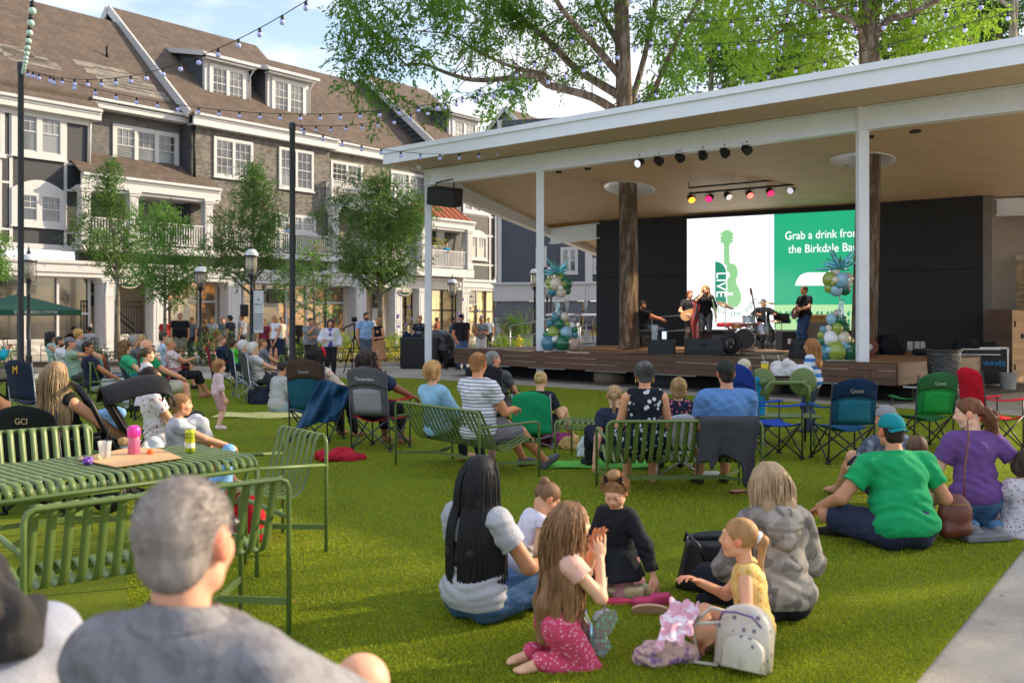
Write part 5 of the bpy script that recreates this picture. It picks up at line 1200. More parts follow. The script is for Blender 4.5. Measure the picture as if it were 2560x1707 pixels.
# ================= PLANTING BED, HEDGES, RAILING =================
soil=mat('soil','4a3b2c',.95,pat='blotch',ps=9,col2='6a5238',bump=.6)
BEDF=[(-22,27.6),(-12,28.6),(-9.0,29.4),(-5.3,31.9),(-1.6,34.3)]; BEDB=[(-1.4,37.5),(-6,36.6),(-12,34.6),(-22,33.5)]
g=MB().add([(x,y,.06) for x,y in BEDF+BEDB],[tuple(range(len(BEDF+BEDB)))]); S(g.build('planting_bed',soil))
b=MB()
for p,q in zip(BEDF,BEDF[1:]): b.beam((*p,.07),(*q,.07),.2,.14)
S(b.build('kerb',conc))
def shrub(x,y,r,h,m,label,seed,flower=None,dens=80,L=.07,name='shrub',grp='shrubs in the planting bed'):
    t=T(name,label,'shrub',(x,y,.05),0,grp); rs=np.random.RandomState(seed); bl=[]
    for k in range(14): a=rs.rand()*6.3; q=rs.rand()**.5*r; bl.append((q*cos(a),q*sin(a)*.8,h*(.2+.7*rs.rand()),r*.30+.05))
    b=MB(); 
    for k in range(7): a=k*.9; b.tube([(0,0,0),(r*.3*cos(a),r*.3*sin(a),h*.5),(r*.6*cos(a),r*.6*sin(a),h*.9)],[.015,.01,.005],5)
    b.build('stem',barkg,t); leaves('foliage',t,bl,m,L,.02,.2,9,dens,.0,seed)
    return t
hedge=leafm('hedge_leaf','8aa32a',.4); yel=leafm('yellow_leaf','b9b43a',.4); dkg=leafm('shrub_leaf','4b6a2c',.3)
def alongbed(t,off): 
    x=-9.0+t*7.4; yf=29.4+(34.3-29.4)*t; return x-off*.5,yf+off
n=0
pos=[]
for i in range(9): pos.append((*alongbed(.42+i*.072,2.3),.75,1.05,hedge,'rounded yellow-green hedge plant'))
for i in range(7): pos.append((*alongbed(.40+i*.095,1.1),.6,.62,yel,'low golden-leaved shrub'))
for i in range(7): pos.append((*alongbed(.02+i*.065,1.0),.55,.6,dkg,'loose green shrub'))
for i in range(5): pos.append((-21+i*2.7,29.2+i*.15,.7,.65,dkg,'spreading green shrub'))
# each named by the nearest thing in the photo
near=['behind the railing left of the tripod','behind the tripod','behind the blue-shirt man','behind the woman in black sleeveless top','right of the woman in black sleeveless top','left of the woman with the navy bag','behind the woman with the navy bag','right of the pavilion corner column','left end neighbour of the man in jeans','low before the leftmost hedge plant','low beside the tripod feet','low at the tan skirt','low behind the railing middle','low near the black crate','low at the corner column','low at the far right end','in front of the bannered lamp','beside the tall black pole base','left of the purple-top woman','behind the grey-top woman','behind the white-tank woman','behind the white-haired pair','behind the boy in grey tee','left end of the bed by the green umbrella','in the bed behind the sunglasses woman','behind the blond older man','behind the archway planter','in the bed behind the red chair']
for i,(x,y,r,h,m,l) in enumerate(pos): shrub(x,y,r,h,m,'%s %s'%(l,near[i%len(near)]),200+i,dens=95 if y>30 else 60)
shrub(at(545,795,29.6).x,30.0,.9,1.35,leafm('loose_leaf','6d8a3c',.4),'tall loose flowering shrub left of the red folding chair',301,dens=50)
t=shrub(at(1030,795,33).x,33,.6,2.0,dkg,'airy hibiscus bush with mauve flowers by the woman with the navy bag',302,dens=26); fl=mat('mauve_petal','9c86c4',.7)
for i in range(7): MB().ball((rnd.uniform(-.5,.5),-.3,rnd.uniform(1.2,2.1)),.05,6).build('flower',fl,t)
t=shrub(at(1172,795,35.5).x,35.5,.7,2.2,dkg,'hibiscus bush with mauve flowers behind the man in jeans',303,dens=34); 
for i in range(7): MB().ball((rnd.uniform(-.5,.5),-.35,rnd.uniform(1.6,2.4)),.05,6).build('flower',fl,t)
shrub(at(1320,795,50).x,50,.8,2.2,dkg,'dark conical conifer before the clapboard shop windows',304,dens=60,name='conifer'); street_tree(1288,49,1258,1320,795,850,'small leafy sapling before the clapboard shop windows',lfM,33,.05,'round',twigs=10)
for i in range(3): shrub(at(1225+i*34,795,47).x,47,1.0,.5,[hedge,dkg,hedge][i],['bright low hedge left of the yellow hydrant','low green hedge beside the yellow hydrant','bright low hedge right of the yellow hydrant'][i],310+i)
# low black railing along the bed
b=MB(); RF=[(-13,28.9),(-9.1,29.7),(-5.4,32.2),(-1.8,34.5)]
t=T('garden_railing','low black metal railing along the planting bed edge','railing',(0,0,0))
rl=MB(); 
for p,q in zip(RF,RF[1:]):
    p=Vector((*p,0));q=Vector((*q,0)); L=(q-p).length; n_=max(1,int(L/1.5))
    for z in(.22,.48,.6): rl.beam(p+Vector((0,0,z)),q+Vector((0,0,z)),.025,.025)
    for i in range(n_+1): c=p+(q-p)*i/n_; rl.beam(c,c+Vector((0,0,.66)),.035,.035,(0,1,0))
    for i in range(int(L/.5)): c=p+(q-p)*(i+.5)/int(L/.5); rl.beam(c+Vector((0,0,.48)),c+Vector((0,0,.6)),.02,.02,(0,1,0))
rl.build('rails',blackm,t)
# ================= STREET FURNITURE =================
lampglass=mat('lamp_glass','d8d4c8',.15,spec=.6,trans=.75,var=0); lampcap=mat('lamp_cap','cfd2d4',.3,metal=.3); polem=mat('pole_dark','2a2d31',.45,metal=.2)
def street_lamp(px,Y,ztop,label,banner=False,first=[None],sc=1.0):
    x=(px-CX)/F*Y; 
    if first[0] is None or banner:
        t=T('street_lamp',label,'lamp post',(x,Y,0),0,'lantern lamp posts in the plaza'); b=MB(); z=0
        b.lathe([(.2,0),(.2,.12),(.13,.18),(.11,.7),(.13,.74),(.08,.8),(.065,2.2),(.06,3.3),(.075,3.33),(.06,3.4),(.055,3.75),(.08,3.8),(.11,3.95),(.14,4.0)],n=14); 
        for s in range(4): a=s*PI/2+.4; b.tube([(.05*cos(a),.05*sin(a),3.85),(.22*cos(a),.22*sin(a),3.9),(.26*cos(a),.26*sin(a),4.05),(.245*cos(a),.245*sin(a),4.75)],.014,6)
        b.build('post',polem,t); MB().lathe([(.12,4.0),(.19,4.1),(.215,4.3),(.225,4.72)],n=16,cap=False).build('glass',lampglass,t)
        MB().lathe([(.12,4.0),(.188,4.1),(.205,4.22)],n=16,cap=False).build('frosted_bowl',lampcap,t)
        MB().lathe([(.05,4.15),(.03,4.3),(.06,4.42),(.065,4.5),(.03,4.6)],n=10).build('bulb',mat('bulb','efe9dc',.3,emit=.15),t)
        MB().lathe([(.29,4.72),(.28,4.78),(.25,4.9),(.17,5.0),(.10,5.04)],n=18).build('lamp_shade',lampcap,t); MB().lathe([(.29,4.71),(.30,4.74),(.285,4.78)],n=18,cap=False).lathe([(.10,5.03),(.06,5.1),(.08,5.14),(.03,5.2),(.045,5.26),(.015,5.3),(.005,5.42)],n=12).build('finial',polem,t)
        if first[0] is None: first[0]=t; t.scale=(.75,.75,ztop/5.42); return t
    else:
        t=copy_tree(first[0]); t.location=(x,Y,0); t['label']=label
    t.scale=(.75,.75,ztop/5.42); return t
def zat(py,Y): return CH+(HY-py)/F*Y
street_lamp(72,27.5,zat(612,27.5),'lamp post beside the thick black pole at the left')
street_lamp(501,33,zat(648,33),'lamp post half hidden by the light green young tree'); street_lamp(814,38,zat(660,38),'lamp post behind the sparse tree')
street_lamp(1131,40,zat(683,40),'lamp post right of the pavilion corner column'); street_lamp(1337,39,zat(655,39),'lamp post partly behind the left balloon column side pillar'); street_lamp(1378,41,zat(650,41),'lamp post just above the left balloon column'); street_lamp(1368,54,zat(698,54),'smaller distant lamp post left of the balloon tower top')
t=street_lamp(629,29.5,zat(600,29.5),'lamp post with hanging calendar banner and small black speaker',banner=True)
b=MB(); b.box((.28,0,2.45),(.40,.01,1.75)); bn=b.build('banner',mat('banner_cloth','c9ced2',.8,var=.04),t); 
bm=mat('banner_print','5d6b70',.8); b=MB()
for i in range(7):
    for j in range(5): b.box((.14+j*.07,-.012,1.75+i*.1),(.045,.004,.05))
b.box((.28,-.012,2.95),(.05,.004,.12)); b.build('calendar_print',bm,bn); text('lettering','BIRKDALE',.07,bm,bn,RX(.28,-.012,2.75)); MB().box((-.3,0,2.5),(.3,.2,.5),None,.02).build('speaker_box',blackm,t)
for (px,Y,py,label) in ((52,22,155,'thick tall black pole at the left holding the string lights'),(731,25,306,'tall black pole in the middle holding the second string lights')):
    x=(px-CX)/F*Y; z=zat(py,Y); t=T('light_pole',label,'pole',(x,Y,0),0,'tall black poles for string lights'); b=MB(); r=.058*Y/22*1.1 if px>100 else .062
    b.lathe([(r*1.9,0),(r*1.9,.5),(r*1.1,.7),(r*1.05,z-.25),(r*1.25,z-.2),(r*1.25,z-.04),(r*.6,z)],n=14); b.build('post',polem,t)
bulbm=mat('festoon_bulb','aeb4ea',.3,spec=.6,var=0,emit=.06); bulbg=mat('festoon_bulb_green','a9c6bd',.3,spec=.6,var=0,emit=.05); wirem=mat('wire','1f2022',.6)
def festoon(label,pts,bulbs,br=.055,m=None,wire=.008):
    """pts: list of world points of the cable; bulbs: parameter positions"""
    t=T('string_lights',label,'string lights',(0,0,0),0,'festoon string lights'); MB().tube(pts,wire,5).build('cable',wirem,t); sk=MB(); bb=MB()
    L=[0]
    for a,b_ in zip(pts,pts[1:]): L.append(L[-1]+(Vector(b_)-Vector(a)).length)
    for s in range(bulbs):
        d=L[-1]*(s+.5)/bulbs; i=max(j for j in range(len(L)) if L[j]<=d); i=min(i,len(pts)-2); f=(d-L[i])/(L[i+1]-L[i]+1e-9); p=Vector(pts[i]).lerp(Vector(pts[i+1]),f)
        o=MB().lathe([(.022,0),(.026,-.04),(.03,-.07)],n=8).build('socket',wirem,t,p); bl=MB().ball((0,0,-.07-br*.85),br,10).build('bulb',m or bulbm,t,p)
def cable(p,q,sag,n=24): p=Vector(p);q=Vector(q); return [p.lerp(q,i/n)-Vector((0,0,sag*4*(i/n)*(1-i/n))) for i in range(n+1)]
pA=at(57,172,22); pB=at(736,312,25)
festoon('string of pale bulbs dropping from the top left to the thick black pole',cable(pA,at(88,-60,9.0),.12),14,.042,bulbg)
festoon('string of bulbs climbing from the thick black pole to the top centre',cable(pA,at(860,-60,14),.75),19,.046)
festoon('long sagging string of bulbs from the thick black pole past the dormers',cable(pA,at(1690,70,24),1.55,40),34,.05)
festoon('string of bulbs rising from the middle pole into the oak foliage',cable(pB,at(1600,-30,20),.9,30),20,.044)
festoon('low string of bulbs sagging from the middle pole to above the roof corner',cable(pB,at(1660,215,26),1.25,30),20,.052)
festoon('string of bulbs crossing before the right oak from the top right',cable(at(1570,110,24),at(2700,-60,14),.35,30),18,.04)
festoon('upper string of bulbs across the two oaks',cable(at(1555,35,23),at(2420,-60,13),.35,24),12,.04)
festoon('string of bulbs just above the front roof edge',cable(at(1575,240,26.5),at(2700,-20,15.5),.2,24),15,.04)
# green cafe umbrella
x=(70-CX)/F*33; u=T('patio_umbrella','dark green market umbrella with white lettering at the cafe','umbrella',(x-.35,33,0)); um=mat('umbrella_green','1f5443',.8,var=.08,bump=.1)
zt=zat(735,33); ze=zat(775,33); b=MB(); K=8; rr=2.0
vs=[(0,0,zt)]; 
for k in range(K): a=k*2*PI/K+PI/8; vs.append((rr*cos(a),rr*sin(a),ze))
for k in range(K): a=k*2*PI/K+PI/8; vs.append((rr*cos(a),rr*sin(a),ze-.18))
fs=[(0,1+k,1+(k+1)%K) for k in range(K)]+[(1+k,9+k,9+(k+1)%K,1+(k+1)%K) for k in range(K)]; b.add(vs,fs); b.build('canopy',um,u); MB().lathe([(.03,0),(.03,zt+.1),(.05,zt+.12)],n=8).build('pole',polem,u)
a=PI*1.5+PI/4; cx_,cy_=rr*.93*cos(a+0),rr*.93*sin(a); text('lettering','STARBUCKS COFFEE',.15,white,u,Matrix.Translation((cx_,cy_-.03,ze-.09))@Matrix.Rotation(a+PI/2,4,'Z')@Matrix.Rotation(R(90),4,'X'))
b=MB(); b.M=Matrix.Rotation(R(90),4,'X'); b.lathe([(.42,0),(.42,.01)],n=24); b.M=None; o=b.build('round_emblem',mat('emblem_green','0f6b4e',.5),u); o.location=(-1.05,-1.86,ze-.75)
b=MB()
for k in range(7): b.tube([(-.2+.05*k,-.02,-.3+.03*abs(k-3)),(-.15+.05*k,-.02,0),(-.2+.06*k,-.02,.25-.03*abs(k-3))],.012,4)
b.build('emblem_lines',white,o)
# planters
def planter(px,Y,label):
    x=(px-CX)/F*Y; t=T('planter',label,'planter',(x,Y,0)); b=MB(); b.lathe([(.42,0),(.52,.62),(.55,.62),(.55,.68),(.45,.68)],n=4); b.build('pot',mat('planter_grey','55575a',.8,bump=.2),t); leaves('foliage',t,[(0,0,.72,.35),(-.2,0,.7,.25),(.2,0,.7,.25)],dkg,.09,.03,.2,9,120,0,77)
planter(337,36,'dark grey square planter with low greenery at the base of the archway wall')
# yellow hydrant
t=T('fire_hydrant','small yellow fire hydrant behind the left end of the stage','hydrant',at(1297,795,48)-Vector((0,0,CH))); MB().lathe([(.2,0),(.2,.08),(.13,.1),(.13,.5),(.17,.52),(.17,.56),(.12,.62),(.07,.7),(.03,.78)],n=14).box((0,0,.42),(.48,.12,.12),None,.03).build('body',mat('hydrant_yellow','e0b41c',.5),t)
# tubular handrails by the ramp
t=T('ramp_handrail','long galvanised ramp handrail behind the stage','handrail',(0,0,0)); sg=mat('galvanised','a7a9ac',.35,metal=.7); b=MB()
p0=at(1275,845,33);p1=at(1545,800,31.5); 
for dz in(0,.42): b.tube([p0+Vector((0,0,dz-.0)),p1+Vector((0,0,dz))],.025,6)
p2=at(1420,838,32); p3=at(1550,820,31.6); b.tube([at(1430,860,32.5),at(1550,845,31.8)],.025,6); b.tube([at(1430,866,32.5),at(1550,858,31.8)],.025,6)
for f in (0,.35,.66,1): q=p0.lerp(p1,f); b.tube([(q.x,q.y,0),q+Vector((0,0,.42))],.025,6)
b.build('rails',sg,t)
t=T('ramp_handrail','short galvanised handrail behind the keyboard player','handrail',(0,0,0)); b=MB(); p0=at(1630,793,29.4);p1=at(1720,788,29)
b.tube([(p0.x,p0.y,ZS),p0,p1,(p1.x,p1.y,ZS)],.025,6); b.tube([p0-Vector((0,0,.45)),p1-Vector((0,0,.45))],.02,6); b.tube([p1,at(1760,796,28.6)],.02,6); b.build('rails',sg,t)
# golf cart with white roof
t=T('golf_cart','parked golf cart with white roof and tan seats behind the stage','cart',at(1445,795,41)-Vector((0,0,CH)),R(8)); b=MB(); b.bx(-1.3,1.1,-.65,.65,1.72,1.8,.03); b.build('roof',wht,t); b=MB()
for x,y in((-1.1,-.6),(-1.1,.6),(.8,-.6),(.8,.6)): b.tube([(x,y,.5),(x*.95,y,1.75)],.02,6)
b.build('roof_posts',blackm,t); MB().bx(-1.15,1.1,-.55,.55,.25,.55,.08).build('body',mat('cart_body','2b2b2e',.4),t); b=MB(); b.bx(-.5,.1,-.5,.5,.55,.68,.05); b.bx(-.62,-.48,-.5,.5,.6,1.1,.05); b.build('seat',mat('cart_seat','8a5436',.6),t)
for x,y in((-.8,-.55),(-.8,.55),(.8,-.55),(.8,.55)): MB().lathe([(.1,-.08),(.22,-.08),(.24,0),(.22,.08),(.1,.08)],(x,y,.24),14,(0,1,0)).build('wheel',blackm,t)
shade(17.5,11.5,8.0,4.2,55,'broad oak standing right of the lawn')
shade(21,3.5,9.0,4.5,56,'tall oak right of the path behind the viewer',9)
# ================= FURNITURE =================
olive=mat('olive_powdercoat','62773f',.42,var=.05,spec=.5); 
def palissade(kind,label,loc,rz,W,D=.56,H=.80,lounge=False,arms=True,nsl=None,group='green slatted metal seats',col=None):
    t=T(kind,label,'bench' if W>1 else 'chair',loc,rz,group); f=MB(); r=.0135; hw=W/2; ah=.62 if not lounge else .56; m=col or olive
    rc=.05
    f.tube([(-hw,0,0),(-hw,0,H-rc),(-hw+rc*.3,0,H-rc*.3),(-hw+rc,0,H),(hw-rc,0,H),(hw-rc*.3,0,H-rc*.3),(hw,0,H-rc),(hw,0,0)],r,8)
    for s in(-1,1):
        x=s*hw
        f.tube([(x,0,ah-.02),(x,D-rc,ah),(x,D-rc*.3,ah-rc*.25),(x,D,ah-rc),(x,D,0)],r,8)
        if not arms: pass
    sh=.40 if lounge else .44
    f.tube([(-hw,D,sh-.06),(hw,D,sh-.06)],r*.8,6)
    f.build('frame',m,t)
    br=MB(); z=.14 if lounge else .17
    br.beam((-hw,0,z),(-hw+.25,D/2,z),.012,.035); br.beam((hw,0,z),(hw-.25,D/2,z),.012,.035); br.beam((-hw+.25,D/2,z),(hw-.25,D/2,z),.012,.035); br.beam((-hw,D,z),(-hw+.25,D/2,z),.012,.035); br.beam((hw,D,z),(hw-.25,D/2,z),.012,.035); br.build('brace',m,t)
    pr=[(0,H+.012),(.03,H+.008),(.055,H-.03),(.13,.50),(.17,.425),(.22,.395),(.30,.395),(D-.10,sh),(D-.04,sh),(D-.008,sh-.02),(D+.005,sh-.06)] if not lounge else [(0,H+.012),(.03,H+.006),(.06,H-.03),(.20,.40),(.25,.325),(.31,.29),(.38,.29),(D-.12,sh-.015),(D-.05,sh),(D-.008,sh-.02),(D+.005,sh-.07)]
    # refine
    P=[Vector((0,y,z)) for y,z in pr]; Q=[]
    for i in range(len(P)-1):
        p0=P[max(i-1,0)];p1=P[i];p2=P[i+1];p3=P[min(i+2,len(P)-1)]
        for u in(0,.5): Q.append(.5*((2*p1)+(p2-p0)*u+(2*p0-5*p1+4*p2-p3)*u*u+(3*p1-p0-3*p2+p3)*u**3))
    Q.append(P[-1]); n=nsl or int((W-.06)/.0735); sw=.042; b=MB()
    for i in range(n):
        x=-hw+.055+(W-.11)*i/(n-1)
        b.sheet(lambda u,v: (x-sw/2+sw*v,Q[min(int(round(u*(len(Q)-1))),len(Q)-1)].y,Q[min(int(round(u*(len(Q)-1))),len(Q)-1)].z),len(Q)-1,1,.006,True)
    b.build('slats',m,t); return t
def slat_table(label,loc,rz,L,Wd,H=.75,kind='slatted_table',ht_leg=True):
    t=T(kind,label,'table',loc,rz); f=MB(); hl_,hw=L/2,Wd/2; r=.015; zb=H-.075
    f.tube([(-hl_,-hw,zb),(hl_,-hw,zb),(hl_,hw,zb),(-hl_,hw,zb)],r,8,closed=True)
    for x in(-1,1):
        for y in(-1,1): f.tube([(x*hl_,y*hw,0),(x*hl_,y*hw,zb)],r,8)
        f.tube([(x*hl_,-hw,zb),(x*hl_,-hw+.02,H-.03),(x*hl_,-hw+.06,H-.005),(x*hl_,hw-.06,H-.005),(x*hl_,hw-.02,H-.03),(x*hl_,hw,zb)],r,8)
    f.build('frame',olive,t); b=MB(); n=int(L/.055); sw=.036
    pr=[(-hw,zb),(-hw+.006,H-.035),(-hw+.03,H-.008),(-hw+.07,H),(0,H),(hw-.07,H),(hw-.03,H-.008),(hw-.006,H-.035),(hw,zb)]
    for i in range(n):
        x=-hl_+.04+(L-.08)*i/(n-1); b.sheet(lambda u,v:(x+sw/2-sw*v,)+pr[int(round(u*8))],8,1,.006,True)
    b.build('slatted_top',olive,t); return t
def camp(label,loc,rz,cb,cs=None,frame='2f3033',W=.54,H=.93,seat=.42,arms=True,group='folding camp chairs',low=False,txt=None,c2=None,back=.10,band=None,alum=False):
    t=T('camp_chair',label,'camp chair',loc,rz,group); fm=mat('tube_'+frame,frame,.35,metal=.6 if alum else .25,var=.05); hw=W/2; f=MB(); r=.0105; yb,yf=-.24,.26
    cb_=clothm(cb); cs_=clothm(cs or cb)
    for s in(-1,1):
        f.tube([(s*hw,yb,.0),(s*hw*.98,yb-.02,.30),(s*hw*.96,yb-back,H)],r,6)
        f.tube([(s*hw,yf,0),(s*hw,yf,seat+.2)],r,6)
        f.tube([(s*hw,yf,.02),(s*hw,yb,seat)],r,6); f.tube([(s*hw,yb,.02),(s*hw,yf,seat)],r,6)
    for y in(yb,yf): f.tube([(-hw,y,.02),(hw,y,seat)],r,6); f.tube([(hw,y+.02,.02),(-hw,y+.02,seat)],r,6)
    for s in(-1,1):
        for y in (yb,yf): f.box((s*hw,y,.012),(.05,.06,.025),None,.008)
    f.build('frame',fm,t)
    b=MB(); b.sheet(lambda u,v:(-hw+W*u,yb+(yf-yb)*v,seat-.05*sin(PI*u)-.02*sin(PI*v)+.01*sin(9*u+4*v)),12,8,.008); b.build('seat',cs_,t)
    bk=lambda u,v:(-hw*.97+W*.97*u,yb-.02-back*v*1.0-.05*sin(PI*u)+.006*sin(11*v+5*u),seat+.02+(H-seat-.05*(2*u-1)**6)*v+.02*cos(2*PI*u)*v*-1)
    b=MB(); b.sheet(bk,12,10,.009); bo=b.build('backrest',cb_,t)
    if band: b=MB(); b.sheet(lambda u,v:tuple(Vector(bk(u*.999,.62+.385*v))+Vector((0,-.008,0))),12,5,.007); b.build('head_panel',clothm(band),bo)
    if c2: b=MB(); b.sheet(lambda u,v:tuple(Vector(bk(.14+.72*u,.05+.5*v))+Vector((0,-.01,0))),8,5,.006); b.build('mesh_panel',clothm(c2),bo)
    if arms:
        for s in(-1,1): MB().sheet(lambda u,v:(s*(hw+.0)-.035+.07*u,yb-.02+(yf-yb+.05)*v,seat+.215-.02*sin(PI*v)),3,6,.016).build('armrest',cs_,t)
    if txt: text('lettering',txt[0],txt[1],clothm(txt[2]),bo,Matrix.Translation((0,yb-back*.75-.085,seat+(H-seat)*.80))@Matrix.Rotation(R(90)-R(10)*0,4,'X')@Matrix.Identity(4),depth=.002)
    return t
def bag_cloth(name,label,loc,rz,w,d,h,c,cat,seed=1,st=(1,1,1),name2=None):
    """crumpled cloth heap"""
    rs=np.random.RandomState(seed); pr=[ell(((rs.rand()-.5)*w*.75,(rs.rand()-.5)*d*.75,h*.42*rs.rand()+.01),(w*(.14+.16*rs.rand()),d*(.16+.16*rs.rand()),h*(.22+.28*rs.rand())),[nrm(rs.randn(3)),*([V3(0,1,0),V3(0,0,1)])] if False else None) for _ in range(11)]
    m_=min(w,d,h*1.5); n1=vnoise(seed,m_*.07,9/max(m_,.08)*.5,(1,1,1),True); n2=vnoise(seed+1,m_*.03,22/max(m_,.08)*.5,(1,1,1),True)
    v,f=field(pr,max(.006,min(w,d)/40),.02,noise=lambda P:n1(P)+n2(P)); v[:,2]=np.maximum(v[:,2],.004)
    root=np_mesh(name,v,f,clothm(c) if isinstance(c,str) else c); root.location=loc; root.rotation_euler=(0,0,rz); tag(root,label,cat); return root
def drape(name,label,cat,fn,m,nu=24,nv=18,th=.008):
    o=MB().sheet(fn,nu,nv,th).build(name,m if not isinstance(m,str) else clothm(m)); tag(o,label,cat); return o
# --- foreground table set ---
dl=Vector((-.676,-.736,0)); dp=Vector((-.736,.676,0)); Q0=Vector((-1.60,6.02,0)); TL=2.0; TWd=.92
tb=slat_table('long green slatted outdoor table with drinks and wrappers on it',Q0+dl*TL/2+dp*TWd/2,math.atan2(.736,.676),TL,TWd)
palissade('slatted_bench','green slatted bench with its back to us behind the grey-haired man',(-1.615,4.51,0),math.atan2(.656,.755),1.25,.56)
palissade('slatted_bench','green slatted bench facing us beyond the long table',(-3.72,6.85,0),math.atan2(-.69,-.72),1.4,.56)
palissade('slatted_armchair','green slatted armchair at the right end of the long table',(-1.51,6.96,0),R(127),.73,.58,nsl=8)
palissade('slatted_sofa','green slatted sofa seating the light blue and striped shirt couple',(-.80,9.98,0),R(-51.5),1.55,.76,.70,True)
palissade('slatted_sofa','green slatted sofa with a dark jacket over its back',(1.54,8.56,0),R(2),1.39,.76,.70,True)
ot=T('slatted_stool','low green slatted ottoman between the two sofas','stool',(.93,11.15,0),R(-22)); f=MB(); hh=.43
for s in(-1,1): f.tube([(s*.35,-.3,0),(s*.35,-.3,hh-.04),(s*.35,-.25,hh),(s*.35,.25,hh),(s*.35,.3,hh-.04),(s*.35,.3,0)],.013,8)
f.tube([(-.35,-.3,hh-.07),(.35,-.3,hh-.07)],.011,6); f.tube([(-.35,.3,hh-.07),(.35,.3,hh-.07)],.011,6); f.build('frame',olive,ot); b=MB()
for i in range(10):
    x=-.31+i*.069; b.sheet(lambda u,v:(x+.017-.034*v,-.3+.6*u,hh+.004-(.06*max(0,abs(2*u-1)-.8)/.2)**1),10,1,.006)
b.build('slatted_top',olive,ot)
palissade('slatted_armchair','green slatted chair behind the long-haired blonde woman',(-7.35,16.6,0),R(-60),1.0,.7,.86,True)
palissade('slatted_armchair','green slatted chair of the curly dark-haired woman in sunglasses',(at(162,795,22).x,21.4,0),R(-75),.6,.6,.78)
palissade('slatted_armchair','green slatted chair behind the tall black middle pole',(at(655,795,21).x+.4,21,0),R(-80),.6,.6,.8)
# green bench seat with two round discs
t=T('disc_seat','olive metal seat with two round discs joined by a thick tube','play seat',at(1962,795,12.0)-Vector((0,0,CH)),R(0)); dz=zat(955,12.0)
b=MB(); b.tube([(-.25,-.1,dz-.22),(-.25,-.1,dz-.05),(-.2,-.1,dz+.0),(.18,-.1,dz+.0),(.26,-.1,dz-.05),(.26,-.1,dz-.25)],.028,10); b.build('tube_frame',olive,t)
for s in(-1,1): MB().lathe([(.155,-.012),(.175,-.004),(.175,.004),(.155,.012)],(s*.26-.02,.05,dz+.0),28,(0,1,0)).lathe([(.05,-.1),(.04,-.01)],(s*.26-.02,.05,dz),14,(0,1,0)).build('disc',olive,t)
b=MB()
for s in(-1,1): b.tube([(s*.4,.1,0),(s*.4,.1,.38)],.016,8)
b.bx(-.45,.45,-.05,.4,.37,.40,.01); b.build('seat_plate',olive,t)
# folding camp chairs
def GX(px,Y): return (px-CX)/F*Y
camp('grey and red camp chair of the curly-haired woman in navy',(GX(952,11.9),11.9,0),R(-22),'58595c','b02330',frame='4a4b50',H=1.0,c2='8d8f92',band='56565a',txt=('Timberline',.06,'c9c9c9'))
camp('brown and teal camp chair of the woman with a red headband',(GX(792,12.7),12.7,0),R(-14),'1f5568','1f5568',frame='43444a',H=1.06,band='4b3a30',txt=('Quest',.06,'9aa0a2'))
camp('black camp chair with mountain logo of the long-haired blonde',(GX(133,8.1),8.1,0),R(-10),'1e2022',frame='1c1d20',W=.56,H=.88,txt=('GCI',.07,'b9a777'))
camp('empty navy camp chair with a yellow letter M on its back',(GX(100,14.2),14.2,0),R(-28),'232a40',frame='8d9094',W=.60,H=.98,txt=('M',.16,'e5b33a'),alum=True)
camp('empty blue and teal camp chair right of the striped-shirt child',(GX(2105,10.9),10.9,0),R(4),'16495f','14507a',W=.52,H=.92,band='122c4a',c2='1d6478',txt=('Quest',.06,'9b9480'))
camp('empty green camp chair behind the couple on the grass',(GX(2305,12.0),12.0,0),R(8),'1f7a3a','1d6a35',W=.52,H=.93,band='2c5f38',c2='1f8a3c',txt=('Quest',.06,'8fae92'))
camp('red camp chair seen edge on at the far right',(GX(2482,11.9),11.9,0),R(-74),'c3182c','d4203a',W=.42,H=.98)
camp('bright blue camp chair seen from the side with a cooler bag table',(GX(1925,11.2),11.2,0),R(-78),'26429a','2b4fae',W=.55,H=1.05,band='1f3688')
camp('green cloth low camp chair with grey tube top rail',(GX(1340,12.2),12.2,0),R(-12),'1f9a66',frame='8d9094',W=.5,H=.68,seat=.16,arms=False,alum=True)
camp('dark camp chair of the man with swept grey hair',(GX(1232,13.0),13.0,0),R(-20),'2c2b30',W=.52,H=.98)
camp('teal striped beach chair of the man in the beige cap',(GX(1850,12.4),12.4,0),R(0),'2a8fc0',frame='9a9da0',W=.52,H=.86,seat=.30,alum=True)
camp('red camp chair of the woman in the off-shoulder top',(GX(425,19.3),19.3,0),R(-62),'b3232b',W=.55,H=1.02)
camp('red folding chair of the woman with sunglasses on her head',(GX(560,22.5),22.5,0),R(-70),'8e1f2a',W=.52,H=.95)
camp('dark green camp chair with bright aluminium legs',(GX(652,18.6),18.6,0),R(-60),'4b5148',frame='b9bcc0',W=.52,H=.95,alum=True)
camp('navy camp chair with bright aluminium legs',(GX(618,19.8),19.8,0),R(-62),'1f2a3a',frame='b9bcc0',W=.52,H=.98,alum=True)
camp('orange and blue camp chair of the curly woman in green',(GX(318,17.0),17.0,0),R(-70),'c4552a','2a50a0',W=.52,H=.95)
camp('orange-red camp chair at the back of the left crowd',(GX(340,23),23,0),R(-70),'c8412a',W=.52,H=1.0)
camp('dark chair of the bald man in green',(GX(372,15.5),15.5,0),R(-62),'23262c',W=.55,H=.8)
camp('dark low chair of the man with turquoise sleeve',(GX(-20,19),19,0),R(-60),'2a2c30',W=.55,H=.85)
camp('dark teal camp chair corner under the grey-haired foreground man',(-.60,1.72,0),R(14),'183c48','14303a',frame='2a2b2e',W=.62,H=.98)
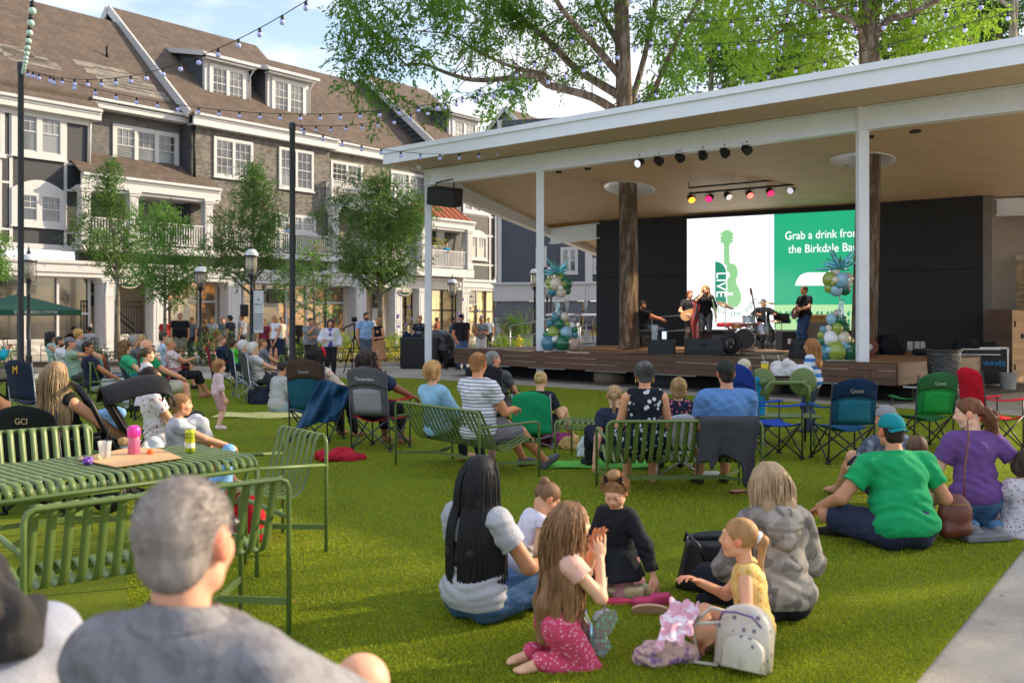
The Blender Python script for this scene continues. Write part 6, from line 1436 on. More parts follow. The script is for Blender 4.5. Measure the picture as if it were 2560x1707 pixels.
# stroller
st=T('stroller','black pushchair with arched handle behind the table','stroller',(GX(380,8.4),8.4,0),R(-60)); blk2=clothm('1b1c1e',rough=.6)
b=MB(); b.tube([(-.26,-.35,.55),(-.26,-.52,.92),(-.2,-.6,1.04),(0,-.63,1.07),(.2,-.6,1.04),(.26,-.52,.92),(.26,-.35,.55)],.022,8); 
for s in(-1,1): b.tube([(s*.26,-.35,.55),(s*.28,.45,.15)],.015,6); b.tube([(s*.26,-.1,.6),(s*.28,-.38,.14)],.015,6)
b.build('frame',blackm,st); MB().sheet(lambda u,v:(-.25+.5*u,-.4+.3*v+.05*sin(PI*u),.95-.55*v),8,8,.02).build('backrest',blk2,st); MB().sheet(lambda u,v:(-.25+.5*u,-.1+.4*v,.4-.03*sin(PI*u)),8,5,.03).build('seat',blk2,st)
MB().sheet(lambda u,v:(-.28+.56*u,-.42+.62*sin(v*1.6)*.9,.88+.14*sin(PI*u)+.16*sin(v*2.6)-.10*v),10,10,.012).build('canopy',blk2,st)
for x in(-.27,.27):
    for y in(-.38,.45): MB().lathe([(.06,-.03),(.13,-.03),(.14,0),(.13,.03),(.06,.03)],(x,y,.14),16,(1,0,0)).build('wheel',blackm,st)
bag_cloth('bag','pale printed nappy bag hanging in the stroller',(GX(362,8.2),8.2,.40),0,.30,.2,.26,('cfd4d8','floral','6a7f8a',12) and 'c9ced4','bag',5)
# things on the table
def on_table(px,py,z=.756): return gp(px,py,z)
p=on_table(262,1148); t=T('plastic_cup','empty clear plastic cup with a black straw on the table','cup',p); MB().lathe([(.026,0),(.030,.002),(.040,.105),(.043,.108),(.041,.112),(.038,.106),(.029,.006),(.001,.006)],n=18,cap=False).build('cup',mat('clear_plastic','e8ecee',.08,spec=.6,alpha=.38,var=0),t); MB().tube([(0,.0,.01),(.012,.0,.12),(.03,.0,.20)],.004,6).build('straw',blackm,t)
p=on_table(335,1138); t=T('drink_bottle','pink lidded drinking bottle on the table','bottle',p); MB().lathe([(.034,0),(.037,.01),(.037,.115),(.034,.12)],n=20).build('bottle',mat('pink_plastic','e06a8e',.25,spec=.6,trans=.2),t); MB().lathe([(.036,.12),(.041,.125),(.041,.155),(.038,.175),(.022,.188),(.0,.19)],n=20).build('lid',mat('pink_lid','ef3fa4',.3),t)
p=on_table(475,1130); t=T('drink_can','tall yellow-green drinks can on the table','can',p); MB().lathe([(.026,0),(.031,.008),(.031,.14),(.026,.152)],n=20).build('can',mat('can_yellow','c9cf2c',.25,metal=.3,pat='blotch',ps=22,col2='7f9a2a'),t); MB().lathe([(.026,.152),(.027,.156),(.024,.154),(.001,.152)],n=20).build('lid',mat('alu','c9cbcc',.2,metal=.9),t); MB().lathe([(.0316,.03),(.0316,.062)],n=20,cap=False).build('label_band',mat('can_white','dcd9c8',.4),t)
for i,(l,z) in enumerate((('NEON',.118),('GOLD',.098))): text('lettering',l,.022,mat('can_print','3f4a1c',.5),t,RX(0,-.0325,z),depth=.001)
p=on_table(376,1130,.778); o=MB().ball((0,0,0),.022,14).build('ball',mat('orange_ball','f26a2a',.5)); o.location=p; tag(o,'small bright orange ball beside the pink bottle','ball')
kr=mat('kraft_paper','c9a277',.8,var=.15,bump=.3); 
pc=[on_table(*q,.762) for q in ((192,1147),(290,1168),(455,1145),(400,1122),(330,1118))]; o=MB().poly([q-pc[0] for q in pc],.004,(0,0,1)).build('paper_sheet',kr); o.location=pc[0]; tag(o,'flattened brown kraft paper bag under the cup and bottle','paper')
for (px,py,c,l,sz) in ((218,1160,'6a3fa0','crumpled purple foil wrapper at the table edge',.05),(242,1152,'cbb084','crumpled tan paper beside the purple wrapper',.035),(308,1112,'b58d58','crumpled brown paper scrap behind the pink bottle',.06)):
    p=on_table(px,py); v,f=field([ell((0,0,sz*.4),(sz*.5,sz*.45,sz*.42)),ell((sz*.3,0,sz*.3),(sz*.3,sz*.3,sz*.3))],.005,.01,noise=vnoise(px,.006,150,(1,1,1),True)); o=np_mesh('crumpled_wrapper',v,f,mat('wrap_'+c,c,.4,var=.2)); o.location=p; tag(o,l,'wrapper')
# blue moulded thing behind the table right end, red bag heap
t=T('foam_toy','light blue moulded foam toy with an upright lobe behind the table','toy',(GX(530,8.0),8.0,0),R(0)); v,f=field([seg((-.35,0,.25),(.05,0,.22),.05,.07),seg((.08,0,.2),(.14,0,.52),.08,.055),seg((-.3,0,.25),(-.3,0,0),.05,.05),seg((.1,0,.2),(.12,0,0),.06,.06)],.012,.06); np_mesh('body',v,f,mat('foam_blue','7fb0de',.8,pat='blotch',ps=30,col2='6a9bcb',bump=.4),t)
t=T('foam_toy','second light blue foam upright left of the pushchair handle','toy',(GX(275,8.9),8.9,0)); v,f=field([seg((0,0,0),(.02,0,.75),.07,.05),seg((-.1,0,.72),(.1,0,.74),.05,.05)],.012,.06); np_mesh('body',v,f,MATS['foam_blue'],t)
bag_cloth('bag','red and dark backpack heap under the slatted table end',(GX(560,7.0),7.0,.0),.3,.5,.35,.36,'b81f2c','bag',9)
bag_cloth('jacket','crumpled red jacket on the grass between two camp chairs',(GX(852,11.0),11.0,0),.2,.44,.3,.13,'a81f33','jacket',11)
bag_cloth('bag','dark backpack under the aluminium-legged chair',(GX(655,18.2),18.2,0),.2,.5,.4,.45,'1e2530','bag',12)
def bil(c,u,v,Y,fold=.03,fr=9):
    px=(c[0][0]*(1-u)+c[1][0]*u)*(1-v)+(c[2][0]*(1-u)+c[3][0]*u)*v; py=(c[0][1]*(1-u)+c[1][1]*u)*(1-v)+(c[2][1]*(1-u)+c[3][1]*u)*v
    p=at(px,py,Y-.0); return (p.x+.012*sin(fr*v+3*u),Y+fold*sin(fr*u+2.5*v)+fold*.6*sin(fr*1.9*u-4*v)-.25*v*(1-u*.5),p.z+.015*sin(5*u+fr*v))
drape('jacket','teal blue rain jacket slung between the two camp chairs','jacket',lambda u,v:bil(((800,950),(893,972),(748,1066),(846,1050)),u,v,12.15,.06,11),clothm('22496a',rough=.5),30,24)
drape('jacket','charcoal fleece jacket hanging over the right sofa back','jacket',lambda u,v:(1.66+.52*u+.02*sin(14*u+v*5),8.56-.035-.03*sin(12*u)*v+ (.09*(1-v*8) if v<.125 else 0),(.735 if v<.06 else .735-(v-.06)*(.43+.10*cos(7*u)-(.0 if u>.75 else -.02)-(.12 if .0<u<.15 else 0)+(.14 if u>.72 else 0)))),clothm('3d3d42'),30,20,.014)
# picnic blankets, phone, litter
b=MB().sheet(lambda u,v:(-.75+1.5*u,-.45+.9*v,.012+.012*sin(8*u+3*v)),16,10,.008); o=b.build('picnic_blanket',mat('blanket_stripe','c8e07a',.9,pat='stripe',col2='e8679a',ps=3.2,pdir=(1,0,0))); o.location=(GX(660,16.0),16.0,0); tag(o,'multicoloured striped blanket under the seated woman in grey','blanket')
b=MB().sheet(lambda u,v:(-.6+1.2*u,-.3+.6*v,.012+.01*sin(8*u+3*v)),16,10,.008); o=b.build('picnic_blanket',clothm('5fb048')); o.location=(GX(1500,10.6),10.6,0); tag(o,'bright green blanket by the low slatted ottoman','blanket')
for (px,Y,c,l,sz) in ((1462,11.3,'3fb0c0','turquoise checked bag beside the ottoman',(.22,.15,.26)),(1425,11.9,'b3975e','tan rolled mat beside the turquoise bag',(.3,.2,.16)),(1390,12.2,'8a3a6a','magenta patterned bag behind the ottoman',(.35,.2,.2))): bag_cloth('bag',l,(GX(px,Y),Y,0),0,*sz,c if px!=1462 else mat('checked_bag','e0ecee',.8,pat='dots',col2='2ba0b4',ps=22),'bag',px)
t=T('phone','phone in a dark red wallet case lying on the grass','phone',gp(1844,1232),R(20)); MB().box((0,0,.012),(.15,.085,.018),None,.004).build('case',mat('case_red','6e2230',.4),t); MB().box((.0,0,.024),(.145,.08,.005),None,.002).build('cover',mat('case_tan','b98f6a',.4),t)
t=T('water_bottle','clear empty plastic bottle lying under the right sofa','bottle',gp(1745,1196),R(10)); MB().lathe([(.015,0),(.015,.03),(.035,.07),(.035,.2),(.03,.22)],(0,0,.04),12,(1,0,0)).build('bottle',MATS['clear_plastic'],t)
t=T('tumbler','pale pink insulated tumbler standing under the left sofa','cup',gp(1230,1160)); MB().lathe([(.038,0),(.042,.2),(.044,.22)],n=16).build('cup',mat('pink_pale','d9a3a8',.4),t)
rs=random.Random(5); lm=mat('fallen_leaf','a4673a',.8)
for i,(px,py) in enumerate(((1000,1155),(762,1358),(738,1500),(720,1310),(640,1320),(930,1150),(1410,1205),(2480,1560),(2504,1490),(1002,1175))):
    p=gp(px,py,.016); o=MB().add([(-.02,0,0),(0,-.012,.004),(.022,0,.001),(0,.012,.006)],[(0,1,2,3)]).build('fallen_leaf',lm); o.location=p; o.rotation_euler=(0,0,rs.random()*6); o['label']='small brown fallen leaf lying on the ground'; o['category']='leaf'; o['group']='fallen leaves on the lawn'
# ================= STAGE EQUIPMENT =================
def sp(px,py,z=ZS): return gp(px,py,z)
spk=mat('speaker_black','222327',.6,var=.08,bump=.2,bs=120); grill=mat('grille','2d2f34',.5,metal=.3,bump=.5,bs=200)
def monitor(px,py,w,label,rz=0,sc=1):
    p=sp(px,py); t=T('stage_monitor',label,'speaker',p,rz,'wedge monitors on the stage'); h,d=.36*sc,.42*sc
    prof=[(0,0),(d,0),(d*.98,h*.35),(d*.42,h),(d*.12,h*.92),(0,h*.25)]
    b=MB(); b.poly([(-w/2,y,z) for y,z in prof],w,(1,0,0)); b.build('cabinet',spk,t)
    n=Vector((0,d*.12-.0,h*.92))-Vector((0,0,h*.25)); b=MB(); b.add([(-w*.46,-.004,h*.27),(w*.46,-.004,h*.27),(w*.46,d*.12-.004,h*.9),(-w*.46,d*.12-.004,h*.9)],[(0,1,2,3)]); b.build('grille',grill,t)
    b=MB(); b.box((0,d*.27,h*.965),(.16,.05,.02)); b.box((-.06,d*.06-.02,h*.6),(.03,.02,.07)); b.box((0,d*.06-.02,h*.6),(.03,.02,.07)); b.build('handle',blackm,t)
monitor(1630,868,.60,'black wedge monitor left, overlapping the keyboard player',R(12)); monitor(1580,868,.5,'black wedge monitor furthest left, half behind its neighbour',R(10)); monitor(1762,888,.86,'large black wedge monitor at stage front centre',R(-6),1.1); monitor(2010,898,.42,'black wedge monitor behind the striped-shirt child',R(-4),1.2); monitor(1930,845,.5,'black wedge monitor tilted beside the amplifier',R(30),1.1); monitor(1560,846,.3,'small black box behind the keyboard player stool')
t=T('subwoofer','tall black subwoofer box standing on the path before the stage','speaker',gp(1660,967)+Vector((0,.3,0)),R(-12)); MB().box((0,0,.55),(.62,.6,1.1),None,.015).build('cabinet',spk,t); MB().box((-.0,-.305,.55),(.54,.012,1.0)).build('grille',grill,t)
t=T('glass_vase','clear glass tumbler vase on the subwoofer','vase',gp(1647,967)+Vector((-.06,.25,1.1))); MB().lathe([(.07,0),(.08,.36)],n=16,cap=False).build('glass',mat('clear_glass2','dfe6e8',.05,alpha=.3,var=0,spec=.7),t)
t=T('tablet','small upright tablet with lit screen on the subwoofer','tablet',gp(1647,967)+Vector((.16,.22,1.1)),R(10)); o=MB().box((0,0,.11),(.14,.02,.22)).build('body',blackm,t); MB().box((0,-.012,.11),(.11,.004,.18)).build('screen',mat('tablet_screen','c8d6ea',.4,emit=.6),o)
t=T('haze_fan','round black stage fan at the front of the stage','fan',sp(1830,888)+Vector((0,.2,0)),R(-8)); b=MB(); b.M=Matrix.Translation((0,0,.28)); b.lathe([(.15,-.12),(.25,-.1),(.27,0),(.25,.12),(.2,.16),(.12,.16)],n=24,axis=(0,1,0),cap=False); b.lathe([(.06,-.11),(.0001,-.13)],n=12,axis=(0,1,0),cap=False); b.M=None; b.build('housing',spk,t)
b=MB()
for k in range(5): b.M=Matrix.Translation((0,-.08,.28)); b.tube([(.045*(k+1)*cos(a*PI/10),0,.045*(k+1)*sin(a*PI/10)) for a in range(20)],.004,4,closed=True)
b.M=None; b.build('guard',grill,t); b=MB(); b.box((0,0,.02),(.5,.3,.03)); b.beam((-.27,0,0),(-.27,0,.3),.03,.05,(0,1,0)); b.beam((.27,0,0),(.27,0,.3),.03,.05,(0,1,0)); b.build('stand',blackm,t)
# keyboard
p=sp(1640,845); kb=T('keyboard','red stage keyboard on a black folding stand','keyboard',(p.x+.12,26.6,ZS),R(-2)); redk=mat('keyboard_red','b31f2a',.35)
zk=zat(812,26.3)-ZS; MB().bx(-.62,.62,-.16,.16,zk-.06,zk+.06,.02).build('body',redk,kb); b=MB(); b.bx(-.58,.58,-.155,-.03,zk+.061,zk+.07); b.build('keys',white,kb)
b=MB(); 
for s in(-1,1): b.beam((-.35*s,-.1,.02),(.35*s,-.1,zk-.06),.03,.03); b.beam((-.35*s,.12,.02),(.35*s,.12,zk-.06),.03,.03)
b.build('stand',blackm,kb)
t=T('keyboard_stool','black padded stool under the keyboard player','stool',(GX(1617,27.1),27.1,ZS)); b=MB(); b.beam((-.2,0,.02),(.2,0,.45),.03,.03); b.beam((.2,0,.02),(-.2,0,.45),.03,.03); b.build('legs',blackm,t); MB().box((0,0,.49),(.42,.28,.07),None,.02).build('seat',blackm,t)
def stand(px,py,h,label,kind='mic',boom=None,rz=0,z0=ZS):
    p=gp(px,py,z0); t=T('microphone_stand' if kind=='mic' else 'music_stand',label,'stand',p,rz); b=MB()
    for k in range(3): a=k*2.1+.4; b.tube([(0,0,.15),(.28*cos(a),.28*sin(a),.01)],.009,5)
    b.tube([(0,0,.1),(0,0,h)],.010,6); 
    if boom: b.tube([(-boom[0]*.4,0,h-boom[1]*.4),(boom[0],0,h+boom[1])],.008,6)
    b.build('pole',blackm,t)
    if kind=='mic': q=Vector((boom[0],0,h+boom[1])) if boom else Vector((0,0,h)); MB().tube([q,q+Vector((.06,0,.03))],[.012,.018],8).ball(q+Vector((.08,0,.04)),.028,8).build('microphone',blackm,t)
    else: MB().box((0,0,h),(.46,.03,.30),Matrix.Rotation(R(-25),3,'X')).build('desk',blackm,t)
    return t
stand(1692,862,1.02,'black music stand left of the bass player','music'); stand(1948,868,1.25,'boom microphone stand before the right guitarist',boom=(.62,.62)); stand(1954,870,.85,'small music stand before the right guitarist','music'); stand(1668,835,.78,'boom microphone behind the keyboard',boom=(.15,.1)); stand(1843,842,.62,'short microphone stand at the drums',boom=(-.1,.12)); 
# drum kit
dk_=T('drum_kit','drum kit with dark bass drum, chrome toms and cymbals','drum kit',(GX(1880,26.2),26.2,ZS),R(5)); chrome=mat('chrome','b9bbc0',.2,metal=.9,var=0); dsh=mat('drum_shell','8a8f9a',.25,metal=.5,var=.1); dhead=mat('drum_head','d8d4cc',.5); dblk=mat('bass_head','17181a',.4)
def drum(c,r,h,ax,m,hm=None,nm='tom'):
    o=MB().lathe([(r,-h/2),(r,h/2)],c,22,ax,cap=False).build(nm,m,dk_); M_=Vector(ax).normalized()
    MB().lathe([(.001,h/2-.004),(r*.97,h/2-.004)],c,22,ax,cap=False).build('head',hm or dhead,o); MB().lathe([(.001,-h/2+.004),(r*.97,-h/2+.004)],c,22,ax,cap=False).build('head',hm or dhead,o)
    [MB().lathe([(r+.002,q*(h/2-.02)),(r+.014,q*(h/2-.02)),(r+.014,q*(h/2+.008)),(r-.004,q*(h/2+.008))],c,22,ax,cap=False).build('hoop',chrome,o) for q in(1,-1)]
drum((-.35,-.35,.30),.28,.42,(.25,1,0),dblk,dblk,'bass_drum'); drum((-.12,-.1,.80),.17,.22,(0,.15,1),dsh); drum((-.42,.0,.62),.15,.14,(0,.1,1),mat('drum_wood','c98a3f',.3)); drum((.25,-.05,.55),.18,.28,(0,.1,1),dsh,None,'floor_tom'); drum((.1,.3,.62),.17,.13,(0,0,1),chrome,None,'snare')
bz=mat('bronze','8a6a4a',.3,metal=.8,var=.15)
for (x,y,z,r,tx_,ty_) in ((-.78,-.1,1.22,.27,.35,-.2),(.42,.05,1.28,.25,.02,.0),(.62,-.1,.78,.17,0,0)):
    ax=Vector((tx_,ty_-.15,1)); c=Vector((x,y,z)); o=MB().lathe([(.02,.03),(.05,.02),(.07,.008),(r,-.012),(r,-.016),(.07,.002)],c,24,ax,cap=False).build('cymbal',bz,dk_)
    b=MB(); b.tube([(x,y,.1),(x,y,z)],.011,6); 
    for k in range(3): a=k*2.1; b.tube([(x,y,.25),(x+.25*cos(a),y+.25*sin(a),.01)],.01,5)
    b.build('cymbal_stand',chrome,dk_)
t=T('bass_guitar','dark bass guitar standing upright on a stand behind the drums','guitar',(GX(1895,27.8),27.8,ZS),R(0)); b=MB(); b.tube([(0,0,.7),(-.18,0,1.55)],.022,6); b.box((-.2,0,1.63),(.07,.03,.2),Matrix.Rotation(R(-12),3,'Y'),.01); b.build('neck',mat('neck_wood','4a2c1c',.4),t); b=MB(); b.lathe([(.15,-.03),(.16,0),(.15,.03)],(0.05,0,.35),18,(0,1,0)); b.lathe([(.13,-.03),(.14,0),(.13,.03)],(.02,0,.6),18,(0,1,0)); b.build('guitar_body',dblk,t)
t=T('guitar_amplifier','tan tweed guitar amplifier with dark top behind the right guitarist','amplifier',(GX(2052,25.2),25.2,ZS),R(-4)); MB().box((0,0,.48),(.8,.3,.95),None,.02).build('cabinet',mat('tweed','8a7a66',.8,bump=.3,bs=150),t); MB().box((0,-.155,.86),(.76,.02,.16)).build('control_panel',mat('amp_panel','b98c46',.5),t); text('lettering','OLDFIELD',.12,mat('amp_text','5a3c1c',.5),t,RX(-.1,-.17,.86)); MB().box((0,-.155,.4),(.74,.012,.66)).build('grille_cloth',mat('grille_cloth','6e6558',.9,bump=.5,bs=200),t)
t=T('bass_amplifier','small black bass amplifier cube with white mark beside the drums','amplifier',(GX(1968,25.8),25.8,ZS),R(6)); MB().box((0,0,.26),(.48,.4,.52),None,.02).build('cabinet',spk,t); MB().box((0,-.205,.24),(.12,.01,.14)).build('badge',mat('badge_white','cfd2d6',.5),t)
# par lights
def parlight(px,py,Y,label,tilt,col=None,e=0,sz=1.0,rz=0,bar=False):
    c=at(px,py,Y); t=T('stage_light',label,'stage light',c,rz,'stage lights under the roof'); ax=Vector((sin(tilt),-.75,-cos(tilt)*.65)).normalized()
    MB().lathe([(.03,-.14),(.085,-.10),(.10,0),(.105,.07)],(0,0,0),16,tuple(ax),cap=True).build('housing',blackm,t)
    fm=mat('par_'+(col or 'off'),col or 'b9bcc4',.3,emit=e,var=.2,vs=30); MB().lathe([(.0001,.073),(.092,.073)],(0,0,0),16,tuple(ax),cap=False).build('lens',fm,t)
    b=MB(); s=ax.cross(Vector((0,0,1))).normalized()*.12; b.tube([s,s+Vector((0,0,.13)),-s+Vector((0,0,.13)),-s],.008,5); b.tube([(0,0,.13),(0,0,.20)],.012,5); b.build('yoke',blackm,t)
for i,(px,py,c,e,tl) in enumerate(((1728,497,'ff9a28',2.2,.1),(1774,495,'d8205a',1.6,-.5),(1820,490,'e8e0d8',.5,.3),(1874,486,'ff6a5a',1.6,.1),(1925,480,'e01f4a',2.0,.1),(1978,475,'dfe4ee',.4,-.7))):
    parlight(px,py,26.0,['amber stage light at the left end of the hanging bar','magenta stage light second on the hanging bar','pale stage light third on the hanging bar','coral stage light fourth on the hanging bar','crimson stage light fifth on the hanging bar','white stage light at the right end of the hanging bar, turned left'][i],tl,c,e)
t=T('lighting_bar','black lighting bar hung under the soffit','bar',(0,0,0)); b=MB(); b.beam(at(1722,484,25.6),at(1984,462,25.6),.05,.05); b.build('bar',blackm,t); b=MB(); b.beam(at(1722,470,25.4),at(2012,444,25.4),.06,.04); 
for q in((1722,470,458),(1976,452,436)): b.beam(at(q[0],q[1],26),at(q[0],q[2]-2,26.1),.02,.02,(0,1,0))
b.build('track',blackm,t)
for i,(px,py) in enumerate(((1598,408),(1647,403),(1700,395),(1757,388),(1812,382),(1867,375))):
    yy=(LP(0).y) ; s_=0
    Y=26.12/(1+1.03*(px-CX)/F)+.0
    parlight(px,py,Y,['lit white stage light, leftmost under the front beam','black stage light second under the front beam','black stage light third under the front beam','black stage light fourth under the front beam','black stage light fifth under the front beam','black stage light, rightmost under the front beam'][i],[-.9,.6,.5,0,.2,.4][i],'dfe2ea' if i==0 else '2a2b2e',.5 if i==0 else 0)
t=T('pa_loudspeaker','large black loudspeaker hung at the pavilion left corner','speaker',at(1112,492,28.0),R(-25)); b=MB(); b.M=Matrix.Rotation(R(9),4,'Y')@Matrix.Rotation(R(12),4,'X'); b.box((0,0,0),(.95,.5,.52),None,.03); b.M=None; b.build('cabinet',spk,t); b=MB(); b.tube([(-.3,0,.25),(-.3,0,.42),(.3,0,.5),(.3,0,-.1)],.025,6); b.build('bracket',blackm,t)
t=T('security_camera','small white dome camera under the front overhang','camera',at(1697,318,22.4)); MB().lathe([(.07,0),(.08,.03),(.08,.07)],n=14).ball((0,0,0),.05,10).build('dome',wht,t)
t=T('security_camera','small white dome camera near the roof left corner','camera',at(1048,420,27.4)); MB().lathe([(.07,0),(.08,.03),(.08,.07)],n=14).ball((0,0,0),.05,10).build('dome',wht,t)
# flight cases, wheel drum, bins
wc=T('flight_case','upright black flight case with blue WAVES lettering','flight case',(GX(2474,22.7),22.7,0),R(-6)); hcw=.88; MB().box((0,0,hcw/2+.05),(.62,.5,hcw),None,.01).build('case',spk,wc); b=MB()
for x in(-.31,.31): b.box((x,-.25,hcw/2+.05),(.04,.04,hcw))
for z in(.06,hcw+.04): b.box((0,-.25,z),(.64,.04,.04))
b.build('edge_trim',chrome,wc); text('lettering','WAVES',.16,mat('chalk_blue','3f9fe0',.8),wc,RX(.0,-.262,.55),depth=.003)
t=T('case_lid','slim black flight case lid leaning against the stage','case',(GX(2437,21.8),21.8,0),R(-25)); b=MB(); b.M=Matrix.Rotation(R(-22),4,'Y'); b.box((0,0,.42),(.12,.5,.84),None,.01); b.M=None; b.build('lid',spk,t); b=MB(); b.M=Matrix.Rotation(R(-22),4,'Y')
for x in(-.07,.07): b.box((x,-.25,.42),(.02,.02,.84))
b.M=None; b.build('edge_trim',chrome,t)
bt=mat('bin_bag','16171a',.25,spec=.7,bump=.8,bs=18,bd=.03)
t=T('trash_can','tall bin lined with a shiny black bag before the stage corner','bin',(GX(2360,18.2),18.2,0)); v,f=field([seg((0,0,.25),(0,0,.95),.25,.29)],.02,.02,noise=vnoise(4,.02,22,(1,1,.3),True),cuts=[((0,0,1.02),(0,0,1)),((0,0,.02),(0,0,-1))]); np_mesh('bag',v,f,bt,t); MB().lathe([(.31,.98),(.33,1.0),(.31,1.04),(.28,1.0)],n=20,cap=False).build('rim',bt,t)
bag_cloth('bin_bag','tied black rubbish bag on the path by the black crate',(GX(1108,32),32,0),0,.7,.5,.55,bt,'bag',14)
t=T('equipment_crate','large black equipment crate with a bag behind the corner column','crate',(GX(1072,31.2),31.2,0),R(-15)); MB().box((-.2,0,.5),(1.3,.8,1.0),None,.03).build('crate',spk,t); v,f=field([ell((.5,.1,.7),(.4,.4,.5)),ell((.2,.1,1.0),(.5,.35,.2))],.03,.1,noise=vnoise(8,.03,12,(1,1,1),True)); np_mesh('cover_bag',v,f,bt,t)
t=T('bucket','pale bucket at the foot of the wooden cabinet','bucket',(GX(2520,21.9),21.9,0)); MB().lathe([(.16,0),(.19,.36),(.2,.37),(.18,.36),(.15,.03),(.01,.03)],n=18,cap=False).build('pail',mat('bucket_grey','b3b4b0',.4,alpha=.9),t)
t=T('cable_reel','brown round cable reel with white centre on the stage edge','reel',sp(2183,896)+Vector((0,.25,.0))); MB().lathe([(.17,-.06),(.19,-.06),(.19,.06),(.17,.06)],(0,0,.24),22,(.2,1,0)).build('drum',mat('reel_brown','6e3a2a',.5),t); MB().lathe([(.0001,-.066),(.07,-.066)],(0,0,.24),16,(.2,1,0),cap=False).build('label_disc',white,t); MB().box((0,0,.03),(.36,.2,.06)).build('base',MATS['reel_brown'],t)
# clutter on the right of the stage
for (px,py,w,h,c,l) in ((2215,878,.9,.55,'1b1c20','dark gear bag slumped at the foot of the right oak'),(2440,876,1.0,.35,'26272b','open case of cables near the flight case'),(2310,880,.5,.16,'202124','low pile of black cables on the stage')): 
    p=sp(px,py+8); bag_cloth('gear_pile',l,p,0,w,.5,h,c,'gear',px)
for (px,l) in ((2275,'left of three small white boxes at the back of the stage'),(2292,'middle of three small white boxes at the back of the stage'),(2306,'right of three small white boxes at the back of the stage')):
    p=sp(px,876); o=MB().box((0,0,.12),(.13,.1,.24),None,.02).build('white_box',white); o.location=p; tag(o,l,'box')
t=T('open_flight_case','open silver-edged flight case lying near the right stage end','flight case',sp(2400,886),R(-10)); MB().box((0,0,.07),(1.6,.5,.13),None,.01).build('tray',spk,t); b=MB()
for z in(.01,.135): b.box((0,-.25,z),(1.62,.03,.02))
b.build('edge_trim',chrome,t)
t=T('floor_cables','tangle of black cables across the stage front','cable',(0,0,0)); rs=random.Random(3)
for i in range(12):
    px=1590+i*37; p=sp(px,878+rs.uniform(-8,8)+ (px-1590)*.02); pts=[p+Vector((rs.uniform(-.6,.6)*j*.4,rs.uniform(-.5,.5)*.6,.012)) for j in range(6)]; MB().tube(pts,.009,5).build('cable',blackm,t)
rug=T('stage_rug','red patterned rug under the band','rug',sp(1900,862)); MB().bx(-2.3,2.2,-1.1,.8,.003,.014).build('rug',mat('rug_red','7a3a34',.95,pat='floral',col2='a8836a',ps=6),rug)
# balloon towers
BC=[mat('balloon_'+c,c,.18,spec=.6,var=.04,coat=.5) for c in('3f7f95','1b6b4c','8fa043','d9cdbb','8fb9cf','e6e6ea','5f93a8','c9b1a3')]
foil=mat('foil_blue','7fcfe0',.22,metal=.7,var=.1); foils=mat('foil_silver','b8d3dc',.1,metal=.9,var=.3,vs=20)
def tower(label,c,H,data,seed,mir=1):
    t=T('balloon_tower',label,'balloons',c); rs=random.Random(seed)
    for (x,y,z,r,ci) in data: MB().ball((x*mir,y,z),r,18,(1,1,1.06)).build('balloon',BC[ci],t)
    for i in range(10): a=rs.random()*6.3; MB().sheet(lambda u,v:(.06*cos(a)+.03*sin(7*v+i)-.01+.02*u,.06*sin(a)-.08,H*.40+.52*v),1,8,.002).build('streamer',foils,t)
    b=MB(); zc=H-.28
    for k in range(15):
        a=k*2.4; el=[.9,.35,.55,-.05,.2,.7][k%6]; d=Vector((cos(a)*cos(el),sin(a)*cos(el)*.8,sin(el))); L=.55 if k%3 else .72; b.tube([(0,0,zc),d*L*.3+Vector((0,0,zc)),d*L*.62+Vector((0,0,zc)),d*L+Vector((0,0,zc))],[.035,.06,.038,.002],10)
    b.build('starburst_balloon',foil,t); t.scale=(.76,.76,.76); MB().lathe([(.02,0),(.02,H-.4)],n=8).build('pole',white,t); MB().bx(-.45,.45,-.3,.3,.002,.02).build('base_plate',white,t)
bd1=[(-.30,-.1,.26,.26,0),(.16,-.15,.27,.28,1),(.52,0,.22,.23,7),(-.12,.05,.62,.23,2),(.32,.0,.62,.23,4),(-.35,.1,.55,.14,1),(-.1,-.3,.40,.10,5),(.36,-.2,.45,.09,1),(.62,.0,.55,.12,0),(.08,.0,.92,.17,1),(-.22,.1,.95,.14,0),(.36,0,.92,.10,2),(.52,.05,.88,.11,5),(-.05,.0,1.16,.16,0),(.25,.05,1.18,.16,3),(.1,.1,1.02,.14,1),(.05,.1,1.34,.12,6),(.62,0,.72,.11,1),(-.02,-.25,.48,.06,3),(.44,-.2,.3,.1,3),
 (-.25,0,2.35,.17,2),(-.04,-.12,2.30,.22,3),(.32,0,2.32,.22,1),(-.16,0,2.05,.18,0),(.14,-.05,2.03,.19,3),(.35,0,2.08,.14,1),(.12,-.25,2.16,.09,5),(-.2,-.1,2.18,.10,2),(.22,-.2,2.3,.10,2),(.28,-.15,2.2,.08,1),(-.3,0,2.2,.09,3),(.1,.1,2.5,.15,2)]
tower('left balloon tower of teal, green and cream balloons with a blue starburst',LP(5.35)+Vector((-.05,.35,ZS)),2.95,bd1,1)
tower('right balloon tower beside the second column, with two large green balloons at its foot',sp(2108,902)+Vector((0,.2,0)),2.75,[(x*.82,y,z*.93,r*.92,(ci+1)%8 if i>1 else (1,2)[i]) for i,(x,y,z,r,ci) in enumerate(bd1)],2,-1)
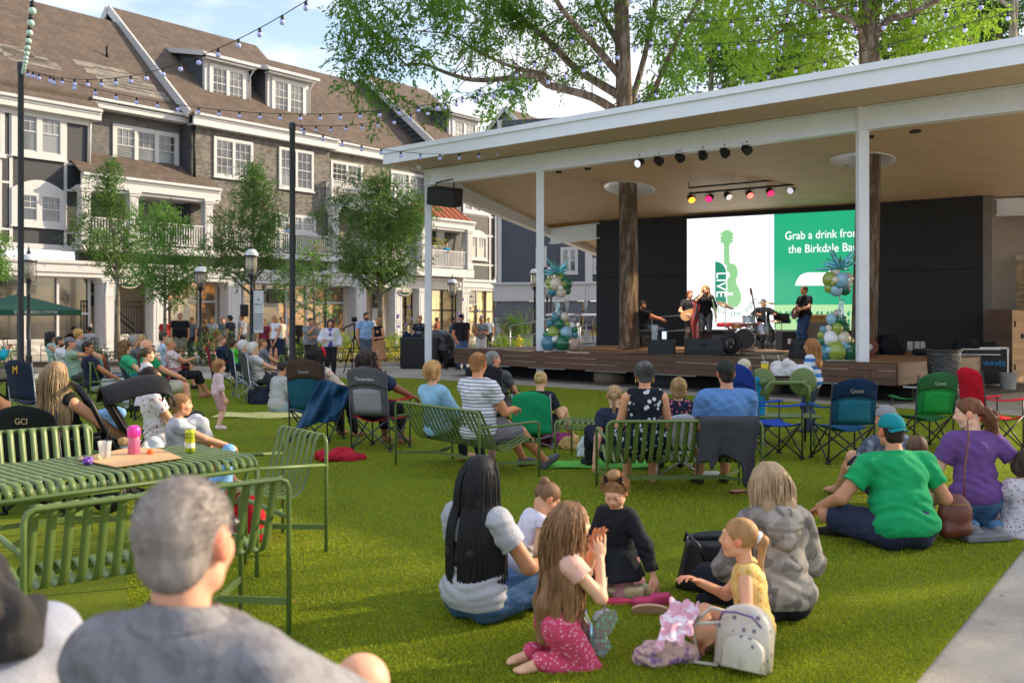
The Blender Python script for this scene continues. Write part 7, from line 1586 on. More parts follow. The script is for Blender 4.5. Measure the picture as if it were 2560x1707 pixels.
# camera tripod
t=T('camera_tripod','black video camera tripod on the path before the couple','tripod',(GX(886,28.0),28.0,0)); b=MB()
for k in range(3): a=k*2.09+.5; b.tube([(0,0,1.15),(.42*cos(a),.42*sin(a),0)],.018,6)
b.tube([(0,0,1.0),(0,0,1.45)],.022,6); b.build('legs',blackm,t); MB().box((0,0,1.58),(.14,.16,.14),None,.01).lathe([(.05,-.1),(.05,.1)],(0,-.05,1.58),12,(0,1,0)).tube([(0,0,1.46),(-.25,-.1,1.35),(-.32,-.1,1.25)],.025,6).build('camera',blackm,t)
t=T('sandwich_board','dark A-frame board standing by the shop right of the middle pole','sign',(GX(744,37),37,0)); b=MB(); b.box((0,0,.7),(.4,.06,1.3)); b.build('board',blackm,t)
# drinks by the disc seat
dzt=zat(938,12.6)
t=T('side_table','small dark side table behind the disc seat','table',(GX(1965,12.6),12.6,0)); MB().bx(-.5,.3,-.2,.2,dzt-.02,dzt).build('top',blackm,t); b=MB()
for x in(-.4,.25): b.tube([(x,0,0),(x,0,dzt)],.015,6)
b.build('legs',blackm,t)
for px,l in ((1912,'yellow paper cup with straw left of the white bottle'),(1950,'yellow paper cup with straw right of the white bottle')):
    t=T('paper_cup',l,'cup',(GX(px,12.6),12.6,dzt)); MB().lathe([(.036,0),(.05,.16)],n=14).build('cup',mat('cup_yellow','dfc22a',.5),t); o=MB().lathe([(.052,.16),(.052,.175),(.04,.18)],n=14).tube([(0,0,.17),(-.03,0,.27)],.006,5).build('lid',white,t)
t=T('lotion_bottle','small white bottle between the yellow cups','bottle',(GX(1935,12.55),12.55,dzt)); MB().lathe([(.035,0),(.035,.1),(.02,.12),(.02,.16)],n=12).build('bottle',white,t)
bag_cloth('plastic_bag','crumpled translucent white plastic bag on the side table',(GX(1985,12.5),12.5,dzt),0,.46,.25,.26,mat('thin_plastic','dcdcde',.3,alpha=.8),'bag',33)
# orange toys on the balconies, hanging basket
t=T('hanging_basket','hanging fern basket above the right balcony','plant',P0+Matrix.Rotation(AN,3,'Z')@Vector((U(1093,-.6),-.6,Z(1093,605,-.6)))); leaves('foliage',t,[(0,0,0,.45)],leafm('fern','a3a03a',.3),.12,.04,.25,9,110,.5,66); MB().tube([(0,0,.2),(0,0,1.3)],.01,4).build('cord',blackm,t)
t=T('balcony_toy','orange and yellow plastic play set behind the balcony rail','toy',P0+Matrix.Rotation(AN,3,'Z')@Vector((U(800,-.3),-.2,zb3))); MB().box((0,0,.5),(.5,.3,.7),None,.05).build('body',mat('toy_orange','e88a2a',.5),t); MB().box((-.4,0,.6),(.12,.2,1.1),None,.03).build('panel',mat('toy_red','d9482a',.5),t)

def spot(px,py,Y,tx,ty,tY,col,e):
    l=bpy.data.lights.new('stage_spot','SPOT'); l.energy=e; l.color=col; l.spot_size=R(50); l.spot_blend=.7; l.shadow_soft_size=.12; o=bpy.data.objects.new('stage_spot',l); COL.objects.link(o); p=at(px,py,Y); q=at(tx,ty,tY); l.energy=e*4; o.location=p+(q-p).normalized()*.2; o.rotation_euler=(p-q).to_track_quat('Z','Y').to_euler()
for a in ((1728,497,26.0,1640,790,27.3,(1,.72,.4),90),(1874,486,26.0,1760,780,26.2,(1,.70,.62),110),(1978,475,26.0,2000,790,25.6,(1,.93,.86),130),(1598,408,24.9,1850,800,27,(1,.95,.9),260)): spot(*a)
# ================= PEOPLE =================
def L_(px,Y,z=0): return (GX(px,Y),Y,z)
def stubble(info,col,n,L=.022,seed=2,cutb=.03,r=.0011,col2=None,down=.8):
    rs=np.random.RandomState(seed); hl=info['hl']; b=MB()
    for i in range(n):
        u=rs.randn(3); u/=np.linalg.norm(u)
        if u[2]<-.35 and u[1]>-.5: continue
        p=np.array((u[0]*.0785,-.014+u[1]*.097,.03+u[2]*.0885))
        if p[2]<-.06: p=np.array((u[0]*.066,-.05+u[1]*.05,-.03+u[2]*.055))
        if p[1]>cutb+.9*(p[2]-.02)-.004: continue
        w=np.array(hl(*p)); nn=nrm(np.array(hl(*(p+u*.01)))-w); d=nrm(nn*.55+V3(0,0,-down)-info['f0']*.15+rs.randn(3)*.18); l=L*(.6+.6*rs.rand())*info['hs']
        b.tube([tuple(w-nn*.002),tuple(w+nn*.004+d*l*.5),tuple(w+d*l+nn*.003)],[r,r,r*.3],3,cap=False)
    return b.build('hair_strands',hairm(col,col2),info['root'])
G1='seated crowd on the lawn'; G2='people standing on the path'; G3='band on the stage'
# --- foreground ---
I=person('grey-haired man from behind in a grey-blue shirt, nearest the camera',(-.585,1.78,0),-14,'chair',1.78,'e0a98c',top=clothm('86868a','blotch','77757a',26),bottom='c9ced6',shoes='3a3a3e',hair=('buzz','a49b94','6f6660'),seat=.465,hy=3,hsc=.99,leg2=1.5,lean=(0,-.05),leg=.9,w=.84,sleeve=.8,hands=((.3,.42,'s.2'),(-.32,.38,'s.2')),feet=((.16,.42,.46),(-.36,.42,.42)),knees=((.3,.35,1),(-.5,.3,1)),glass=True,res=.0062)
stubble(I,'a8a099',3500,.005,r=.0006,col2='7a716b')
b=MB(); c0=I['neck']+I['up']*.0; b.sheet(lambda u,v: tuple(c0+(I['rx']*cos(u*2*PI)*(.062+.034*v)+I['fwd']*(sin(u*2*PI)*(.060+.034*v)+.012)+I['up']*(.034-.050*v*(1-.4*abs(cos(u*2*PI)))-.020*sin(u*2*PI)))),28,5,.005); b.build('collar',clothm('86868a','blotch','77757a',26),I['root'])
person('man in a charcoal fleece and pale trousers mostly cut off by the left frame edge',(-1.24,1.78,0),-28,'chair',1.80,'cf9876',top='4a4744',bottom='c3c5cf',hair=('short','4a3a30'),sleeve=1.9,seat=.58,lean=(0,-.1),hands=((.02,.20,'s.12'),(-.2,.2,'s.1')),feet=((.0,.52,.52),(-.2,.5,.3)),knees=((.1,.35,1),(-.2,.5,1)),res=.008)
camp('camp chair of the man in charcoal fleece at the left frame edge',(-1.24,1.78,0),R(-28),'26282c',W=.5,H=1.0,seat=.55)
bag_cloth('jacket','dark grey jacket bunched on the lap at the left frame edge',(-1.10,1.93,.93),.3,.30,.22,.26,'4a4744','jacket',81)
I=person('dark-haired woman in a light grey tee and jeans, sitting with her back to us',L_(1188,5.15),-38,'cross',1.68,'b98560',top='aeb0b8',bottom=clothm('3f5f86',None,None,11),fem=True,hair=('long','17171a',None,.40),hy=-8,hp=8,lean=(0,.02),w=1.12,shoes='2a2a2c',hands=((.22,.35,.28),(-.2,.35,.2)))
strands(I,'17171a',900,.62,r0=.0044,seed=3,tips=.3,fat=.035)
I=person('little girl in a light ruffle top bending between two long-haired sitters',L_(1285,5.75),-70,'kneel',1.08,'d9a684',top='d9d6e4',bottom='c7c2d2',hair=('bun','8a6848','6b4c34'),child=True,hp=38,lean=(0,.30),sleeve=.2,bare=True)
I=person('girl kneeling in pink with long brown hair, hands raised to her chin',L_(1392,4.5),-72,'kneel',1.20,'dfae8c',top='e3b3a4',bottom=clothm('cf4a6c','floral','e8a2b4',55),hair=('long','6f4c33','9a7350',.42),child=True,bare=True,waist=.27,sleeve=.35,hands=((.10,.27,.70),(-.06,.30,.76)),elb=((.5,.1,-1),(-.6,.1,-1)),hp=0,fem=True,curl=(12,10))
strands(I,'7a5538',560,.52,r0=.0038,fat=.02,seed=4,wave=.12,tips=.3,col2='a57f58')
gi=I
I=person('small girl kneeling in a black dress and cat-ear headband, looking down',L_(1548,5.75),148,'kneel',1.10,'e3b08e',top='22242a',bottom=clothm('c9909c','dots','5a3c48',60),hair=('bun','b48a5a','8a6440','top'),child=True,bare=False,shoes='c9909c',sleeve=1.9,hands=((.10,.30,.34),(-.42,.10,.14)),hp=30,hy=12,fem=True,elb=((.6,-.4,-.6),(-1,-.2,.3)))
gb=I; stubble(I,'b48a5a',1500,.035,col2='8a6440',down=-.2)
b=MB(); hl=I['hl']; b.tube([tuple(hl(.086*cos(a),.01,.03+.092*sin(a))) for a in [PI*k/12 for k in range(13)]],.005,6)
for s in(1,-1): b.tube([tuple(hl(s*.045,.005,.105)),tuple(hl(s*.055,.005,.125)),tuple(hl(s*.062,.0,.155))],[.022,.015,.002],4)
b.build('cat_ear_headband',clothm('15151a'),I['root'])
# skirt flare of the black dress
def skirtflare(I,c,r,z0,z1,fw=.0,amp=.02,seed=1,nm='skirt'):
    k=I['k']; p=I['pel']; MB().sheet(lambda u,v: (p[0]+cos(u*2*PI)*(.13+(r-.13)*v)*k*(1+amp*3*sin(u*2*PI*7)*v), p[1]+fw*v*k+sin(u*2*PI)*(.12+(r-.12)*v)*k*(1+amp*3*sin(u*2*PI*7)*v), p[2]+(z0+(z1-z0)*v)*k),40,8,.008).build(nm,clothm(c) if isinstance(c,str) else c,I['root'])
skirtflare(I,'22242a',.27,.16,-.12,.10)
I=person('small girl in a yellow sleeveless top, mouth wide open',L_(1888,4.68),72,'cross',1.17,'dfa682',top=clothm('e3c27a','floral','d99a3a',38),bottom='5f86b0',hair=('ponytail','b98f5c','93683f',.10),child=True,openm=True,sleeve=0,leg=.55,bare=True,hands=((.06,.40,.44),(-.26,.24,.16)),hp=-2,fem=True)
gy=I
hl=I['hl']; v,f=field([ell(hl(0,-.118,.02),(.028,.02,.028))],.006,.01,noise=vnoise(3,.005,90)); np_mesh('scrunchie',v,f,clothm('e4e2ea'),I['root'])
I=person('blonde woman in a grey camouflage hoodie sitting with her back to us',L_(1945,5.15),12,'cross',1.60,'e3b595',top=clothm('8b8680','camo','9c968e',9),bottom='20232c',hair=('wavy','b39a78','8a6f52',.22),fem=True,sleeve=1.95,w=1.22,lean=(0,.06),hp=16,hy=20)
strands(I,'c4ad8a',620,.36,wave=.16,r0=.0038,seed=8,tips=.4,col2='8f7456',fat=.03)
v,f=field([seg(I['neck']-I['fwd']*.04+I['rx']*s*.10-I['up']*.02,I['neck']-I['fwd']*.12-I['up']*.14,.045,.05) for s in(1,-1)]+[ell(I['neck']-I['fwd']*.10-I['up']*.08,(.11,.06,.10))],.009,.03,noise=vnoise(5,.010,34,(1,1,2),True)); np_mesh('hood',v,f,clothm('8b8680','camo','9c968e',9),I['root'])
gm=I
I=person('man in a bright green tee and backward teal cap sitting on the grass',L_(2262,6.75),8,'cross',1.83,'c98e6c',top='1c9d5f',bottom='30364c',hair=('short','2a1d16'),hat=('17868e','back','17868e'),lean=(0,.13),leg=.95,w=1.32,sleeve=.55,hands=((.3,.35,.25),(-.42,.35,.22)),feet=((-.2,.38,.07),(-.05,.52,.09)),shoes='2a2624',hy=4)
I=person('woman with auburn curly ponytail in a purple tee, head turned left',L_(2440,7.3),-2,'kneel',1.68,'e8bb9e',top='6a4a86',bottom='4f7496',hair=('ponytail','7a4a2c','4f2e1c',.22),fem=True,hy=66,hp=10,w=1.1,lean=(0,.05),sleeve=.6,hands=((.42,.15,.35),(-.2,.3,.4)),shoes='8a8a8c')
hl=I['hl']; v,f=field([seg(hl(0,-.09,.02),hl(0,-.15,-.06),.035,.045),seg(hl(0,-.15,-.06),hl(.02,-.15,-.22),.048,.03)],.008,.03,noise=vnoise(3,.014,75)); np_mesh('ponytail',v,f,hairm('7a4a2c','4f2e1c'),I['root'])
I=person('child in a white floral dress at the right frame edge by the purple-top woman',L_(2560,7.15),-20,'floor',1.15,'d9a684',top=clothm('cfcbd0','floral','a0708a',42),bottom=clothm('cfcbd0','floral','a0708a',42),hair=('bob','3a2a20'),child=True,hr=-25,fem=True,bare=True,sleeve=.5)
skirtflare(I,clothm('cfcbd0','floral','a0708a',42),.36,.14,-.12,.12)
I=person('person in a grey cap and tie-dye tee hidden behind the man in green',L_(2225,8.3),14,'floor',1.66,'d9a07c',top=clothm('4f5868','blotch','8a93a2',9),bottom='2a3040',hair=('short','8a6a4a'),hat=('8f8f94','back','8f8f94'),leg=.9,bare=True,glass='up')
I=person('small child with brown hair leaning behind the man in green',L_(2292,7.9),-25,'floor',1.15,'d9a684',top='b8646c',bottom='30343c',hair=('fluffy','5f4632'),child=True)
# --- sofa people ---
I=person('woman with cropped grey hair and hoop earrings in a black floral sundress',L_(1612,8.9),-2,'bench',1.70,'d79b78',top=clothm('1d2029','floral','c9cbd2',16),bottom=clothm('1d2029','floral','c9cbd2',16),skirt=.62,leg=.6,hair=('short','6f6b6a','4a4646'),fem=True,sleeve=0,seat=.38,w=1.18,bare=True,lean=(0,.0))
stubble(I,'77736f',1800,.03,r=.0018,col2='4a4646'); hl=I['hl']; b=MB()
for s in(1,-1): b.tube([tuple(hl(s*.082,-.005+.024*cos(a),-.062+.026*sin(a))) for a in [k*PI/8 for k in range(16)]],.004,5,closed=True)
b.build('earrings',mat('gold','c9a860',.25,metal=.9),I['root'])
b=MB()
for s in(1,-1): b.tube([tuple(I['neck']+I['rx']*s*.10+I['up']*.0-I['fwd']*.02),tuple(I['neck']+I['rx']*s*.085-I['up']*.12-I['fwd']*.10),tuple(I['neck']+I['rx']*s*.04-I['up']*.2-I['fwd']*.12)],.006,5)
b.build('straps',clothm('1d2029'),I['root'])
I=person('man in a blue polo and dark cap on the right sofa',L_(1815,8.9),3,'bench',1.76,'c98e6c',top='5d86bd',bottom='3a4050',hair=('short','2b211c'),hat=('2e3430','fwd','2e3430'),seat=.36,w=1.35,lean=(0,-.02),leg=.95,sleeve=.6,beard='4a3a30',shoes='4a3c34')
I=person('child with cropped blond hair in a navy floral top between the two sofa sitters',L_(1692,10.0),0,'chair',1.36,'e0ac8a',top=clothm('22263c','floral','c9707c',26),bottom='30364c',hair=('bob','a8865a','7f6040'),fem=True,child=True,seat=.32,sleeve=.5)
stubble(I,'b0905f',700,.03,r=.0018)
camp('light-armed low camp chair under the navy floral child',(GX(1692,10.0),10.0,0),0,'b9bfc6',frame='9a9da0',W=.46,H=.62,seat=.30,alum=True)
I=person('fair ponytailed girl in a navy tee leaning on one arm by the ottoman',L_(1538,10.1),12,'floor',1.55,'dfae8c',top='2c3448',bottom='2a2f3c',hair=('ponytail','b2946a','8a6c48',.12),fem=True,pz=.24,hands=((.2,.3,.3),(-.30,-.12,.06)),hy=-20)
I=person('man in a beige cap and white shirt in the teal striped chair',L_(1852,12.4),2,'chair',1.70,'d9a07c',top='dcdfe4',bottom='8a8f98',hair=('short','6a6460'),hat=('c2b6a2','back','c2b6a2'),seat=.27,hy=-25)
I=person('woman with short strawberry-blonde hair in a light blue top on the left sofa',(-.80,10.52,0),-46,'bench',1.66,'dfa888',top='8fbcd9',bottom='30343c',hair=('fluffy','c79a62','9a6f40'),fem=True,seat=.33,sleeve=1.5,w=1.08,hy=10,shoes='c9a58a')
stubble(I,'cfa46c',1300,.035,r=.0018,col2='9a6f40')
I=person('man in a white striped polo and grey shorts on the left sofa',(-.34,9.93,0),-48,'bench',1.86,'d28f68',top=clothm('d6d9e0','stripe','3a4456',9,pdir=(0,0,1)),bottom='77757a',hair=('buzz','a5754a'),seat=.36,leg=.92,w=1.18,hy=26,feet=((.16,.72,.08),(-.1,.66,.08)),hands=((.10,.36,'s.28'),(-.05,.36,'s.26')),shoes='5a5c60',lean=(0,-.02))
stubble(I,'a9794d',1200,.014,r=.0016)
I=person('man with swept grey hair in a dark tee in the dark camp chair',L_(1240,13.0),-25,'chair',1.76,'cf9876',top='55585c',bottom='4a4c50',hair=('short','8a8680','6a6662'),seat=.33,hy=-35,w=1.15)
I=person('blonde woman with a knot in the low green chair, knee raised',L_(1348,12.3),-20,'floor',1.66,'dfae8c',top='26282c',bottom='26282c',hair=('bun','c9ab72','9a7c4c'),fem=True,pz=.2,leg=.6,feet=((.28,.55,.08),(-.05,.6,.08)),bare=True)
I=person('woman with dark curly hair and navy tee in the grey and red chair',L_(930,11.95),-24,'chair',1.70,'8e5f45',top='2a3652',bottom='1d1e22',hair=('curly','2b2220','3d302b'),fem=True,w=1.38,hands=((.42,.35,'s.22'),(-.2,.34,'s.18')),sleeve=.7,bare=True,leg=1.7)
strands(I,'2b2220',260,.30,wave=.8,r0=.006,seed=31,col2='40332d')
I=person('woman with black curls, red headband and floral blouse in the brown and teal chair',L_(806,12.75),-30,'chair',1.70,'a8785a',top=clothm('d5c8b8','floral','a83a44',24),bottom='1d1e22',hair=('curly','1e1a1c'),fem=True,sleeve=1.8,hy=-18,bare=True,w=1.1)
hl=I['hl']; MB().sheet(lambda u,v: tuple(hl(.108*cos(u*PI)*1.0,.035-.03*v*0+.035*v,.02+.112*sin(u*PI))),18,3,.006).build('headband',clothm('c3182c'),I['root'])
strands(I,'1e1a1c',220,.26,wave=.8,r0=.006,seed=32)
I=person('woman with a low bun in a heather grey top sitting on the striped blanket',L_(695,16.4),-40,'cross',1.68,'c98e6c',top='aeb0b0',bottom='8fa5c0',hair=('bun','2e2522'),fem=True,sleeve=1.5,w=1.1,bare=True)
I=person('toddler with ginger curls in a pale pink set standing on the grass',L_(545,14.0),-62,'stand',.97,'e6b89a',top='d5bcc0',bottom='cf9ea6',hair=('fluffy','b5854f','8a6038'),child=True,sleeve=1.2,leg=.9,w=1.15,shoes='e0c3c6',hands=((.26,.12,.80),(-.22,.06,.85)))
stubble(I,'b98a55',700,.05,r=.0025,col2='8a6038',down=.4)
I=person('toddler in denim dungarees sitting at the lawn edge',L_(600,23.6),-55,'floor',1.05,'e6b89a',top='bdbab2',bottom='8fb0cf',hair=('fluffy','a87a4c'),child=True,bare=True)
# --- left cluster ---
I=person('woman with long blonde hair in a black tank in the black camp chair',L_(170,8.2),-20,'chair',1.76,'d79b78',top='1c1d20',bottom='2a2c30',hair=('long','a58a66','6f5539',.36),fem=True,sleeve=0,hy=5,hands=((.38,.35,'s.12'),(-.22,.35,'s.18')),w=1.08)
strands(I,'b79b74',520,.50,fat=.03,wave=.10,r0=.0045,seed=41,col2='6b5238',tips=.3)
I=person('dark-haired man in a floral short-sleeved shirt behind the pushchair',L_(400,10.2),-58,'bench',1.74,'cf9876',top=clothm('d3cfd0','floral','b06470',22),bottom='b9bcc4',hair=('short','2d231f'),seat=.26,hy=-22,shoes='dfe0e2')
stubble(I,'2d231f',900,.035,r=.002)
I=person('boy with cropped sandy hair resting his arm on his knee beside the pushchair',L_(438,9.0),-62,'floor',1.45,'d9a07c',top='c9ccd2',bottom='6f7a5c',hair=('buzz','9a7448'),child=True,pz=.30,leg=.9,hands=((.22,.52,.50),(-.1,.5,.46)),bare=True)
stubble(I,'a37c50',900,.014,r=.0016)
I=person('man cropped by the left frame edge with his forearm on his lap',L_(-28,8.4),-30,'chair',1.78,'cf9876',top='7a5a48',bottom='c9ccd2',hair=('short','4a3a30'),hands=((.2,.42,'s.22'),(-.2,.3,'s.2')))
camp('brown camp chair cut by the left frame edge',(GX(-28,8.4),8.4,0),R(-30),'6b4f3a',W=.55,H=.95)
I=person('little girl with a dark braid and white dress standing near the pushchair',L_(365,13.4),-52,'stand',1.20,'dfae8c',top='d6cdd6',bottom='c9c4d0',hair=('ponytail','4a3828',None,.14),child=True,fem=True,sleeve=.5,hy=-12); skirtflare(I,'d6cdd6',.22,.06,-.34,0)
I=person('bald man with glasses in a green tee and khaki shorts',L_(388,15.5),-62,'chair',1.78,'dba07e',top='1f8a5c',bottom='b9b3a0',hair=('bald','b0aca6'),seat=.42,leg=.9,hy=-15,w=1.25,hands=((.1,.42,'s.2'),(-.2,.42,'s.2')),shoes='3a3d44',glass=True)
I=person('woman with long curly auburn hair in a mint green tee',L_(330,17.0),-68,'chair',1.68,'dfae8c',top='3fae7c',bottom='2f5aa8',hair=('curly','7a5a38','5a3e26'),fem=True)
I=person('woman with short dark hair and sunglasses in a navy tee',L_(238,16.6),-62,'chair',1.70,'b9805c',top='262b3c',bottom='c9ccd2',hair=('short','2a201e'),fem=True,glass=True,hy=-20,w=1.2)
I=person('man in a grey cap with sunglasses on it and a sage shirt',L_(192,19),-66,'chair',1.74,'d29a78',top='8fa896',bottom='4a4c50',hat=('77797a','back','77797a'),hair=('buzz','4a4038'),hands=((.08,.2,'s.62'),(-.2,.34,'s.18')))
I=person('man with buzz cut and beard in a white tee at the left',L_(165,20.6),-72,'chair',1.72,'cf9876',top='d3d6dc',bottom='30343c',hair=('buzz','3a3230'),beard='4a3830')
I=person('woman with long dark curls and sunglasses seated before the cafe window',L_(140,22.4),-72,'chair',1.68,'c58e6c',top='9fc0b8',bottom='30343c',hair=('curly','1f1a1a'),fem=True,glass=True,sleeve=0,seat=.47)
I=person('older man with swept blond hair in a grey shirt',L_(212,23),-70,'chair',1.82,'dfa888',top='8f959c',bottom='7aa3a0',hair=('fluffy','c9a25e','a37c40'),seat=.48)
I=person('seated man in a turquoise long sleeve cut by the left frame edge',L_(-18,19),-62,'chair',1.78,'cf9876',top='1fa3b8',bottom='9a8f80',hair=('short','4a3a30'),sleeve=1.6,hands=((.06,.25,'s.6'),(-.04,.28,'s.62')),leg=.9,shoes='3c3c40')
I=person('woman with blonde updo and off-shoulder lace top holding a cup',L_(440,19.3),-66,'chair',1.68,'c98e6c',top=clothm('d9cfcf','floral','a8404c',18),bottom='26242a',hair=('bun','c2a178','8f7450'),fem=True,sleeve=.5,leg=1.1,hands=((.05,.36,'s.42'),(-.05,.3,'s.4')),hy=-10,bare=True,feet=((.0,.62,.12),(-.02,.5,.08)))
ho=MB().lathe([(.033,0),(.042,.12),(.044,.125),(.03,.14)],n=12).build('coffee_cup',white); ho.location=wpt(I,(0.02,.42*I['k'],.72)); tag(ho,'white takeaway coffee cup held by the woman in the lace top','cup')
I=person('dark-haired man in a pale blue shirt beyond the lace-top woman',L_(424,21.8),-66,'chair',1.78,'cf9876',top='b4cbdc',bottom='26262b',hair=('short','3a3432'),seat=.45,leg=.9)
I=person('woman with shoulder-length blonde hair in the back row before the planter',L_(368,23.6),-70,'chair',1.66,'dfae8c',top='6a4a40',bottom='2f3138',hair=('bob','c2a06a','93733f'),fem=True)
I=person('person with grey hair in the back row beside the blonde woman',L_(350,21.2),-66,'chair',1.66,'d29a78',top='5f6468',bottom='2f3138',hair=('bob','8f8a84'),fem=True)
I=person('woman with sunglasses on her head in a navy tee in the red folding chair',L_(566,22.5),-72,'chair',1.68,'dfa888',top='26384e',bottom='26384e',hair=('ponytail','8f6a48'),fem=True,w=1.25,glass='up')
I=person('boy in a lime green tee leaning on the woman in navy',L_(592,22.2),-60,'chair',1.22,'d9a07c',top='4fc23a',bottom='3a4050',hair=('fluffy','4a3426'),child=True,seat=.50)
I=person('white-haired person in the navy aluminium-legged chair',L_(622,19.8),-62,'chair',1.64,'dfae8c',top='6f7a88',bottom='4a4c50',hair=('fluffy','cfcbc4'),seat=.36)
I=person('woman with fluffy white hair in a white blouse, legs stretched',L_(648,18.7),-60,'chair',1.62,'dfae8c',top='d0cdca',bottom='3a3c44',hair=('fluffy','d3cdc2','b8b0a2'),fem=True,seat=.35,hands=((.3,.5,'s.2'),(-.2,.4,'s.2')))
I=person('boy in a grey tee sitting behind the white-haired women',L_(668,20.8),-66,'chair',1.45,'d9a07c',top='7a7c86',bottom='2a5fa8',hair=('buzz','7a5a3c'),child=True,seat=.46)
# --- standing on the path ---
def std(label,px,Y,yaw,H,**k): return person(label,L_(px,Y),yaw,'stand',H,group=G2,**k)
std('blonde woman with sunglasses in a white tank and navy skirt',690,29.5,158,1.76,skin='c98e6c',top='d8d9e6',bottom='232a40',hair=('long','c9a878','9a7a50',.22),fem=True,sleeve=0,glass=True,skirt=.42,leg=.5,hands=((.06,.14,.86),(-.06,.16,.84)),hy=-20)
std('youth in a maroon tee by the cream shop door',660,33,172,1.62,skin='d9a07c',top='7a2f3f',bottom='1e1e24',hair=('short','8a6440'),leg=.8)
std('woman in a loose grey top with a hand on her chin',776,28,-135,1.66,skin='c08a68',top='7f8286',bottom='26262b',hair=('bun','3a302c'),fem=True,w=1.42,sleeve=.9,hands=((.02,.2,1.38),(.05,.22,1.1)),elb=((.8,.2,-.6),(-.6,.3,-.6)))
std('smiling woman in a purple top and white cardigan with sunglasses up',826,27,-170,1.62,skin='d29a78',top='5f52b0',bottom='26262b',hair=('long','3a2622',None,.24),fem=True,w=1.3,sleeve=.0,over='d3d3de',glass='up',hands=((.2,.26,1.05),(-.26,.1,.86)))
b=MB(); q=list(bpy.data.objects)[-1]
std('bearded man in a light blue shirt and grey shorts, sunglasses up',914,30.2,-150,1.84,skin='c98e6c',top='8fb2dc',bottom='55606e',hair=('short','2a211e'),beard='5a4a40',leg=.9,glass='up',hy=15,w=1.15)
std('woman in a black sleeveless top and tan skirt looking at the stage',946,29.2,140,1.66,skin='c98e6c',top='17171b',bottom='b38460',hair=('bob','b3905f','8a6a40'),fem=True,sleeve=0,skirt=.55,leg=.5,hands=((.05,.2,1.08),(-.12,.2,1.05)),hy=15)
wI=std('woman with tied hair in a dark printed tee carrying a navy shoulder bag',1050,31.5,172,1.74,skin='d9a07c',top=clothm('24262f','blotch','8a8d96',5),bottom=clothm('2a2c3a','floral','6a4a7a',14),hair=('bun','8a6a4a'),fem=True,w=1.15,hands=((.1,.2,.95),(-.1,.22,.9)))
bag_cloth('shoulder_bag','navy canvas bag hanging at the side of the woman by the corner column',L_(1026,31.3,.78),.3,.55,.25,.5,'22304f','bag',61)
std('man in a dark polo, blue jeans and cap standing before the stage end',1153,30.4,-152,1.78,skin='d98f70',top='2b2c31',bottom='4f739c',hair=('short','4a4038'),hat=('1f2430','fwd','1f2430'),beard='a89a8c',w=1.35,hands=((.2,.12,.86),(-.2,.12,.86)),glass=False,hy=-10)
std('man with a blue glove and grey shirt behind the man in jeans',1133,31.8,-110,1.68,skin='a8785a',top='5d646c',bottom='1c1c20',hair=('short','1f1a1a'),hands=((.1,.25,.9),(-.32,.16,1.52)),elb=((.6,-.7,-.5),(-1,.1,-.4)))
std('man in a grey tee and white trousers holding a cup and paper bag',1203,34,-170,1.70,skin='b9805c',top='7f868f',bottom='cbc9d0',hair=('buzz','2a2422'),hands=((.1,.28,1.1),(-.1,.28,1.12)),glass=True)
bag_cloth('paper_bag','crumpled brown paper bag held by the man in white trousers',L_(1187,33.7,1.08),0,.16,.12,.34,'a8825a','bag',62)
std('heavy-set man in a black tee and khaki shorts walking left of the lamp post',450,34,-160,1.84,skin='c98e6c',top='1c1b1f',bottom='7d7a68',hair=('buzz','5a4a40'),w=1.5,glass=True,leg=.95)
std('woman in a brown floral dress before the warm shop window',508,37,178,1.55,skin='c98e6c',top=clothm('4a3630','floral','8a6a5c',12),bottom=clothm('4a3630','floral','8a6a5c',12),hair=('long','4a3024',None,.2),fem=True,skirt=.5,leg=.5,sleeve=1.2)
std('young woman in a pale grey tee and dark shorts with a tan handbag',530,38.5,175,1.68,skin='d29a78',top='9aa0ae',bottom='1e1e24',hair=('long','8a6a48',None,.15),fem=True,leg=.5)
bag_cloth('handbag','tan handbag hanging by the young woman in grey tee',L_(537,38.3,.85),0,.36,.16,.3,'8f5f44','bag',63)
std('young man in a dark tee and backward cap in profile',576,35,75,1.76,skin='b9805c',top='30333f',bottom='30333f',hair=('short','2a2422'),hat=('1f222c','back','1f222c'),leg=.9)
std('ginger-haired young man in a light grey tee in profile',606,35.6,82,1.82,skin='d29a78',top='9a9fa4',bottom='4a4d52',hair=('short','9a5f38'),leg=.9)
for (px,Y,l,c,hc_) in ((413,39,'shopper in a red jacket at the window behind the light green tree','a8302c','3a2a20'),(558,40,'shopper in patterned top just inside the warm shop opening','5a6470','5a4030')): std(l,px,Y,190,1.66,skin='d29a78',top=c,bottom='2a2c34',hair=('short',hc_))
for (px,Y,l,c,hc_,y_) in ((480,38,'passer-by in a slate top just left of the woman in brown floral dress','5f6a74','3a2a20',150),(702,36,'passer-by in a cream top partly behind the tall black middle pole','c9c0ae','6a4a30',-120),(1092,42,'distant passer-by in a rust top between the corner column and the lamp','8f4f38','2a2422',-90),(1222,47,'distant passer-by in white by the right end of the white building','c9ccd2','4a3a30',170)): std(l,px,Y,y_,1.68,skin='c98e6c',top=c,bottom='2a2c34',hair=('short',hc_))
pp=P0+Matrix.Rotation(AN,3,'Z')@Vector((U(1116,-.85),-.75,zE)); person('elderly man in a blue patterned shirt leaning on the right balcony rail',tuple(pp),-150,'stand',1.72,'dba58a',top=clothm('2f8fb8','floral','1f4f6a',7),bottom='3f6a88',hair=('bald','c9c5be'),lean=(0,.16),hands=((.12,.42,1.12),(-.12,.42,1.12)),res=.022)
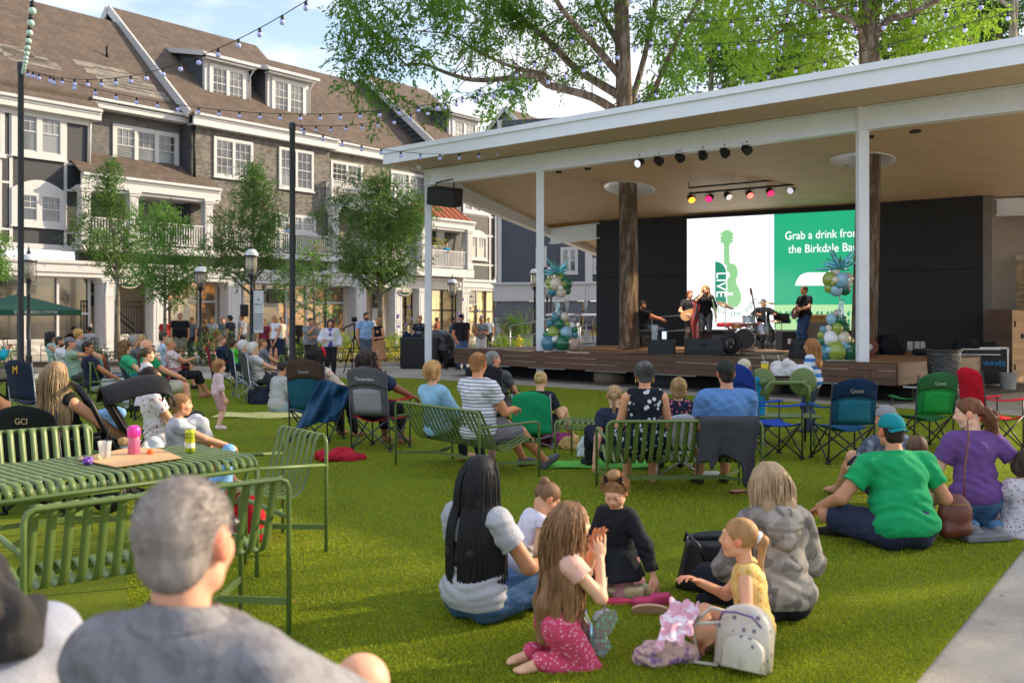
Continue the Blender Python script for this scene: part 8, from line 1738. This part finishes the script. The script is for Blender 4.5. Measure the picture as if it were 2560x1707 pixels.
pp=P0+Matrix.Rotation(AN,3,'Z')@Vector((U(728,-.3),-.2,zb3)); person('person in a pale top on the middle balcony behind the tall young tree',tuple(pp),-140,'stand',1.66,'c98e6c',top='7aa0c0',bottom='2f3138',hair=('short','3a2a20'),res=.022)
for (px,l,c,hc_,yw) in ((179,'diner in a black and white top at the dark cafe table','2a2a30','4a3a30',170),(218,'diner in a pale shirt and cap with his back half turned','b4b8be','1f1c1c',60)): 
    person(l,L_(px,34),yw,'chair',1.68,'c98e6c',top=c,bottom='2a2c34',hair=('short',hc_),hat=('3a3a3e','fwd','3a3a3e'),seat=.5,hands=((.12,.3,'s.4'),(-.12,.3,'s.4')))
def cafechair(px,Y,rz,l):
    t=T('cafe_chair',l,'chair',L_(px,Y),rz,'dark metal cafe chairs'); b=MB()
    for x in(-.22,.22): b.tube([(x,-.2,0),(x,-.22,.9)],.014,6); b.tube([(x,.2,0),(x,.2,.68),(x,-.2,.68)],.014,6)
    b.tube([(-.22,-.22,.9),(.22,-.22,.9)],.014,6); b.tube([(-.22,-.22,.75),(.22,-.22,.75)],.01,6); b.build('frame',blackm,t); MB().bx(-.22,.22,-.2,.2,.44,.46).build('seat',blackm,t)
for (px,rz,l) in ((30,-80,'dark cafe chair nearest the left frame edge'),(125,80,'dark cafe chair behind the curly-haired woman'),(178,180,'dark cafe chair under the black and white top diner'),(222,80,'dark cafe chair under the diner in the cap')): cafechair(px,34,R(rz),l)
t=T('cafe_table','round dark cafe table between the two diners','table',L_(199,33.9)); MB().lathe([(.35,.72),(.36,.74),(.35,.75)],n=20).lathe([(.2,0),(.03,.05),(.025,.72)],n=10).build('table',blackm,t)
# --- band ---
def bandp(label,px,Y,yaw,pose,H,**k): return person(label,L_(px,Y,ZS),yaw,pose,H,group=G3,**k)
bandp('bearded keyboard player in a black tee seated at the red keyboard',1614,27.15,-78,'bench',1.78,skin='c98e6c',top='17171b',bottom='26354a',hair=('short','1f1a1a'),beard='2a201c',seat=.5,hp=26,hands=((.14,.42,.80),(-.12,.42,.80)),feet=((.15,.45,.08),(-.15,.3,.08)))
I=bandp('bass guitarist with shoulder-length hair and glasses left of the singer',1724,26.9,-168,'stand',1.66,skin='c98e6c',top='1b1c20',bottom='4a4640',hair=('bob','5a3a26'),hands=((.16,.2,1.0),(-.42,.30,1.12)),elb=((.9,-.6,-.4),(-.6,.2,-.8)),glass=True,w=1.1); bi=I
I=bandp('blonde singer in black leather trousers and a mint shawl holding a microphone',1764,25.9,168,'stand',1.80,skin='d29a78',top='1a1a1e',bottom=mat('leather_black','17171a',.25,spec=.7,bump=.4,bs=30),hair=('long','b08a50','8a5f34',.32),fem=True,hands=((.05,.22,1.44),(-.26,.02,.84)),elb=((.8,.1,-.8),(-.6,-.7,-.5)),sleeve=1.0,w=.9); si=I
strands(I,'b58f56',160,.42,r0=.007,seed=51)
q=wpt(I,I['hands'][0][0]+V3(0,.05,.03)); t=T('microphone','black hand-held microphone at the singer lips','microphone',q); MB().tube([(0,0,-.12),(0,0,.02)],[.013,.018],8).ball((0,0,.05),.03,8).build('microphone',blackm,t)
for s in(1,-1): MB().sheet(lambda u,v: tuple(I['sh'][0 if s>0 else 1]+V3(s*(.0+.10*v+.05*sin(u*3)),-.06+.14*u,-.55*v+.04*(1-v))),8,12,.006).build('shawl',clothm('9fc59a' if s<0 else '2a2c34'),I['root'])
drape('scarf','multicoloured patterned scarf hanging from the microphone stand','scarf',lambda u,v:(GX(1741,26.2)-.12+.24*u+.03*sin(9*v),26.2+.03*sin(8*u+6*v),ZS+1.30-1.2*v),clothm('8a3a34','floral','3a6a7a',14,),10,20,.01)
stand(1741,866,1.32,'microphone stand carrying the patterned scarf')
bandp('drummer with tied-back grey hair behind the drum kit',1910,27.5,176,'bench',1.76,skin='c58e6e',top='2a2a2e',bottom='26282c',hair=('ponytail','6a625c',None,.05),seat=.56,sleeve=1.9,hands=((.24,.36,.95),(-.24,.36,.95)),elb=((.9,-.2,-.5),(-.9,-.2,-.5)),hp=18)
t=T('drum_stool','round black drum stool under the drummer','stool',L_(1910,27.5,ZS)); MB().lathe([(.17,.46),(.18,.5),(.17,.55)],n=16).lathe([(.2,0),(.03,.06),(.03,.46)],n=8).build('stool',blackm,t)
I=bandp('guitarist in a black tee and jeans in profile at the right of the band',2012,25.2,112,'stand',1.74,skin='c98e6c',top='1b1c20',bottom='2d4468',hair=('short','4a3020'),hands=((.12,.22,1.02),(-.32,.36,1.08)),elb=((.9,-.6,-.4),(-.6,.2,-.8)),w=1.05); gi2=I
def guitar(I,label,c,L=1.0):
    t=T('guitar',label,'guitar',wpt(I,(0,0,0)),I['root'].rotation_euler.z,'instruments on the stage'); k=I['k']; a=Vector((.12,.18,.98))*k; d=(Vector((-.72,.18,.25))).normalized()*L; n=Vector((0,1,.1)).normalized()
    q=d.normalized(); up=n.cross(q).normalized(); b=MB(); pts=[]
    for i in range(20):
        th=i*2*PI/20; r=.17*(1-.18*cos(2*th)**2) ; pts.append(a+q*(cos(th)*.23)+up*(sin(th)*r))
    b.poly(pts,.045,n); b.build('guitar_body',mat('gtr_'+c,c,.3,coat=.5),t); b=MB(); b.beam(a+n*.055+q*.1,a+q*L*.78+n*.055,.05,.025,tuple(up)); b.beam(a+q*L*.78+n*.05,a+q*L*.92+n*.05,.08,.02,tuple(up)); b.build('neck',MATS['neck_wood'],t)
guitar(bi,'natural wood bass guitar held by the bass player','b08a5c',1.15); guitar(gi2,'dark electric guitar held by the guitarist in jeans','3a1f1a',1.0)
# --- striped child by the stage ---
I=person('long-haired child in a blue and white striped tee standing near the disc seat',L_(2032,13.6),52,'stand',1.33,'dba07e',top=clothm('cfd4dc','band','3f7ac4',2.9),bottom='3a4a5c',hair=('wavy','b07a45','8a5a30',.20),child=True,sleeve=.7,w=1.2,hands=((.16,.25,.72),(-.3,.12,.78)),hy=25,shoes='4a4c50')
strands(I,'b98550',220,.30,wave=.2,r0=.005,seed=61,col2='8a5a30')
# ================= THINGS ON THE FOREGROUND GRASS =================
# butterfly bag at the pink girl's back
t=T('butterfly_bag','glittery silver butterfly-shaped bag hanging at the kneeling girl','bag',gp(1478,1655)+Vector((0,0,.04)),R(-18)); gs=mat('glitter','9aa09c',.3,metal=.4,pat='blotch',ps=40,col2='8fd0c0',var=.3,vs=80); b=MB()
for s in(-1,1):
    up_=[(0,.11),(s*.05,.19),(s*.11,.215),(s*.125,.17),(s*.09,.10),(0,.07)]; lo_=[(0,.085),(s*.07,.085),(s*.095,.04),(s*.06,-.01),(s*.03,.0),(0,.045)]
    for P_ in(up_,lo_): b.poly([(x,0,z) for x,z in (P_ if s>0 else P_[::-1])],.02,(0,1,0))
    for P_ in(up_,lo_): b.poly([(x*.75,.03,z*.9+.01) for x,z in (P_ if s>0 else P_[::-1])],.02,(0,1,0))
b.build('wings',gs,t); MB().tube([(0,-.008,.02),(0,-.008,.15)],[.012,.009],8).build('centre',mat('iridescent','9fc9d4',.15,metal=.7),t); MB().tube([(-.06,.01,.16),(-.13,.08,.34),(-.16,.15,.42)],.006,5).tube([(.06,.01,.16),(.05,.10,.34)],.005,5).build('strap',mat('strap_grey','8f8f94',.5,metal=.3),t)
# mini backpack
t=T('mini_backpack','small cream backpack with dots standing before the yellow-top girl','backpack',gp(1850,1678)+Vector((0,0,.0)),R(-35)); cr=mat('cream_leather','d2cabc',.35,pat='dots',col2='7a7480',ps=17,bump=.1)

def arch(w,h,d,y0,x0=0,z0=0,b=None,bev=.85):
    P=[(x0-w/2,z0),(x0+w/2,z0)]+[(x0+w/2*cos(a)*(1 if a<PI/2 else 1),z0+h*.55+h*.45*sin(a)) for a in [PI*k/14 for k in range(15)]]
    n=len(P); L=[]
    for (yy,sc) in((y0,bev),(y0+d*.12,1),(y0+d*.88,1),(y0+d,bev)): L+=[(x0+(x-x0)*sc,yy,z0+.5*h+(z-z0-.5*h)*sc) for x,z in P]
    fs=[tuple(range(n)),tuple(range(3*n,4*n))[::-1]]+[(k*n+i,(k+1)*n+i,(k+1)*n+(i+1)%n,k*n+(i+1)%n) for k in range(3) for i in range(n)]
    return b.add(L,fs,True)
b=MB(); b.M=Matrix.Rotation(R(-12),4,'X'); arch(.25,.29,.12,-.03,b=b,z0=.01); b.build('body',cr,t); b=MB(); b.M=Matrix.Rotation(R(-12),4,'X'); arch(.19,.15,.05,-.085,x0=.03,z0=.02,b=b); b.build('pocket',cr,t)
b=MB(); b.tube([(-.10,0,.22),(-.07,-.03,.27),(0,-.05,.285),(.07,-.03,.27),(.10,0,.22)],.006,6); b.build('zip',mat('zip_lilac','7f6a9a',.4),t); b=MB(); b.tube([(-.08,.05,.20),(-.20,-.02,.19),(-.30,-.04,.10),(-.26,-.04,.01),(-.10,-.02,.015)],.009,6); b.tube([(-.04,.06,.24),(-.14,.0,.27),(-.25,.02,.16),(-.2,.0,.02)],.008,6); b.build('straps',mat('strap_cream','c9c2b6',.4),t); MB().box((.02,-.10,.08),(.018,.006,.05)).build('zip_pull',mat('strap_cream','c9c2b6',.4),t)
t=T('tote_bag','black leather tote standing open behind the yellow-top girl','bag',gp(1770,1475),R(-25)); tl=mat('black_leather','1c1f27',.35,spec=.6,bump=.2,bs=60)
MB().sheet(lambda u,v:(.20*cos(2*PI*u)*(1-.12*v)+.05*v,.085*sin(2*PI*u)*(1+.1*v)+.01*sin(6*PI*u)*v,.33*v+.025*sin(2*PI*u+1)*v),28,8,.005).build('body',tl,t); MB().tube([(-.12,-.08,.30),(-.10,-.12,.36),(-.02,-.15,.30),(.02,-.13,.18)],.009,6).tube([(.14,-.06,.30),(.2,-.10,.38),(.26,-.05,.30)],.009,6).build('strap',tl,t)
o=drape('cloth','pink and white tie-dye cloth draped over the knees of the girl in yellow','cloth',lambda u,v:(lambda c,uu,vv:(lambda p,f:(p.x+.012*sin(11*vv+4*uu),p.y+f,max(.01,p.z+.5*f)))(at((c[0][0]*(1-uu)+c[1][0]*uu)*(1-vv)+(c[2][0]*(1-uu)+c[3][0]*uu)*vv,(c[0][1]*(1-uu)+c[1][1]*uu)*(1-vv)+(c[2][1]*(1-uu)+c[3][1]*uu)*vv,4.62-.33*vv),.022*sin(13*uu+3*vv)+.012*sin(27*uu-7*vv)+.01*sin(19*vv)))(((1672,1502),(1755,1512),(1640,1620),(1725,1590)),u,v),clothm('d9a0b0','blotch','e6dfe8',16),30,30,.006)
v,f=field([seg((-.1,0,.03),(.1,.02,.04),.035,.04),ell((.0,.03,.05),(.1,.05,.05)),ell((-.08,.0,.04),(.07,.06,.04))],.006,.02,noise=vnoise(5,.014,60,(1,1,1),True)); o=np_mesh('cloth',v,f,clothm('d3b3a8','blotch','8a6a9a',20)); o.location=gp(1672,1668)+Vector((0,.05,0)); tag(o,'crumpled lilac and peach cloth on the grass under the tie-dye cloth','cloth')
def shoe(px,py,rz,c,label,sole=None,L=.17):
    t=T('child_shoe',label,'shoe',gp(px,py),rz,'children\'s shoes on the grass'); v,f=field([seg((0,0,.02),(0,L,.02),.03,.033),seg((0,0,.045),(0,L*.4,.045),.03,.025)],.006,.015,subs=[ell((0,.02,.08),(.02,.045,.035))],cuts=[((0,0,.006),(0,0,-1))]); np_mesh('upper',v,f,mat('shoe_'+c,c,.35,metal=.2),t)
    b=MB(); b.poly([(.034*cos(a)*(1+.1*sin(a)),L/2+(L/2+.03)*sin(a),.002) for a in [k*PI/8 for k in range(16)]],.012,(0,0,1)); b.build('sole',mat('sole_'+(sole or c),sole or c,.6),t); return t
shoe(1600,1492,R(70),'cfc29a','gold child shoe left of the other gold shoe'); shoe(1635,1490,R(60),'cfc29a','gold child shoe right of the other gold shoe'); shoe(1665,1510,R(100),'c03a6a','magenta strappy child sandal behind the upturned sole')
t=T('flip_flop','hot pink child flip-flop lying left of the gold shoes','sandal',gp(1540,1505),R(85)); MB().poly([(.036*cos(a),.1*sin(a),.0) for a in [k*PI/8 for k in range(16)]],.018,(0,0,1)).build('sole',mat('pink_sole','e0466e',.6),t)
t=T('sandal','child sandal lying on its side showing a tan sole','sandal',gp(1625,1535)+Vector((0,0,.02)),R(85)); b=MB(); b.M=Matrix.Rotation(R(65),4,'Y'); b.poly([(.036*cos(a),.1*sin(a),.0) for a in [k*PI/8 for k in range(16)]],.018,(0,0,1)); b.M=None; b.build('sole',mat('tan_sole','c09a80',.6),t)
t=T('toy_bottle','small clear and blue toy bottle behind the girl in pink','toy',gp(1485,1560),R(30)); MB().lathe([(.015,0),(.03,.03),(.03,.1),(.01,.13)],(0,0,.03),12,(1,.2,.1)).build('bottle',mat('clear_grey','a8adb4',.1,alpha=.6,spec=.7),t); MB().box((-.04,.07,.05),(.07,.05,.03),None,.01).build('cap',mat('toy_blue','2f5fc4',.4),t)
# wrapper held by the girl in black
q=wpt(gb,gb['hands'][0][0]+V3(0,.08,.0)); v,f=field([ell((0,0,0),(.03,.012,.035))],.005,.01,noise=vnoise(9,.008,120,(1,1,1),True)); o=np_mesh('wrapper',v,f,mat('wrapper_white','d9dbe4',.3,pat='blotch',ps=50,col2='6a7ac0')); o.location=q; tag(o,'small white printed wrapper in the hand of the girl in black','wrapper')
# cross-body bag of the purple woman
t=T('crossbody_bag','brown leather crossbody bag hanging behind the purple-top woman','bag',(GX(2388,6.95),6.95,0),R(6)); bl_=mat('brown_leather','6a3526',.35,spec=.5,bump=.3,bs=40); v,f=field([ell((0,0,.20),(.13,.06,.15)),seg((-.07,0,.09),(.07,0,.09),.06,.06)],.009,.03,noise=vnoise(4,.004,30)); np_mesh('body',v,f,bl_,t); MB().tube([(.07,.0,.33),(.12,.08,.5),(.20,.16,.72),(.22,.20,.86)],.008,6).tube([(-.08,0,.32),(-.07,.12,.55)],.008,6).build('strap',bl_,t); MB().tube([(-.06,-.06,.28),(.06,-.06,.28)],.004,5).build('zip',mat('brass','b08f4a',.3,metal=.8),t)
b=MB(); b.box((0,0,.03),(.36,.28,.05),None,.01); o=b.build('foam_cushion',mat('grey_foam','6f7074',.9)); o.location=L_(2445,7.05); o.rotation_euler=(0,0,.2); tag(o,'dark grey foam pad under the purple-top woman','cushion')
# dog on a lead by the jeans man
t=T('dog','small black dog standing by the feet of the man in jeans','dog',L_(1128,30.3),R(35)); v,f=field([ell((0,0,.30),(.26,.11,.12)),seg((.2,0,.34),(.32,0,.46),.075,.06),ell((.36,0,.48),(.085,.06,.065)),seg((.40,0,.46),(.47,0,.44),.04,.025)]+[seg((x,y,.26),(x+dx,y,.14),.045,.025) for x,y,dx in((.17,.06,0),(.17,-.06,0),(-.18,.06,-.04),(-.18,-.06,-.04))]+[seg((x+dx,y,.14),(x,y,.02),.024,.022) for x,y,dx in((.17,.06,0),(.17,-.06,0),(-.18,.06,-.04),(-.18,-.06,-.04))]+[seg((-.24,0,.34),(-.34,0,.45),.03,.012),seg((.33,.04,.52),(.31,.05,.58),.02,.008),seg((.33,-.04,.52),(.31,-.05,.58),.02,.008)],.014,.04); np_mesh('body',v,f,mat('dog_fur','17161a',.8,bump=.6,bs=60),t); MB().lathe([(.075,-.015),(.078,.0),(.075,.015)],(.24,0,.38),14,(.7,0,.6),cap=False).build('collar',clothm('8a2a2a'),t)
